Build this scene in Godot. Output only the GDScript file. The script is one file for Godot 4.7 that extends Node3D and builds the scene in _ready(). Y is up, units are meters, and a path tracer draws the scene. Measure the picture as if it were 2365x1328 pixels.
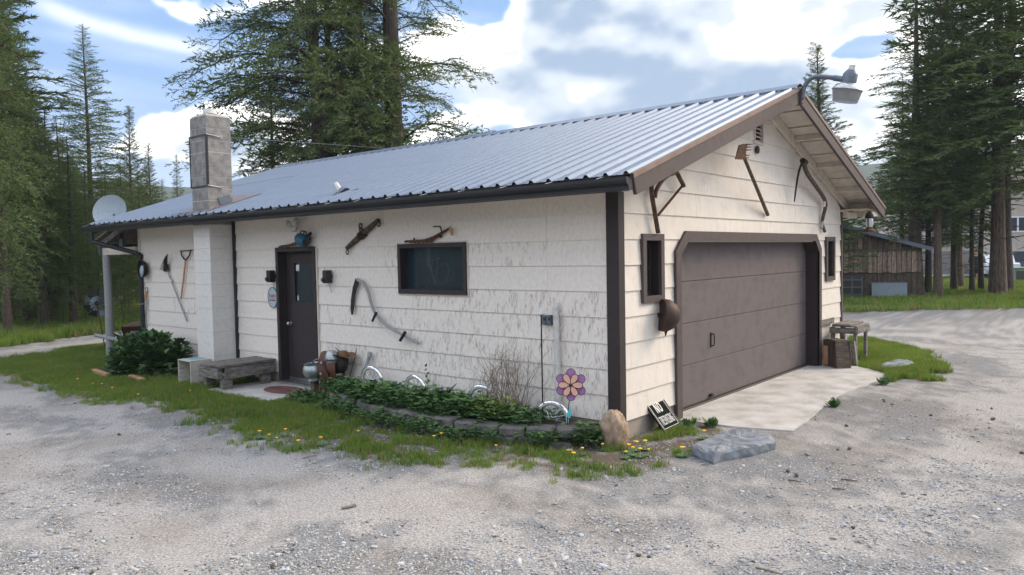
extends Node3D
# A weathered garage on a gravel yard among conifers.

const FOCAL := 1742.897
const CAM := Vector3(-6.84225, 2.025316, 4.268194)
const CAM_EULER := Vector3(-0.0447375, -0.8733217, -0.0182739)

var cam_basis := Basis.from_euler(CAM_EULER, EULER_ORDER_YXZ)
var rng := RandomNumberGenerator.new()
var M := {}
var off := {}
var taken := {}

# ---------------------------------------------------------------- helpers
func ray(u, v):
	return cam_basis * Vector3((u - 1182.5) / FOCAL, -(v - 664.0) / FOCAL, -1.0)

func S(u, v, x = 0.0):            # photo point on a plane parallel to the long wall
	var d = ray(u, v); return CAM + d * ((x - CAM.x) / d.x)

func G(u, v, z = 0.0):            # photo point on a plane parallel to the gable wall
	var d = ray(u, v); return CAM + d * ((z - CAM.z) / d.z)

func F(u, v, y = 0.0):            # photo point on the ground or a level plane
	var d = ray(u, v); return CAM + d * ((y - CAM.y) / d.y)

func D(u, v, dist):               # photo point at a horizontal distance from the viewpoint
	var d = ray(u, v); return CAM + d * (dist / Vector2(d.x, d.z).length())

func rr(a, b):
	return rng.randf_range(a, b)

func mb() -> SurfaceTool:
	var st := SurfaceTool.new(); st.begin(Mesh.PRIMITIVE_TRIANGLES); return st

func numbered(called):
	if not taken.has(called):
		taken[called] = 0; return called
	taken[called] += 1
	return "%s_%03d" % [called, taken[called]]

func build(st, called, mat, parent = null):
	st.generate_normals()
	var m = st.commit()
	m.surface_set_material(0, mat)
	return put(m, called, parent)

func put(m, called, parent = null, pos = null):
	var o = MeshInstance3D.new()
	o.mesh = m
	if parent == null:
		o.name = numbered(called); add_child(o)
		off[o] = Vector3.ZERO
	else:
		o.name = called; parent.add_child(o, true)
		o.position = -off.get(parent, Vector3.ZERO)
		off[o] = Vector3.ZERO
	if pos != null:
		o.position += pos
		off[o] = pos
	return o

func tag(o, label, category, group = "", kind = ""):
	if label: o.set_meta("label", label)
	if category: o.set_meta("category", category)
	if group: o.set_meta("group", group)
	if kind: o.set_meta("kind", kind)
	return o

func thing(called, label, category, at = Vector3.ZERO, group = ""):
	var o = Node3D.new(); o.name = numbered(called); add_child(o)
	o.position = at; off[o] = at
	return tag(o, label, category, group)

func copy(o, at, turn = 0.0, scl = 1.0, label = ""):
	var base = String(o.name)
	var c = o.duplicate(); c.name = numbered(base); add_child(c)
	c.position = at; c.rotation = Vector3(0, turn, 0); c.scale = Vector3.ONE * scl
	if label: c.set_meta("label", label)
	return c

func face(st, pts, out, uvs = null):
	var n = (pts[2] - pts[0]).cross(pts[1] - pts[0])
	var k = pts.size()
	var rev = n.dot(out) < 0.0
	for i in range(1, k - 1):
		var ids = [0, i + 1, i] if rev else [0, i, i + 1]
		for j in ids:
			st.set_uv(uvs[j] if uvs != null else Vector2(pts[j].x + pts[j].z, pts[j].y))
			st.add_vertex(pts[j])

func flat(st): st.set_smooth_group(-1)

func box(st, c, s, b = Basis.IDENTITY, uo = Vector2.ZERO):
	st.set_smooth_group(-1)
	var h = s * 0.5
	for ax in 3:
		var a1 = (ax + 1) % 3
		var a2 = (ax + 2) % 3
		for sg in [-1.0, 1.0]:
			var pts = []
			var uvs = []
			for q in [[-1, -1], [1, -1], [1, 1], [-1, 1]]:
				var p = Vector3.ZERO
				p[ax] = sg * h[ax]; p[a1] = q[0] * h[a1]; p[a2] = q[1] * h[a2]
				var w = p
				match ax:
					0: uvs.append(Vector2(w.z, -w.y) + uo)
					1: uvs.append(Vector2(w.x, w.z) + uo)
					2: uvs.append(Vector2(w.x, -w.y) + uo)
				pts.append(c + b * p)
			var o = Vector3.ZERO; o[ax] = sg
			face(st, pts, b * o, uvs)

func cbox(st, c, s, bev = 0.01, b = Basis.IDENTITY, uo = Vector2.ZERO):   # box with chamfered edges
	st.set_smooth_group(-1)
	var h = s * 0.5
	var g = h - Vector3.ONE * bev
	for ax in 3:
		var a1 = (ax + 1) % 3
		var a2 = (ax + 2) % 3
		for sg in [-1.0, 1.0]:
			var pts = []
			var uvs = []
			for q in [[-1, -1], [1, -1], [1, 1], [-1, 1]]:
				var p = Vector3.ZERO
				p[ax] = sg * h[ax]; p[a1] = q[0] * g[a1]; p[a2] = q[1] * g[a2]
				match ax:
					0: uvs.append(Vector2(p.z, -p.y) + uo)
					1: uvs.append(Vector2(p.x, p.z) + uo)
					2: uvs.append(Vector2(p.x, -p.y) + uo)
				pts.append(c + b * p)
			var o = Vector3.ZERO; o[ax] = sg
			face(st, pts, b * o, uvs)
		for s1 in [-1.0, 1.0]:
			for s2 in [-1.0, 1.0]:
				var e = []
				for q in [[0, -1], [0, 1], [1, 1], [1, -1]]:
					var p = Vector3.ZERO
					p[ax] = q[1] * g[ax]
					if q[0] == 0:
						p[a1] = s1 * h[a1]; p[a2] = s2 * g[a2]
					else:
						p[a1] = s1 * g[a1]; p[a2] = s2 * h[a2]
					e.append(c + b * p)
				var o = Vector3.ZERO; o[a1] = s1; o[a2] = s2
				face(st, e, b * o, [uo, uo, uo, uo])
	for sx in [-1.0, 1.0]:
		for sy in [-1.0, 1.0]:
			for sz in [-1.0, 1.0]:
				var p1 = c + b * Vector3(sx * h.x, sy * g.y, sz * g.z)
				var p2 = c + b * Vector3(sx * g.x, sy * h.y, sz * g.z)
				var p3 = c + b * Vector3(sx * g.x, sy * g.y, sz * h.z)
				face(st, [p1, p2, p3], b * Vector3(sx, sy, sz), [uo, uo, uo])

func bar(st, a, c, w, d, bev = 0.0, upv = Vector3.UP):      # beam of w (across) by d (along upv) from a to c
	var z = (c - a).normalized()
	var x = upv.cross(z)
	if x.length() < 0.01: x = Vector3.RIGHT.cross(z)
	x = x.normalized()
	var y = z.cross(x)
	var b = Basis(x, y, z)
	var uo = Vector2(rr(0, 5), rr(0, 5))
	if bev > 0.0: cbox(st, (a + c) * 0.5, Vector3(w, d, (c - a).length()), bev, b, uo)
	else: box(st, (a + c) * 0.5, Vector3(w, d, (c - a).length()), b, uo)

func tube(st, pts, rad, n = 8, cap = true, flatten = 1.0):
	st.set_smooth_group(0)
	var k = pts.size()
	var rings = []
	var t0 = (pts[1] - pts[0]).normalized()
	var nx = t0.cross(Vector3.UP)
	if nx.length() < 0.1: nx = t0.cross(Vector3.RIGHT)
	nx = nx.normalized()
	var along = 0.0
	var vs = []
	for i in k:
		var t = (pts[min(i + 1, k - 1)] - pts[max(i - 1, 0)]).normalized()
		nx = (nx - t * nx.dot(t)).normalized()
		var ny = t.cross(nx)
		var r = rad[i] if rad is Array else rad
		var ring = []
		for j in n:
			var a = TAU * j / n
			ring.append(pts[i] + (nx * cos(a) + ny * sin(a) * flatten) * r)
		rings.append(ring)
		if i > 0: along += (pts[i] - pts[i - 1]).length()
		vs.append(along)
	for i in k - 1:
		for j in n:
			var j2 = (j + 1) % n
			var q = [rings[i][j], rings[i][j2], rings[i + 1][j2], rings[i + 1][j]]
			var mid = (q[0] + q[1] + q[2] + q[3]) * 0.25
			var cen = (pts[i] + pts[i + 1]) * 0.5
			var r0 = float(j) / n
			var r1 = float(j + 1) / n
			face(st, q, mid - cen, [Vector2(r0, vs[i]), Vector2(r1, vs[i]), Vector2(r1, vs[i + 1]), Vector2(r0, vs[i + 1])])
	if cap:
		st.set_smooth_group(-1)
		var uz = []
		for j in n: uz.append(Vector2(cos(TAU * j / n), sin(TAU * j / n)) * 0.1)
		face(st, rings[0], pts[0] - pts[1], uz)
		face(st, rings[k - 1], pts[k - 1] - pts[k - 2], uz)

func lathe(st, prof, xf = Transform3D(), n = 20):            # profile of (radius, height) about local Y
	var k = prof.size()
	var grp = 0
	for i in k - 1:
		if i > 0:
			var d0 = (prof[i] - prof[i - 1]).normalized()
			var d1 = (prof[i + 1] - prof[i]).normalized()
			if d0.dot(d1) < 0.75: grp += 1
		st.set_smooth_group(grp)
		for j in n:
			var a0 = TAU * j / n
			var a1 = TAU * (j + 1) / n
			var c0 = Vector3(cos(a0), 0, sin(a0))
			var c1 = Vector3(cos(a1), 0, sin(a1))
			var p = [c0 * prof[i].x + Vector3.UP * prof[i].y, c1 * prof[i].x + Vector3.UP * prof[i].y, c1 * prof[i + 1].x + Vector3.UP * prof[i + 1].y, c0 * prof[i + 1].x + Vector3.UP * prof[i + 1].y]
			var dd = prof[i + 1] - prof[i]
			var o = (c0 + c1).normalized() * dd.y - Vector3.UP * dd.x
			var uu = [Vector2(float(j) / n, prof[i].y), Vector2(float(j + 1) / n, prof[i].y), Vector2(float(j + 1) / n, prof[i + 1].y), Vector2(float(j) / n, prof[i + 1].y)]
			var w = []
			for q in p: w.append(xf * q)
			if prof[i].x < 1e-5: face(st, [w[0], w[2], w[3]], xf.basis * o, [uu[0], uu[2], uu[3]])
			elif prof[i + 1].x < 1e-5: face(st, [w[0], w[1], w[2]], xf.basis * o, [uu[0], uu[1], uu[2]])
			else: face(st, w, xf.basis * o, uu)

func extrude(st, poly, xf, depth):      # 2D outline in local XY, solid from z 0 to depth
	st.set_smooth_group(-1)
	var pv = PackedVector2Array(poly)
	var tri = Geometry2D.triangulate_polygon(pv)
	for i in range(0, tri.size(), 3):
		for s in [0, 1]:
			var pts = []
			var uvs = []
			for j in 3:
				var q = pv[tri[i + j]]
				pts.append(xf * Vector3(q.x, q.y, depth * s)); uvs.append(Vector2(q.x, -q.y))
			face(st, pts, xf.basis * Vector3(0, 0, (1.0 if s == 1 else -1.0) * signf(depth)), uvs)
	var area = 0.0
	for i in pv.size():
		var a = pv[i]
		var c = pv[(i + 1) % pv.size()]
		area += a.x * c.y - c.x * a.y
	for i in pv.size():
		var a = pv[i]
		var c = pv[(i + 1) % pv.size()]
		var e = (c - a)
		var o = Vector3(e.y, -e.x, 0) * signf(area)
		face(st, [xf * Vector3(a.x, a.y, 0), xf * Vector3(c.x, c.y, 0), xf * Vector3(c.x, c.y, depth), xf * Vector3(a.x, a.y, depth)], xf.basis * o, [Vector2(0, 0), Vector2(e.length(), 0), Vector2(e.length(), depth), Vector2(0, depth)])

func ring(st, c, nrm, r, t, n = 16, m = 6):          # torus
	var pts = []
	var b = basis_z(nrm)
	for i in n + 1:
		var a = TAU * i / n
		pts.append(c + b * Vector3(cos(a) * r, sin(a) * r, 0))
	tube(st, pts, t, m, false)

func basis_z(z):
	z = z.normalized()
	var x = Vector3.UP.cross(z)
	if x.length() < 0.01: x = Vector3.RIGHT
	x = x.normalized()
	return Basis(x, z.cross(x), z)

func arc(pts, n = 6):                 # smooth curve through points
	var out = []
	var k = pts.size()
	for i in k - 1:
		var p0 = pts[max(i - 1, 0)]
		var p1 = pts[i]
		var p2 = pts[i + 1]
		var p3 = pts[min(i + 2, k - 1)]
		for j in n:
			out.append(p1.cubic_interpolate(p2, p0, p3, float(j) / n))
	out.append(pts[k - 1])
	return out

func word(text, size, mat, called, parent, xf, bold = 400, depth = 0.004, font_name = "Droid Sans"):
	var t = TextMesh.new()
	var f = SystemFont.new()
	f.font_names = PackedStringArray([font_name]); f.font_weight = bold
	t.font = f; t.text = text; t.font_size = 48; t.pixel_size = size / 48.0; t.depth = depth; t.curve_step = 2.0
	t.material = mat
	var o = put(t, called, parent)
	o.transform = Transform3D(xf.basis, xf.origin + o.position)
	return o

func rock(st, c, r, squash, seed_, rough = 0.25, n = 14, b = Basis.IDENTITY):
	var nz = FastNoiseLite.new(); nz.seed = seed_; nz.frequency = 0.9; nz.fractal_octaves = 3
	st.set_smooth_group(0)
	var rows = []
	for i in n + 1:
		var th = PI * i / n
		var row = []
		for j in n * 2:
			var ph = TAU * j / (n * 2)
			var d = Vector3(sin(th) * cos(ph), cos(th), sin(th) * sin(ph))
			var e = 0.75
			var q = Vector3(signf(d.x) * pow(absf(d.x), e), signf(d.y) * pow(absf(d.y), e), signf(d.z) * pow(absf(d.z), e))
			var k = 1.0 + rough * nz.get_noise_3dv(d * 1.6) + rough * 0.4 * nz.get_noise_3dv(d * 5.0 + Vector3(9, 9, 9))
			row.append(c + b * (q * squash * r * k))
		rows.append(row)
	for i in n:
		for j in n * 2:
			var j2 = (j + 1) % (n * 2)
			var q = [rows[i][j], rows[i][j2], rows[i + 1][j2], rows[i + 1][j]]
			var o = (q[0] + q[1] + q[2] + q[3]) * 0.25 - c
			var uv = [Vector2(j, i) * 0.1, Vector2(j + 1, i) * 0.1, Vector2(j + 1, i + 1) * 0.1, Vector2(j, i + 1) * 0.1]
			if i == 0: face(st, [q[0], q[2], q[3]], o, [uv[0], uv[2], uv[3]])
			elif i == n - 1: face(st, [q[0], q[1], q[2]], o, [uv[0], uv[1], uv[2]])
			else: face(st, q, o, uv)

# ---------------------------------------------------------------- textures and materials
func noise(seed_, freq, type = FastNoiseLite.TYPE_SIMPLEX_SMOOTH, oct = 4):
	var n = FastNoiseLite.new(); n.seed = seed_; n.frequency = freq; n.noise_type = type; n.fractal_octaves = oct
	if oct <= 1: n.fractal_type = FastNoiseLite.FRACTAL_NONE
	return n

func bytes_of(n, w, h):
	var im = n.get_seamless_image(w, h, false, false, 0.12, true)
	im.convert(Image.FORMAT_L8)
	return im.get_data()

func stretched(n, w, h, sx, sy):       # noise drawn out along one axis
	var im = n.get_seamless_image(w / sx, h / sy, false, false, 0.15, true)
	im.convert(Image.FORMAT_L8)
	im.resize(w, h, Image.INTERPOLATE_CUBIC)
	return im.get_data()

func lut(stops):                        # [[t, linear colour], ...] -> 256 sRGB colours
	var g = Gradient.new()
	var o = PackedFloat32Array()
	var c = PackedColorArray()
	for s in stops:
		o.append(s[0]); c.append(s[1])
	g.offsets = o; g.colors = c
	var out = []
	for i in 256:
		var q = g.sample(i / 255.0).linear_to_srgb()
		out.append([int(clampf(q.r, 0, 1) * 255), int(clampf(q.g, 0, 1) * 255), int(clampf(q.b, 0, 1) * 255)])
	return out

func tex_rgb(data, w, h):
	var im = Image.create_from_data(w, h, false, Image.FORMAT_RGB8, data)
	im.generate_mipmaps()
	return ImageTexture.create_from_image(im)

func mapped(b, w, h, stops):
	var l = lut(stops)
	var d = PackedByteArray(); d.resize(w * h * 3)
	for i in w * h:
		var q = l[b[i]]
		d[i * 3] = q[0]; d[i * 3 + 1] = q[1]; d[i * 3 + 2] = q[2]
	return tex_rgb(d, w, h)

func grey_tex(b, w, h):
	var im = Image.create_from_data(w, h, false, Image.FORMAT_L8, b)
	return ImageTexture.create_from_image(im)

func mat(called, col, rough = 0.8, metal = 0.0, t = null, scl = 1.0, tri = true):
	var m = StandardMaterial3D.new()
	m.albedo_color = Color(col.r, col.g, col.b).linear_to_srgb()
	m.roughness = rough; m.metallic = metal
	if t != null:
		m.albedo_texture = t
		if tri:
			m.uv1_triplanar = true; m.uv1_world_triplanar = true
			m.uv1_scale = Vector3.ONE * scl
		else:
			m.uv1_scale = Vector3(scl, scl, scl) if not (scl is Vector3) else scl
	M[called] = m
	return m

func L(r, g, b): return Color(r, g, b)

func make_materials():
	# mottled neutral patina multiplied over plain colours
	var w = 512
	var b1 = bytes_of(noise(11, 0.012, FastNoiseLite.TYPE_SIMPLEX_SMOOTH, 5), w, w)
	var b2 = bytes_of(noise(12, 0.09, FastNoiseLite.TYPE_SIMPLEX_SMOOTH, 3), w, w)
	var mix = PackedByteArray(); mix.resize(w * w)
	for i in w * w: mix[i] = (b1[i] * 3 + b2[i]) >> 2
	var patina = mapped(mix, w, w, [[0.0, L(0.6, 0.58, 0.55)], [0.45, L(0.88, 0.87, 0.86)], [1.0, L(1, 1, 1)]])
	var clean = mapped(mix, w, w, [[0.0, L(0.82, 0.81, 0.80)], [0.45, L(0.95, 0.95, 0.945)], [1.0, L(1, 1, 1)]])
	# rust
	var rust_t = mapped(mix, w, w, [[0.0, L(0.03, 0.016, 0.01)], [0.5, L(0.085, 0.038, 0.02)], [0.75, L(0.15, 0.065, 0.03)], [1.0, L(0.10, 0.07, 0.055)]])
	# wood grain (runs along U)
	var g1 = stretched(noise(21, 0.03, FastNoiseLite.TYPE_SIMPLEX_SMOOTH, 4), 512, 512, 16, 1)
	var g2 = stretched(noise(22, 0.11, FastNoiseLite.TYPE_SIMPLEX_SMOOTH, 3), 512, 512, 8, 1)
	var gr = PackedByteArray(); gr.resize(512 * 512)
	for i in 512 * 512: gr[i] = (g1[i] + g2[i] + b1[i]) / 3
	var grey_wood = mapped(gr, 512, 512, [[0.2, L(0.04, 0.033, 0.03)], [0.45, L(0.135, 0.118, 0.105)], [0.6, L(0.205, 0.185, 0.165)], [0.85, L(0.31, 0.285, 0.26)]])
	var dark_wood = mapped(gr, 512, 512, [[0.2, L(0.03, 0.02, 0.014)], [0.5, L(0.10, 0.065, 0.042)], [0.8, L(0.19, 0.135, 0.095)]])
	# turned so that the grain runs along V
	var gv = PackedByteArray(); gv.resize(512 * 512)
	for y in 512:
		for x in 512: gv[y * 512 + x] = gr[x * 512 + y]
	var plank_v = mapped(gv, 512, 512, [[0.15, L(0.09, 0.064, 0.05)], [0.48, L(0.23, 0.17, 0.13)], [0.62, L(0.32, 0.25, 0.20)], [0.85, L(0.42, 0.36, 0.30)]])
	var bark_t = mapped(gv, 512, 512, [[0.25, L(0.022, 0.018, 0.016)], [0.5, L(0.075, 0.06, 0.05)], [0.75, L(0.15, 0.12, 0.105)]])
	# painted siding: fine vertical grain, faint runs of dirt
	var sd = PackedByteArray(); sd.resize(512 * 512)
	for i in 512 * 512: sd[i] = (gv[i] * 2 + b1[i] + b2[i]) >> 2
	var siding_t = mapped(sd, 512, 512, [[0.18, L(0.52, 0.46, 0.40)], [0.36, L(0.72, 0.67, 0.61)], [0.6, L(0.78, 0.73, 0.68)], [1.0, L(0.82, 0.78, 0.73)]])
	# peeling paint: vertical splits that show brown hardboard, in patches
	var peel = []
	var fine = stretched(noise(31, 0.22, FastNoiseLite.TYPE_SIMPLEX_SMOOTH, 2), 1024, 512, 1, 16)
	var wide = stretched(noise(32, 0.011, FastNoiseLite.TYPE_SIMPLEX_SMOOTH, 3), 1024, 512, 1, 2)
	var soft = bytes_of(noise(33, 0.02, FastNoiseLite.TYPE_SIMPLEX_SMOOTH, 4), 1024, 512)
	for lv in [400, 214, 192]:
		var d = PackedByteArray(); d.resize(1024 * 512 * 3)
		var pl = lut([[0.0, L(0.70, 0.635, 0.575)], [0.5, L(0.77, 0.71, 0.65)], [1.0, L(0.82, 0.77, 0.715)]])
		for i in 1024 * 512:
			var th = maxi(150, lv + int((128.0 - wide[i]) * 1.0))
			var c = pl[soft[i]]
			var f = fine[i]
			if f > th:
				var k = 0.9 * mini(f - th, 24) / 24.0
				d[i * 3] = int(lerpf(c[0], 118, k)); d[i * 3 + 1] = int(lerpf(c[1], 102, k)); d[i * 3 + 2] = int(lerpf(c[2], 94, k))
			else:
				d[i * 3] = c[0]; d[i * 3 + 1] = c[1]; d[i * 3 + 2] = c[2]
		peel.append(tex_rgb(d, 1024, 512))
	for i in 3:
		mat("peel%d" % i, L(1, 1, 1), 0.85, 0, peel[i], Vector3(0.9, 1.1, 1), false)
	mat("cream", L(0.93, 0.91, 0.885), 0.8, 0, siding_t, Vector3(0.7, 0.7, 1), false)
	mat("beige", L(0.70, 0.64, 0.565), 0.8, 0, patina, 0.8)
	mat("block_paint", L(0.70, 0.675, 0.645), 0.85, 0, clean, 1.3)
	mat("wall_core", L(0.30, 0.26, 0.22), 0.9)
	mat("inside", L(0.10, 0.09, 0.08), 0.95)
	mat("brown", L(0.082, 0.060, 0.059), 0.7, 0, patina, 0.9)
	mat("brown_dark", L(0.030, 0.020, 0.021), 0.65, 0, patina, 0.9)
	var door_b = stretched(noise(41, 0.03, FastNoiseLite.TYPE_SIMPLEX_SMOOTH, 4), 512, 512, 8, 1)
	for i in 512 * 512: door_b[i] = (door_b[i] + b1[i] * 2 + b2[i]) >> 2
	mat("door_panel", L(0.130, 0.108, 0.110), 0.75, 0, mapped(door_b, 512, 512, [[0.2, L(0.72, 0.70, 0.68)], [0.5, L(0.92, 0.91, 0.9)], [1.0, L(1, 1, 1)]]), 0.5)
	mat("gutter", L(0.016, 0.017, 0.022), 0.42)
	mat("strap", L(0.8, 0.8, 0.8), 0.4, 0.3)
	var roof_t = mapped(mix, w, w, [[0.0, L(0.74, 0.76, 0.80)], [0.5, L(0.86, 0.88, 0.91)], [1.0, L(0.96, 0.97, 0.98)]])
	mat("roof", L(0.20, 0.245, 0.32), 0.45, 0.6, roof_t, 0.35)
	mat("roof_under", L(0.52, 0.47, 0.41), 0.8, 0, patina, 0.6)
	mat("rake_flash", L(0.24, 0.165, 0.14), 0.55, 0.3, patina, 0.6)
	mat("screw", L(0.03, 0.03, 0.035), 0.6, 0.4)
	var blk = mapped(mix, w, w, [[0.1, L(0.15, 0.145, 0.14)], [0.5, L(0.235, 0.228, 0.22)], [0.8, L(0.30, 0.29, 0.28)]])
	mat("block_raw", L(1, 1, 1), 0.92, 0, blk, 0.9)
	M.block_raw.heightmap_enabled = true
	M.block_raw.heightmap_texture = grey_tex(b2, w, w); M.block_raw.heightmap_scale = 0.4
	mat("mortar", L(0.56, 0.54, 0.515), 0.95)
	mat("glass", L(0.05, 0.07, 0.08), 0.03)
	M.glass.transparency = BaseMaterial3D.TRANSPARENCY_ALPHA
	M.glass.albedo_color = Color(0.22, 0.3, 0.34, 0.35); M.glass.metallic_specular = 0.4
	mat("white_paint", L(0.72, 0.72, 0.71), 0.5, 0, patina, 1.5)
	mat("pvc", L(0.66, 0.645, 0.62), 0.45, 0, patina, 1.5)
	mat("steel", L(0.55, 0.56, 0.57), 0.32, 0.95, patina, 2.0)
	mat("galv", L(0.15, 0.18, 0.225), 0.45, 0.5, patina, 3.0)
	mat("chrome", L(0.82, 0.84, 0.87), 0.1, 1.0)
	mat("black", L(0.012, 0.013, 0.015), 0.5)
	mat("rust", L(1, 1, 1), 0.85, 0.15, rust_t, 2.5)
	mat("brown_iron", L(0.055, 0.032, 0.024), 0.6, 0.3, patina, 3.0)
	mat("iron", L(0.035, 0.024, 0.02), 0.7, 0.35, patina, 2.5)
	mat("grey_wood", L(1, 1, 1), 0.9, 0, grey_wood, Vector3(0.9, 2.2, 1), false)
	mat("whitewash", L(1, 1, 1), 0.9, 0, mapped(gr, 512, 512, [[0.2, L(0.12, 0.09, 0.065)], [0.34, L(0.30, 0.26, 0.21)], [0.42, L(0.50, 0.47, 0.42)], [0.9, L(0.58, 0.55, 0.50)]]), Vector3(0.9, 2.2, 1), false)
	mat("dark_wood", L(1, 1, 1), 0.85, 0, dark_wood, Vector3(1.0, 2.5, 1), false)
	mat("handle_wood", L(0.55, 0.30, 0.16), 0.7, 0, patina, 3.0)
	mat("silver_wood", L(0.34, 0.345, 0.36), 0.75, 0, patina, 4.0)
	mat("new_plank", L(0.46, 0.24, 0.14), 0.85, 0, patina, 2.0)
	for i in 4:
		var k = [1.0, 0.68, 1.3, 0.42][i]
		mat("plank%d" % i, L(k, k * 0.98, k * 0.95), 0.9, 0, plank_v, Vector3(1.6, 0.7, 1), false)
	mat("bark", L(1.0, 0.95, 0.92), 0.95, 0, bark_t, Vector3(4, 0.5, 1), false)
	mat("bark_pine", L(1.5, 1.34, 1.22), 0.95, 0, bark_t, Vector3(4, 0.5, 1), false)
	var con = mapped(mix, w, w, [[0.1, L(0.30, 0.285, 0.265)], [0.5, L(0.46, 0.44, 0.42)], [0.85, L(0.56, 0.54, 0.52)]])
	mat("concrete", L(1, 1, 1), 0.9, 0, con, 0.28)
	mat("retain_block", L(0.44, 0.43, 0.42), 0.95, 0, blk, 1.3)
	M.retain_block.albedo_color = Color(0.76, 0.75, 0.74)
	mat("slate", L(0.80, 0.82, 0.86), 0.62, 0, mapped(mix, w, w, [[0.1, L(0.10, 0.11, 0.125)], [0.5, L(0.21, 0.225, 0.25)], [0.85, L(0.34, 0.36, 0.39)]]), 0.8)
	mat("boulder", L(1, 1, 1), 0.9, 0, mapped(mix, w, w, [[0.1, L(0.13, 0.08, 0.05)], [0.45, L(0.30, 0.21, 0.145)], [0.8, L(0.46, 0.36, 0.27)]]), 1.3)
	mat("leather", L(0.11, 0.032, 0.016), 0.5, 0, patina, 3.0)
	mat("leather_dark", L(0.022, 0.012, 0.009), 0.55)
	mat("leather_tan", L(0.17, 0.085, 0.04), 0.6, 0, patina, 3.0)
	mat("pewter", L(0.42, 0.47, 0.48), 0.38, 0.75, patina, 3.0)
	mat("teal", L(0.02, 0.13, 0.21), 0.45, 0.1, patina, 4.0)
	mat("mat_red", L(0.17, 0.075, 0.07), 0.95, 0, patina, 5.0)
	mat("sign_blue", L(0.42, 0.54, 0.62), 0.45, 0, patina, 4.0)
	mat("sign_rim", L(0.16, 0.22, 0.27), 0.5)
	mat("red_print", L(0.42, 0.09, 0.07), 0.6)
	mat("ink", L(0.03, 0.05, 0.09), 0.6)
	mat("sign_black", L(0.014, 0.015, 0.015), 0.95)
	M.sign_black.metallic_specular = 0.15
	mat("letter", L(0.75, 0.75, 0.74), 0.6, 0, patina, 8.0)
	mat("petal_purple", L(0.36, 0.16, 0.38), 0.7)
	mat("petal_pink", L(0.72, 0.40, 0.30), 0.7)
	mat("tarp", L(0.22, 0.28, 0.31), 0.6, 0, patina, 1.2)
	mat("cyan", L(0.06, 0.50, 0.56), 0.5)
	for k in ["petal_purple", "petal_pink", "cyan"]: M[k].backlight_enabled = true; M[k].backlight = Color(0.3, 0.3, 0.3)
	mat("yellow", L(0.80, 0.46, 0.015), 0.7)
	mat("porcelain", L(0.78, 0.78, 0.77), 0.15)
	mat("dish", L(0.40, 0.47, 0.54), 0.55, 0, patina, 2.0)
	mat("stain_blue", L(0.16, 0.33, 0.42), 0.8)
	mat("house_wall", L(0.58, 0.52, 0.46), 0.85, 0, patina, 0.4)
	mat("house_trim", L(0.75, 0.76, 0.80), 0.6)
	mat("house_door", L(0.27, 0.25, 0.24), 0.7, 0, patina, 0.4)
	mat("house_roof", L(0.10, 0.085, 0.075), 0.9, 0, patina, 0.4)
	mat("far_glass", L(0.05, 0.065, 0.085), 0.06)
	mat("box_green", L(0.26, 0.34, 0.28), 0.6)
	mat("car_white", L(0.66, 0.70, 0.74), 0.25)
	mat("tyre", L(0.02, 0.02, 0.022), 0.8)
	mat("skin", L(0.50, 0.27, 0.18), 0.6)
	mat("cloth_dark", L(0.03, 0.028, 0.03), 0.9)
	mat("cloth_shorts", L(0.022, 0.024, 0.03), 0.9)
	mat("hair", L(0.05, 0.03, 0.02), 0.7)
	mat("lens", L(0.5, 0.52, 0.54), 0.25)
	M.lens.transparency = BaseMaterial3D.TRANSPARENCY_ALPHA; M.lens.albedo_color = Color(0.85, 0.86, 0.88, 0.55)
	mat("lens_ribbed", L(0.55, 0.54, 0.52), 0.35)
	M.lens_ribbed.transparency = BaseMaterial3D.TRANSPARENCY_ALPHA; M.lens_ribbed.albedo_color = Color(0.50, 0.50, 0.50, 0.78)
	# foliage: colours come with the vertices
	for k in [["needles", 0.8, L(1, 1, 1)], ["leaves", 0.4, L(1, 1, 1)], ["grass", 0.8, L(1, 1, 1)]]:
		var m = mat(k[0], L(1, 1, 1), 0.7)
		m.vertex_color_use_as_albedo = true
		m.albedo_color = Color(k[2].r, k[2].g, k[2].b)
		m.cull_mode = BaseMaterial3D.CULL_DISABLED
		m.backlight_enabled = true; m.backlight = Color(k[1], k[1], k[1] * 0.6)
	mat("twig", L(0.13, 0.095, 0.07), 0.9)
	mat("dry_twig", L(0.24, 0.19, 0.15), 0.9)
	# gravel: rounded chips of several greys
	var cn = noise(51, 0.085, FastNoiseLite.TYPE_CELLULAR, 1)
	cn.cellular_return_type = FastNoiseLite.RETURN_CELL_VALUE
	var cw = 1024
	var cell = bytes_of(cn, cw, cw)
	cn.cellular_return_type = FastNoiseLite.RETURN_DISTANCE2_SUB
	var edge = bytes_of(cn, cw, cw)
	var sand = bytes_of(noise(52, 0.25, FastNoiseLite.TYPE_SIMPLEX_SMOOTH, 2), cw, cw)
	var cover = bytes_of(noise(53, 0.012, FastNoiseLite.TYPE_SIMPLEX_SMOOTH, 4), cw, cw)
	var stone = lut([[0.0, L(0.34, 0.345, 0.36)], [0.25, L(0.48, 0.48, 0.50)], [0.45, L(0.66, 0.64, 0.63)], [0.6, L(0.52, 0.47, 0.42)], [0.75, L(0.78, 0.77, 0.76)], [0.92, L(0.36, 0.39, 0.44)], [1.0, L(0.84, 0.83, 0.81)]])
	var dust = lut([[0.0, L(0.42, 0.415, 0.41)], [0.5, L(0.66, 0.655, 0.65)], [1.0, L(0.92, 0.91, 0.90)]])
	var mid = bytes_of(noise(54, 0.035, FastNoiseLite.TYPE_SIMPLEX_SMOOTH, 4), cw, cw)
	var gd = PackedByteArray(); gd.resize(cw * cw * 3)
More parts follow.
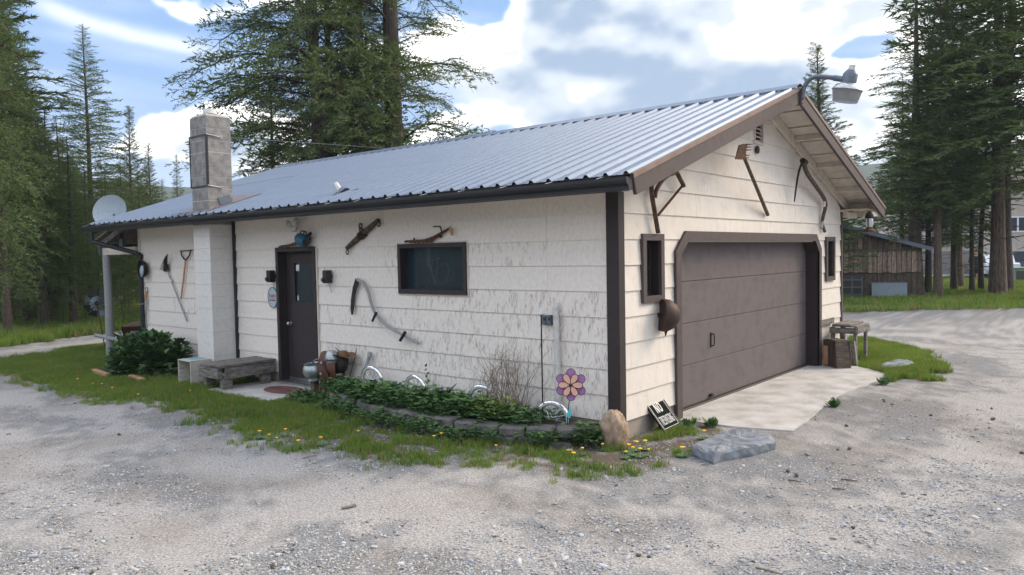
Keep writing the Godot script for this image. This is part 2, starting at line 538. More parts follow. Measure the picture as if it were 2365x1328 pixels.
	var hd = PackedByteArray(); hd.resize(cw * cw)
	for i in cw * cw:
		var q
		if edge[i] > 50 and cell[i] + cover[i] > 225:
			q = stone[cell[i]]; hd[i] = mini(255, 90 + edge[i])
		else:
			q = dust[sand[i]]; hd[i] = 60 + (sand[i] >> 2)
		var mk = 168 + (mid[i] * 100 >> 8)
		gd[i * 3] = mini(255, q[0] * mk >> 8); gd[i * 3 + 1] = mini(255, q[1] * mk >> 8); gd[i * 3 + 2] = mini(255, q[2] * mk >> 8)
	var gm = mat("ground", L(1, 1, 1), 0.95, 0, tex_rgb(gd, cw, cw), 1.0)
	gm.vertex_color_use_as_albedo = true
	gm.heightmap_enabled = true; gm.heightmap_texture = grey_tex(hd, cw, cw); gm.heightmap_scale = 0.6
	var pb = mat("pebble", L(1, 1, 1), 0.9)
	pb.vertex_color_use_as_albedo = true; pb.albedo_color = Color(1, 1, 1)
	mat("hill", L(0.045, 0.065, 0.03), 1.0, 0, patina, 0.02)

# ---------------------------------------------------------------- sky
func make_sky():
	var W = 2048
	var H = 1024
	var px = PackedFloat32Array(); px.resize(W * H * 3)
	var big = noise(71, 0.035, FastNoiseLite.TYPE_SIMPLEX_SMOOTH, 6)
	big.fractal_gain = 0.52
	var streak = noise(72, 0.05, FastNoiseLite.TYPE_SIMPLEX_SMOOTH, 4)
	var soft = noise(73, 0.034, FastNoiseLite.TYPE_SIMPLEX_SMOOTH, 4)
	# clouds as banks: bearing, height (degrees), half widths, strength
	var banks = []
	for q in [[1600, 120, 640, 220, 0.55], [1350, 60, 260, 90, 0.32], [1700, 40, 500, 70, 0.30], [1500, 250, 520, 90, 0.25], [2150, 300, 420, 200, 0.30], [1500, 330, 520, 110, 0.20], [405, 25, 80, 46, 0.60], [520, 45, 62, 36, 0.50], [760, 300, 420, 110, 0.16], [380, 290, 340, 80, 0.12], [1120, 30, 90, 80, -0.60], [2030, 105, 75, 34, -0.95], [1950, 122, 60, 20, -0.7], [200, 90, 360, 130, -0.60], [900, 60, 260, 110, -0.25]]:
		var d = ray(q[0], q[1]).normalized()
		banks.append([rad_to_deg(atan2(d.x, -d.z)), rad_to_deg(asin(d.y)), rad_to_deg(q[2] / FOCAL), rad_to_deg(q[3] / FOCAL), q[4]])
	var s0 = ray(60, 10).normalized()
	var s1 = ray(470, 125).normalized()
	var sa0 = rad_to_deg(atan2(s0.x, -s0.z)); var se0 = rad_to_deg(asin(s0.y))
	var sa1 = rad_to_deg(atan2(s1.x, -s1.z)); var se1 = rad_to_deg(asin(s1.y))
	for y in H:
		var el = 90.0 - 180.0 * (y + 0.5) / H
		if el < -3.0:
			for x in W:
				var i = (y * W + x) * 3
				px[i] = 0.25; px[i + 1] = 0.25; px[i + 2] = 0.24
			continue
		var t = clampf(el / 60.0, 0, 1)
		var hz = exp(-maxf(el, 0.0) / 11.0)
		var blue = Vector3(0.052, 0.135, 0.28).lerp(Vector3(0.042, 0.11, 0.25), t)
		blue = blue.lerp(Vector3(0.33, 0.36, 0.395), hz * 0.85)
		var ce = cos(deg_to_rad(el))
		for x in W:
			var az = 360.0 * (x + 0.5) / W
			if az > 180.0: az -= 360.0
			var d = Vector3(sin(deg_to_rad(az)) * ce, sin(deg_to_rad(el)), -cos(deg_to_rad(az)) * ce)
			var p = Vector3(d.x * 100.0, d.y * 190.0, d.z * 100.0)
			var n = big.get_noise_3dv(p)
			var cov = n * 0.95 + 0.02 + 0.10 * hz
			if absf(az - 50.0) < 60.0 and el < 30.0:
				cov += 0.10 * smoothstep(46.0, 56.0, az)
				for b in banks:
					var dx = (az - b[0]) / b[2]
					var dy = (el - b[1]) / b[3]
					var q = dx * dx + dy * dy
					if q < 4.0: cov += b[4] * exp(-q) * 0.9
			elif el > 12.0:
				cov += 0.20
			var a = smoothstep(0.10, 0.30, cov)
			# thin high cloud
			var st = streak.get_noise_3d(d.x * 40.0 + d.y * 60.0, d.y * 260.0, d.z * 40.0)
			var ci = smoothstep(0.0, 0.6, st) * 0.28 * smoothstep(2.0, 10.0, el)
			var tt = (az - sa0) / (sa1 - sa0)
			if tt > -0.1 and tt < 1.3:
				var ds = (el - lerpf(se0, se1, tt)) + n * 0.8
				ci = maxf(ci, exp(-ds * ds / 0.35) * 0.75 * smoothstep(-0.1, 0.2, tt) * smoothstep(1.3, 0.8, tt))
			var col = blue.lerp(Vector3(0.40, 0.42, 0.45), ci)
			if a > 0.0:
				var up = big.get_noise_3d(p.x, p.y + 4.5, p.z)
				var thick = smoothstep(0.22, 0.75, cov)
				var sh = 0.5 + 0.9 * soft.get_noise_3dv(p)
				var lit = clampf(1.0 + (n - up) * 1.2 - thick * (0.10 + 1.1 * clampf(sh, 0.0, 1.0)), 0.0, 1.0)
				var cc = Vector3(0.145, 0.185, 0.245).lerp(Vector3(0.27, 0.295, 0.325), smoothstep(0.0, 0.5, lit)).lerp(Vector3(0.58, 0.58, 0.58), smoothstep(0.5, 0.85, lit)).lerp(Vector3(1.02, 1.0, 0.97), smoothstep(0.8, 1.0, lit))
				col = col.lerp(cc, a)
			var i = (y * W + x) * 3
			px[i] = col.x; px[i + 1] = col.y; px[i + 2] = col.z
	var im = Image.create_from_data(W, H, false, Image.FORMAT_RGBF, px.to_byte_array())
	var sm = PanoramaSkyMaterial.new()
	sm.panorama = ImageTexture.create_from_image(im)
	var sky = Sky.new(); sky.sky_material = sm
	return sky

# ---------------------------------------------------------------- scene
func _ready():
	rng.seed = 7
	var cam = Camera3D.new(); cam.name = "camera"
	cam.transform = Transform3D(cam_basis, CAM)
	cam.fov = 41.7112; cam.far = 2000.0; cam.near = 0.05
	add_child(cam); cam.current = true
	var we = WorldEnvironment.new(); we.name = "daylight"
	var env = Environment.new()
	env.background_mode = Environment.BG_SKY
	env.sky = make_sky()
	env.background_energy_multiplier = 1.0
	env.tonemap_mode = Environment.TONE_MAPPER_LINEAR
	env.tonemap_exposure = 3.3
	env.sdfgi_enabled = true; env.ssao_enabled = true; env.ssil_enabled = true
	env.fog_enabled = true; env.fog_density = 0.0005; env.fog_light_color = Color(0.80, 0.87, 0.95)
	we.environment = env
	add_child(we)
	var sun = DirectionalLight3D.new(); sun.name = "sun"
	sun.light_energy = 0.36; sun.light_angular_distance = 28.0; sun.light_color = Color(1.0, 0.92, 0.80)
	sun.shadow_enabled = true
	var to_sun = Vector3(0.71, 0.56, 0.43)
	sun.transform = Transform3D(Basis.looking_at(-to_sun, Vector3.UP), Vector3(0, 20, 0))
	add_child(sun)
	make_materials()
	make_ground()
	make_garage()
	make_slabs()
	make_wall_tools()
	make_gable_tools()
	make_yard_things()
	make_bed()
	make_lean_to()
	make_background()
	make_trees()
	make_grass()

# ---------------------------------------------------------------- ground
var lawn = PackedVector2Array()
var island = PackedVector2Array()
var apron = PackedVector2Array()
var bed = PackedVector2Array()
var edge_noise = FastNoiseLite.new()
var track_noise = FastNoiseLite.new()

func flat_pt(u, v):
	var p = F(u, v); return Vector2(p.x, p.z)

func make_areas():
	edge_noise.seed = 5; edge_noise.frequency = 0.9; edge_noise.fractal_octaves = 3
	track_noise.seed = 8; track_noise.frequency = 0.35; track_noise.fractal_octaves = 4
	for q in [[1570, 1070], [1500, 1092], [1450, 1100], [1350, 1098], [1250, 1083], [1180, 1065], [1080, 1078], [950, 1062], [750, 1048], [650, 1026], [590, 1000], [480, 965], [450, 945], [330, 930], [220, 920], [60, 880], [0, 862], [-90, 846], [-90, 838], [0, 833], [120, 814], [200, 800], [235, 794]]:
		lawn.append(flat_pt(q[0], q[1]))
	for q in [Vector2(3, -15.6), Vector2(9, -15), Vector2(9, -11), Vector2(0, -11), Vector2(0, -0.05), Vector2(1.2, 0.0), Vector2(1.25, 0.75)]: lawn.append(q)
	for q in [[1968, 785], [1990, 780], [2060, 797], [2130, 812], [2192, 850], [2150, 876], [2050, 884], [2010, 872], [1975, 852]]: island.append(flat_pt(q[0], q[1]))
	apron = PackedVector2Array([Vector2(1.25, 0.0), Vector2(1.29, 0.75), Vector2(1.46, 1.32), Vector2(2.4, 1.24), Vector2(3.6, 1.1), Vector2(4.3, 1.12), Vector2(5.2, 1.22), Vector2(6.05, 1.24), Vector2(6.55, 0.72), Vector2(6.75, 0.35), Vector2(6.6, 0.0)])
	bed = PackedVector2Array([Vector2(-0.02, -4.75), Vector2(-0.42, -4.55), Vector2(-0.62, -3.9), Vector2(-0.78, -2.9), Vector2(-0.80, -1.9), Vector2(-0.68, -1.1), Vector2(-0.46, -0.45), Vector2(-0.28, -0.22), Vector2(-0.02, -0.2)])

func jig(x, z, a):
	return Vector2(x + a * edge_noise.get_noise_2d(x * 1.3, z * 1.3), z + a * edge_noise.get_noise_2d(x * 1.3 + 50.0, z * 1.3))

func grass_at(x, z):          # 0 bare .. 1 grass; second value: kind
	var j = jig(x, z, 0.35)
	if j.x > 17.5 + (j.y + 3.3) * 0.95 and j.y > -14.0:
		return 0.9 if j.x > 28.0 or edge_noise.get_noise_2d(x * 0.5, z * 0.5) > -0.35 else 0.2
	if j.y < -16.6 - (j.x + 1.0) * 0.55 and j.x < 14.0:
		return 0.95
	if x > -0.05 and x < 7.7 and z > -11.2 and z < 0.03: return 0.0
	if Geometry2D.is_point_in_polygon(j, island): return clampf(0.75 + 1.2 * edge_noise.get_noise_2d(x * 2.0, z * 2.0), 0.15, 1.0) * (1.0 if Geometry2D.is_point_in_polygon(jig(x + 7.3, z, 0.8) - Vector2(7.3, 0), island) else 0.3)
	if Geometry2D.is_point_in_polygon(Vector2(x, z), bed): return 0.0
	if Geometry2D.is_point_in_polygon(j, lawn):
		var d = 1.0
		var n = edge_noise.get_noise_2d(x * 1.7 + 20.0, z * 1.7)
		if z > -3.4: d = 0.5 + n * 1.5
		if z > -0.5: d = 0.35 + n * 1.4
		if x > -1.25 and z > -3.6: d -= 0.35
		if not Geometry2D.is_point_in_polygon(Vector2(j.x - 0.35, j.y + 0.1), lawn): d *= 0.6
		if not Geometry2D.is_point_in_polygon(jig(x + 3.1, z, 1.0) - Vector2(3.1, 0), lawn): d *= 0.3
		return clampf(d, 0.0, 1.0)
	if Geometry2D.is_point_in_polygon(jig(x + 0.28, z, 0.5), lawn) and x < -0.9: return maxf(0.0, 0.10 + 0.35 * edge_noise.get_noise_2d(x * 2.5, z * 2.5))
	return 0.0

func height_at(x, z):
	return 0.010 * track_noise.get_noise_2d(x * 2.2, z * 2.2) + 0.009 * track_noise.get_noise_2d(x * 9.0, z * 9.0)

func spread(lo, hi, step, far):
	var a = []
	var v = lo
	while v < hi:
		a.append(v); v += step
	a.append(hi)
	var s = step
	var right = []
	v = hi
	while v < far:
		s *= 1.16; v += s; right.append(v)
	s = step
	var left = []
	v = lo
	while v > -far:
		s *= 1.16; v -= s; left.push_front(v)
	return left + a + right

func make_ground():
	make_areas()
	var xs = spread(-6.5, 10.0, 0.10, 520.0)
	var zs = spread(-16.0, 5.5, 0.10, 520.0)
	var nx = xs.size()
	var nz = zs.size()
	var v = PackedVector3Array()
	var c = PackedColorArray()
	var idx = PackedInt32Array()
	for z in zs:
		for x in xs:
			v.append(Vector3(x, height_at(x, z), z))
			var g = grass_at(x, z)
			# distance from the building shapes the wheel tracks round it
			var qx = maxf(maxf(-x, x - 7.6), 0.0)
			var qz = maxf(maxf(z, -11.2 - z), 0.0)
			var dist = Vector2(qx, qz).length() + 0.5 * track_noise.get_noise_2d(x, z)
			var tr = maxf(exp(-pow((dist - 2.9) / 0.34, 2)), exp(-pow((dist - 4.5) / 0.42, 2)))
			tr = maxf(tr, 0.8 * exp(-pow((dist - 6.4) / 0.45, 2)))
			var n1 = track_noise.get_noise_2d(x * 1.2 + 7.0, z * 1.2)
			var n2 = track_noise.get_noise_2d(x * 6.5, z * 6.5 + 30.0)
			var n3 = rng.randf() - 0.5
			var dusty = smoothstep(0.25, 0.75, 0.38 + tr * 0.52 + n1 * 0.5 + n2 * 0.45 + n3 * 0.34)
			var col = Vector3(0.42, 0.42, 0.425).lerp(Vector3(0.76, 0.725, 0.695), dusty)
			var brown = clampf(edge_noise.get_noise_2d(x * 0.6 + 90.0, z * 0.6) * 1.6 - 0.1, 0.0, 0.5)
			col = col.lerp(Vector3(0.44, 0.385, 0.33), brown * 0.8)
			col = col.lerp(Vector3(0.17, 0.135, 0.085), minf(1.0, g * 1.3))
			if g <= 0.0 and Geometry2D.is_point_in_polygon(jig(x, z, 0.3), lawn): col = Vector3(0.22, 0.175, 0.135)
			c.append(Color(col.x, col.y, col.z))
	for j in nz - 1:
		for i in nx - 1:
			var a = j * nx + i
			idx.append_array([a, a + 1, a + nx, a + 1, a + nx + 1, a + nx])
	var arr = []; arr.resize(Mesh.ARRAY_MAX)
	arr[Mesh.ARRAY_VERTEX] = v; arr[Mesh.ARRAY_COLOR] = c; arr[Mesh.ARRAY_INDEX] = idx
	var st = SurfaceTool.new(); st.create_from_arrays(arr); 
	var g = build(st, "ground", M.ground)
	g.set_meta("kind", "structure"); g.set_meta("label", "grey gravel yard with dusty wheel tracks"); g.set_meta("category", "ground")
	# loose chips lying on the yard
	var cs = mb()
	rock(cs, Vector3.ZERO, 1.0, Vector3(1.0, 0.55, 0.8), 3, 0.6, 4)
	cs.generate_normals()
	var cm = cs.commit(); cm.surface_set_material(0, M.pebble)
	var mm = MultiMesh.new(); mm.transform_format = MultiMesh.TRANSFORM_3D; mm.use_colors = true; mm.mesh = cm
	var list = []
	while list.size() < 34000:
		var u = rr(-60, 2420)
		var w = 700.0 + 660.0 * pow(rng.randf(), 0.55)
		var p = F(u, w)
		if p.x > 16.0 or p.z < -20.0: continue
		if track_noise.get_noise_2d(p.x * 1.2 + 7.0, p.z * 1.2) + 0.5 * track_noise.get_noise_2d(p.x * 6.5, p.z * 6.5 + 30.0) > rr(-0.25, 0.2): continue
		if grass_at(p.x, p.z) > 0.3 and rng.randf() < 0.85: continue
		if p.x > -0.1 and p.x < 7.7 and p.z < 0.02 and p.z > -11.2: continue
		if Geometry2D.is_point_in_polygon(Vector2(p.x, p.z), apron) and rng.randf() < 0.97: continue
		if p.x > -1.15 and p.x < 0.0 and p.z < -5.0 and p.z > -6.7: continue
		var s = 0.004 + 0.007 * pow(rng.randf(), 3.0)
		if rng.randf() < 0.012: s = rr(0.012, 0.024)
		var b = Basis.from_euler(Vector3(rr(-0.3, 0.3), rr(0, TAU), rr(-0.3, 0.3))) * Basis.from_scale(Vector3(s * rr(0.9, 1.6), s * rr(0.6, 1.0), s))
		var t = rng.randf()
		var k = rr(0.22, 0.52)
		var col = L(k, k * 0.985, k * 0.98)
		if t < 0.2: col = L(k * 0.9, k * 0.96, k * 1.05)
		elif t < 0.4: col = L(k, k * 0.9, k * 0.8)
		elif t < 0.42: col = L(0.07, 0.06, 0.05)
		list.append([Transform3D(b, Vector3(p.x, height_at(p.x, p.z) + s * 0.25, p.z)), col])
	mm.instance_count = list.size()
	for i in list.size():
		mm.set_instance_transform(i, list[i][0]); mm.set_instance_color(i, list[i][1])
	var mi = MultiMeshInstance3D.new(); mi.multimesh = mm; mi.name = "gravel"
	add_child(mi)
	tag(mi, "loose grey and tan gravel chips strewn over the yard", "gravel", "", "stuff")

# ---------------------------------------------------------------- garage
const RIDGE_X := 3.82
const RIDGE_Y := 4.25
const SLOPE := 0.3333
const WIDTH := 7.63
const LENGTH := 11.15

func roof_y(x): return RIDGE_Y - absf(x - RIDGE_X) * SLOPE

func pieces(rect, holes):          # [a0, a1, b0, b1] minus rectangles
	var list = [rect]
	for h in holes:
		var nxt = []
		for r in list:
			if h[0] >= r[1] or h[1] <= r[0] or h[2] >= r[3] or h[3] <= r[2]:
				nxt.append(r); continue
			if h[0] > r[0]: nxt.append([r[0], h[0], r[2], r[3]])
			if h[1] < r[1]: nxt.append([h[1], r[1], r[2], r[3]])
			var m0 = maxf(h[0], r[0])
			var m1 = minf(h[1], r[1])
			if h[2] > r[2]: nxt.append([m0, m1, r[2], h[2]])
			if h[3] < r[3]: nxt.append([m0, m1, h[3], r[3]])
		list = nxt
	return list

func plank_board(st, quad, lip, place):      # quad of (a, y, out) front corners, back on the wall; place maps (a, y, out) to the world
	var uo = Vector2(rr(0, 7), rr(0, 7))
	var f = []
	var b = []
	var uv = []
	for q in quad:
		f.append(place.call(q[0], q[1], q[2])); b.append(place.call(q[0], q[1], 0.0)); uv.append(Vector2(q[0], -q[1]) + uo)
	var c = (f[0] + f[1] + f[2] + f[3]) * 0.25
	var o = c - (b[0] + b[1] + b[2] + b[3]) * 0.25
	flat(st)
	face(st, f, o, uv)
	for i in 4:
		var k = (i + 1) % 4
		face(st, [f[i], f[k], b[k], b[i]], (f[i] + f[k]) * 0.5 - c, [uv[i], uv[k], uv[k], uv[i]])

func lap(y, y1): return 0.006 + 0.017 * clampf((y1 - y) / 0.28, 0.0, 1.0)

var side_holes = [[-6.33, -5.28, -1.0, 2.19], [-3.43, -2.17, 1.52, 2.18]]
var gable_holes = [[1.33, 6.33, -1.0, 2.13], [0.47, 0.91, 1.47, 2.20], [6.73, 7.17, 1.47, 2.20], [3.63, 3.93, 3.54, 3.90]]

func make_garage():
	var g = thing("garage", "white clapboard garage with brown overhead door and grey ribbed metal roof", "garage", Vector3(RIDGE_X, 0, -5.5))
	# wall carcass
	var st = mb()
	for r in pieces([-LENGTH, -0.12, 0.0, 2.95], side_holes):
		box(st, Vector3(0.062, (r[2] + r[3]) * 0.5, (r[0] + r[1]) * 0.5), Vector3(0.116, r[3] - r[2], r[1] - r[0]))
	var side = build(st, "long_wall", M.wall_core, g)
	st = mb()
	for r in pieces([0.004, WIDTH - 0.004, 0.0, 2.9], gable_holes):
		box(st, Vector3((r[0] + r[1]) * 0.5, (r[2] + r[3]) * 0.5, -0.064), Vector3(r[1] - r[0], r[3] - r[2], 0.12))
	for sgn in [-1.0, 1.0]:
		var x0 = RIDGE_X + sgn * (WIDTH * 0.5 - 0.02)
		extrude(st, [Vector2(x0, 2.9), Vector2(RIDGE_X - sgn * 0.0, 2.9), Vector2(RIDGE_X - sgn * 0.0, 3.54), Vector2(RIDGE_X - sgn * -0.19, 3.54), Vector2(RIDGE_X - sgn * -0.19, 4.06), Vector2(x0, roof_y(x0) - 0.12)], Transform3D(Basis(), Vector3(0, 0, -0.124)), 0.12)
	box(st, Vector3(3.78, 3.98, -0.064), Vector3(0.38, 0.15, 0.12))
	var gable = build(st, "gable_wall", M.wall_core, g)
	st = mb()
	box(st, Vector3(WIDTH - 0.06, 1.45, -LENGTH * 0.5 - 0.07), Vector3(0.12, 2.9, LENGTH - 0.14))
	build(st, "far_wall", M.cream, g)
	st = mb()
	extrude(st, [Vector2(0.01, 0), Vector2(WIDTH, 0), Vector2(WIDTH, roof_y(WIDTH) - 0.1), Vector2(RIDGE_X, RIDGE_Y - 0.1), Vector2(0.01, roof_y(0) - 0.1)], Transform3D(Basis(), Vector3(0, 0, -LENGTH - 0.12)), 0.115)
	build(st, "back_wall", M.cream, g)
	st = mb()
	box(st, Vector3(WIDTH * 0.5, -0.03, -LENGTH * 0.5), Vector3(WIDTH - 0.26, 0.1, LENGTH - 0.26))
	build(st, "floor", M.inside, g)
	st = mb()
	box(st, Vector3(WIDTH * 0.5, 2.8, -LENGTH * 0.5), Vector3(WIDTH - 0.26, 0.03, LENGTH - 0.26))
	build(st, "ceiling", M.inside, g)
	st = mb()
	box(st, Vector3(0.05, 0.10, -2.6), Vector3(0.06, 0.2, 5.3)); box(st, Vector3(0.05, 0.10, -8.77), Vector3(0.06, 0.2, 4.75))
	build(st, "foundation", M.concrete, side)
	# clapboards of the long wall
	var on_side = func(a, y, o): return Vector3(0.003 - o, y, a)
	for k in 9:
		var y0 = 0.2 + 0.28 * k
		var y1 = minf(y0 + 0.28, 2.76)
		var cuts = [-LENGTH + 0.02]
		var z = -LENGTH + rr(1.2, 3.4)
		while z < -2.2:
			cuts.append(z); z += rr(1.0, 2.44)
		if k > 1: cuts.append(-0.93 + (0.004 if k % 2 else 0.0))
		else: cuts.append(-1.7 + 0.5 * k)
		cuts.append(-0.10)
		for i in cuts.size() - 1:
			for r in pieces([cuts[i] + 0.0015, cuts[i + 1] - 0.0015, y0 + 0.0, y1], side_holes):
				if r[1] - r[0] < 0.02: continue
				st = mb()
				plank_board(st, [[r[0], r[2], lap(r[2], y1)], [r[1], r[2], lap(r[2], y1)], [r[1], r[3], lap(r[3], y1)], [r[0], r[3], lap(r[3], y1)]], 0, on_side)
				var worn = 0
				var dice = rng.randf()
				if k <= 4: worn = 0 if dice < 0.5 else 1
				if k <= 4 and r[0] < -6.4 and dice < 0.7: worn = 0
				elif k <= 6: worn = 0 if dice < 0.8 else 1
				if k <= 4 and r[1] > -2.6: worn = 2 if dice > 0.35 else 1
				if k <= 1 and r[1] > -4.5 and dice > 0.3: worn = 2
				build(st, "siding_board", M["peel%d" % worn], side)
	# clapboards of the gable
	var on_gable = func(a, y, o): return Vector3(a, y, 0.0 + o - 0.002)
	for k in 14:
		var y0 = 0.2 + 0.28 * k
		var y1 = minf(y0 + 0.28, 4.12)
		if y0 >= 4.0: break
		var lim = func(y): return clampf((RIDGE_Y - 0.13 - y) / SLOPE, 0.02, RIDGE_X - 0.04)
		var cuts = [0.05]
		var x = rr(1.5, 3.3)
		while x < WIDTH - 1.0:
			cuts.append(x); x += rr(2.6, 3.66)
		cuts.append(WIDTH - 0.03)
		for i in cuts.size() - 1:
			for r in pieces([cuts[i] + 0.0015, cuts[i + 1] - 0.0015, y0, y1], gable_holes):
				var q = []
				for e in [[r[0], r[2]], [r[1], r[2]], [r[1], r[3]], [r[0], r[3]]]:
					var l = lim.call(e[1])
					q.append([clampf(e[0], RIDGE_X - l, RIDGE_X + l), e[1], lap(e[1], y1)])
				if q[1][0] - q[0][0] < 0.02: continue
				st = mb()
				plank_board(st, q, 0, on_gable)
				build(st, "siding_board", M.cream, gable)
	for e in [[0.05, 1.24], [6.43, WIDTH - 0.02]]:
		st = mb()
		box(st, Vector3((e[0] + e[1]) * 0.5, 0.09, -0.02), Vector3(e[1] - e[0], 0.22, 0.03))
		build(st, "foundation_board", M.cream, gable)
	# corner trims
	st = mb()
	cbox(st, Vector3(0.028, 1.43, -0.045), Vector3(0.124, 2.46, 0.156), 0.004)
	build(st, "corner_trim", M.brown_dark, g)
	st = mb()
	cbox(st, Vector3(WIDTH + 0.005, 1.43, -0.02), Vector3(0.07, 2.5, 0.11), 0.004)
	build(st, "corner_trim", M.brown, g)
	st = mb()
	box(st, Vector3(0.02, 1.43, -LENGTH - 0.02), Vector3(0.09, 2.46, 0.09))
	build(st, "corner_trim", M.beige, g)
	make_roof(g)
	make_openings(g, side, gable)
	make_chimney(g)

func slope_pt(s, d, z, up = 0.0):          # d metres down the slope from the ridge, s = -1 camera side
	var c = 1.0 / sqrt(1.0 + SLOPE * SLOPE)
	var sn = SLOPE * c
	return Vector3(RIDGE_X + s * (d * c + up * sn), RIDGE_Y - d * sn + up * c, z)

func make_roof(g):
	var roof = build(roof_core(), "roof", M.roof_under, g)
	var pitch = 0.2286
	var prof = [[0.0, 0.0], [0.070, 0.0], [0.0705, 0.006], [0.082, 0.006], [0.0825, 0.0], [0.145, 0.0], [0.172, 0.030], [0.194, 0.030], [0.221, 0.0]]
	var z0 = -12.0
	for s in [-1.0, 1.0]:
		for pnl in 14:
			var st = mb()
			flat(st)
			var line = []
			for r in 4:
				for q in prof:
					var z = z0 + (pnl * 4 + r) * pitch + q[0]
					if z > 0.57: break
					line.append([z, q[1] + 0.0012 * (pnl % 2)])
			var zend = minf(z0 + (pnl + 1) * 4 * pitch + 0.012, 0.57)
			if zend > line[-1][0]: line.append([zend, 0.0012 * (pnl % 2)])
			for i in line.size() - 1:
				var a = line[i]
				var b = line[i + 1]
				var q = [slope_pt(s, 0.02, a[0], a[1]), slope_pt(s, 0.02, b[0], b[1]), slope_pt(s, 4.74, b[0], b[1]), slope_pt(s, 4.74, a[0], a[1])]
				face(st, q, Vector3(s * SLOPE, 1, 0), [Vector2(a[0], 0), Vector2(b[0], 0), Vector2(b[0], 4.7), Vector2(a[0], 4.7)])
			build(st, "roof_panel", M.roof, roof)
	# screws on the ribs
	var sc = mb()
	for d in [0.35, 0.95, 1.6, 2.25, 2.9, 3.55, 4.15, 4.62]:
		var z = z0 + 0.11
		while z < 0.5:
			var p = slope_pt(-1.0, d + rr(-0.02, 0.02), z, 0.004)
			box(sc, p, Vector3(0.014, 0.012, 0.014))
			z += pitch
	build(sc, "roof_screws", M.screw, roof).set_meta("kind", "stuff")
	# ridge cap
	var st = mb()
	flat(st)
	for s in [-1.0, 1.0]:
		face(st, [slope_pt(s, 0.0, -12.02, 0.052), slope_pt(s, 0.0, 0.6, 0.052), slope_pt(s, 0.19, 0.6, 0.030), slope_pt(s, 0.19, -12.02, 0.030)], Vector3(s * SLOPE, 1, 0))
		face(st, [slope_pt(s, 0.19, -12.02, 0.030), slope_pt(s, 0.19, 0.6, 0.030), slope_pt(s, 0.192, 0.6, 0.018), slope_pt(s, 0.192, -12.02, 0.018)], Vector3(s, 0.2, 0))
	build(st, "ridge_cap", M.roof, roof)
	# rake boards, gable flashing
	for s in [-1.0, 1.0]:
		for z in [0.575, -12.0]:
			st = mb()
			bar(st, slope_pt(s, -0.005 if s < 0 else 0.012, z, -0.105), slope_pt(s, 4.73, z, -0.105), 0.04, 0.2, 0.004)
			build(st, "rake_board", M.brown, roof)
		st = mb()
		bar(st, slope_pt(s, 0.0, 0.555, 0.0035), slope_pt(s, 4.74, 0.555, 0.0035), 0.10, 0.005)
		bar(st, slope_pt(s, 0.0, 0.604, -0.018), slope_pt(s, 4.74, 0.604, -0.018), 0.003, 0.045)
		build(st, "rake_flashing", M.rake_flash, roof)
		# sheathing boards seen from below, lookouts, gable rafter
		var d = 0.08
		while d < 4.6:
			st = mb()
			var p0 = slope_pt(s, d + 0.235, -11.9, -0.03)
			var p1 = slope_pt(s, d + 0.235, 0.553, -0.03)
			bar(st, p0, p1, 0.47, 0.02, 0.0, slope_pt(s, 1, 0, 1.0) - slope_pt(s, 1, 0, 0.0))
			build(st, "sheathing_board", M.beige, roof)
			d += 0.515
		for d2 in [0.30, 1.38, 2.46, 3.54, 4.40]:
			st = mb()
			bar(st, slope_pt(s, d2, 0.05, -0.088), slope_pt(s, d2, 0.553, -0.088), 0.042, 0.092, 0.003, slope_pt(s, 1, 0, 1.0) - slope_pt(s, 1, 0, 0.0))
			build(st, "lookout", M.beige, roof)
		st = mb()
		bar(st, slope_pt(s, 0.03, 0.046, -0.12), slope_pt(s, 4.62, 0.046, -0.12), 0.045, 0.15, 0.003)
		build(st, "rafter", M.beige, roof)
	# eaves
	for s in [-1.0, 1.0]:
		var xe = RIDGE_X + s * 4.45
		st = mb()
		box(st, Vector3(xe + 0.0, 2.675, -5.73), Vector3(0.04, 0.15, 12.5))
		build(st, "eave_fascia", M.brown_dark if s < 0 else M.beige, roof)
		st = mb()
		var xw = 0.0 if s < 0 else WIDTH
		box(st, Vector3((xe + xw) * 0.5 - s * 0.0, 2.715, -5.73), Vector3(absf(xe - xw) - 0.05, 0.014, 12.4))
		build(st, "soffit", M.beige, roof)
	st = mb()
	bar(st, Vector3(WIDTH + 0.06, 2.62, 0.10), Vector3(8.24, 2.62, 0.10), 0.05, 0.10, 0.003)
	bar(st, Vector3(WIDTH + 0.06, 2.62, 0.52), Vector3(8.24, 2.62, 0.52), 0.03, 0.08, 0.003)
	build(st, "eave_return", M.beige, roof)
	# gutter
	var o = [Vector2(0, 0.055), Vector2(0, -0.062), Vector2(-0.068, -0.062), Vector2(-0.074, -0.030), Vector2(-0.104, 0.0), Vector2(-0.116, 0.024), Vector2(-0.118, 0.055), Vector2(-0.106, 0.055), Vector2(-0.107, 0.049), Vector2(-0.112, 0.049), Vector2(-0.111, 0.026), Vector2(-0.1, 0.003), Vector2(-0.070, -0.026), Vector2(-0.064, -0.057), Vector2(-0.005, -0.057), Vector2(-0.005, 0.055)]
	st = mb()
	extrude(st, o, Transform3D(Basis(), Vector3(-0.655, 2.665, -12.12)), 12.70)
	for z in [-12.12, 0.577]:
		extrude(st, [Vector2(0, 0.055), Vector2(0, -0.06), Vector2(-0.066, -0.06), Vector2(-0.072, -0.03), Vector2(-0.102, 0), Vector2(-0.114, 0.024), Vector2(-0.116, 0.055)], Transform3D(Basis(), Vector3(-0.655, 2.665, z)), 0.004)
	var gut = build(st, "gutter", M.gutter, g)
	var z = -11.95
	while z < 0.5:
		st = mb()
		bar(st, Vector3(-0.765, 2.722, z), Vector3(-0.645, 2.752, z + 0.02), 0.018, 0.003)
		build(st, "gutter_strap", M.strap, gut)
		z += 0.61
	# downspout
	st = mb()
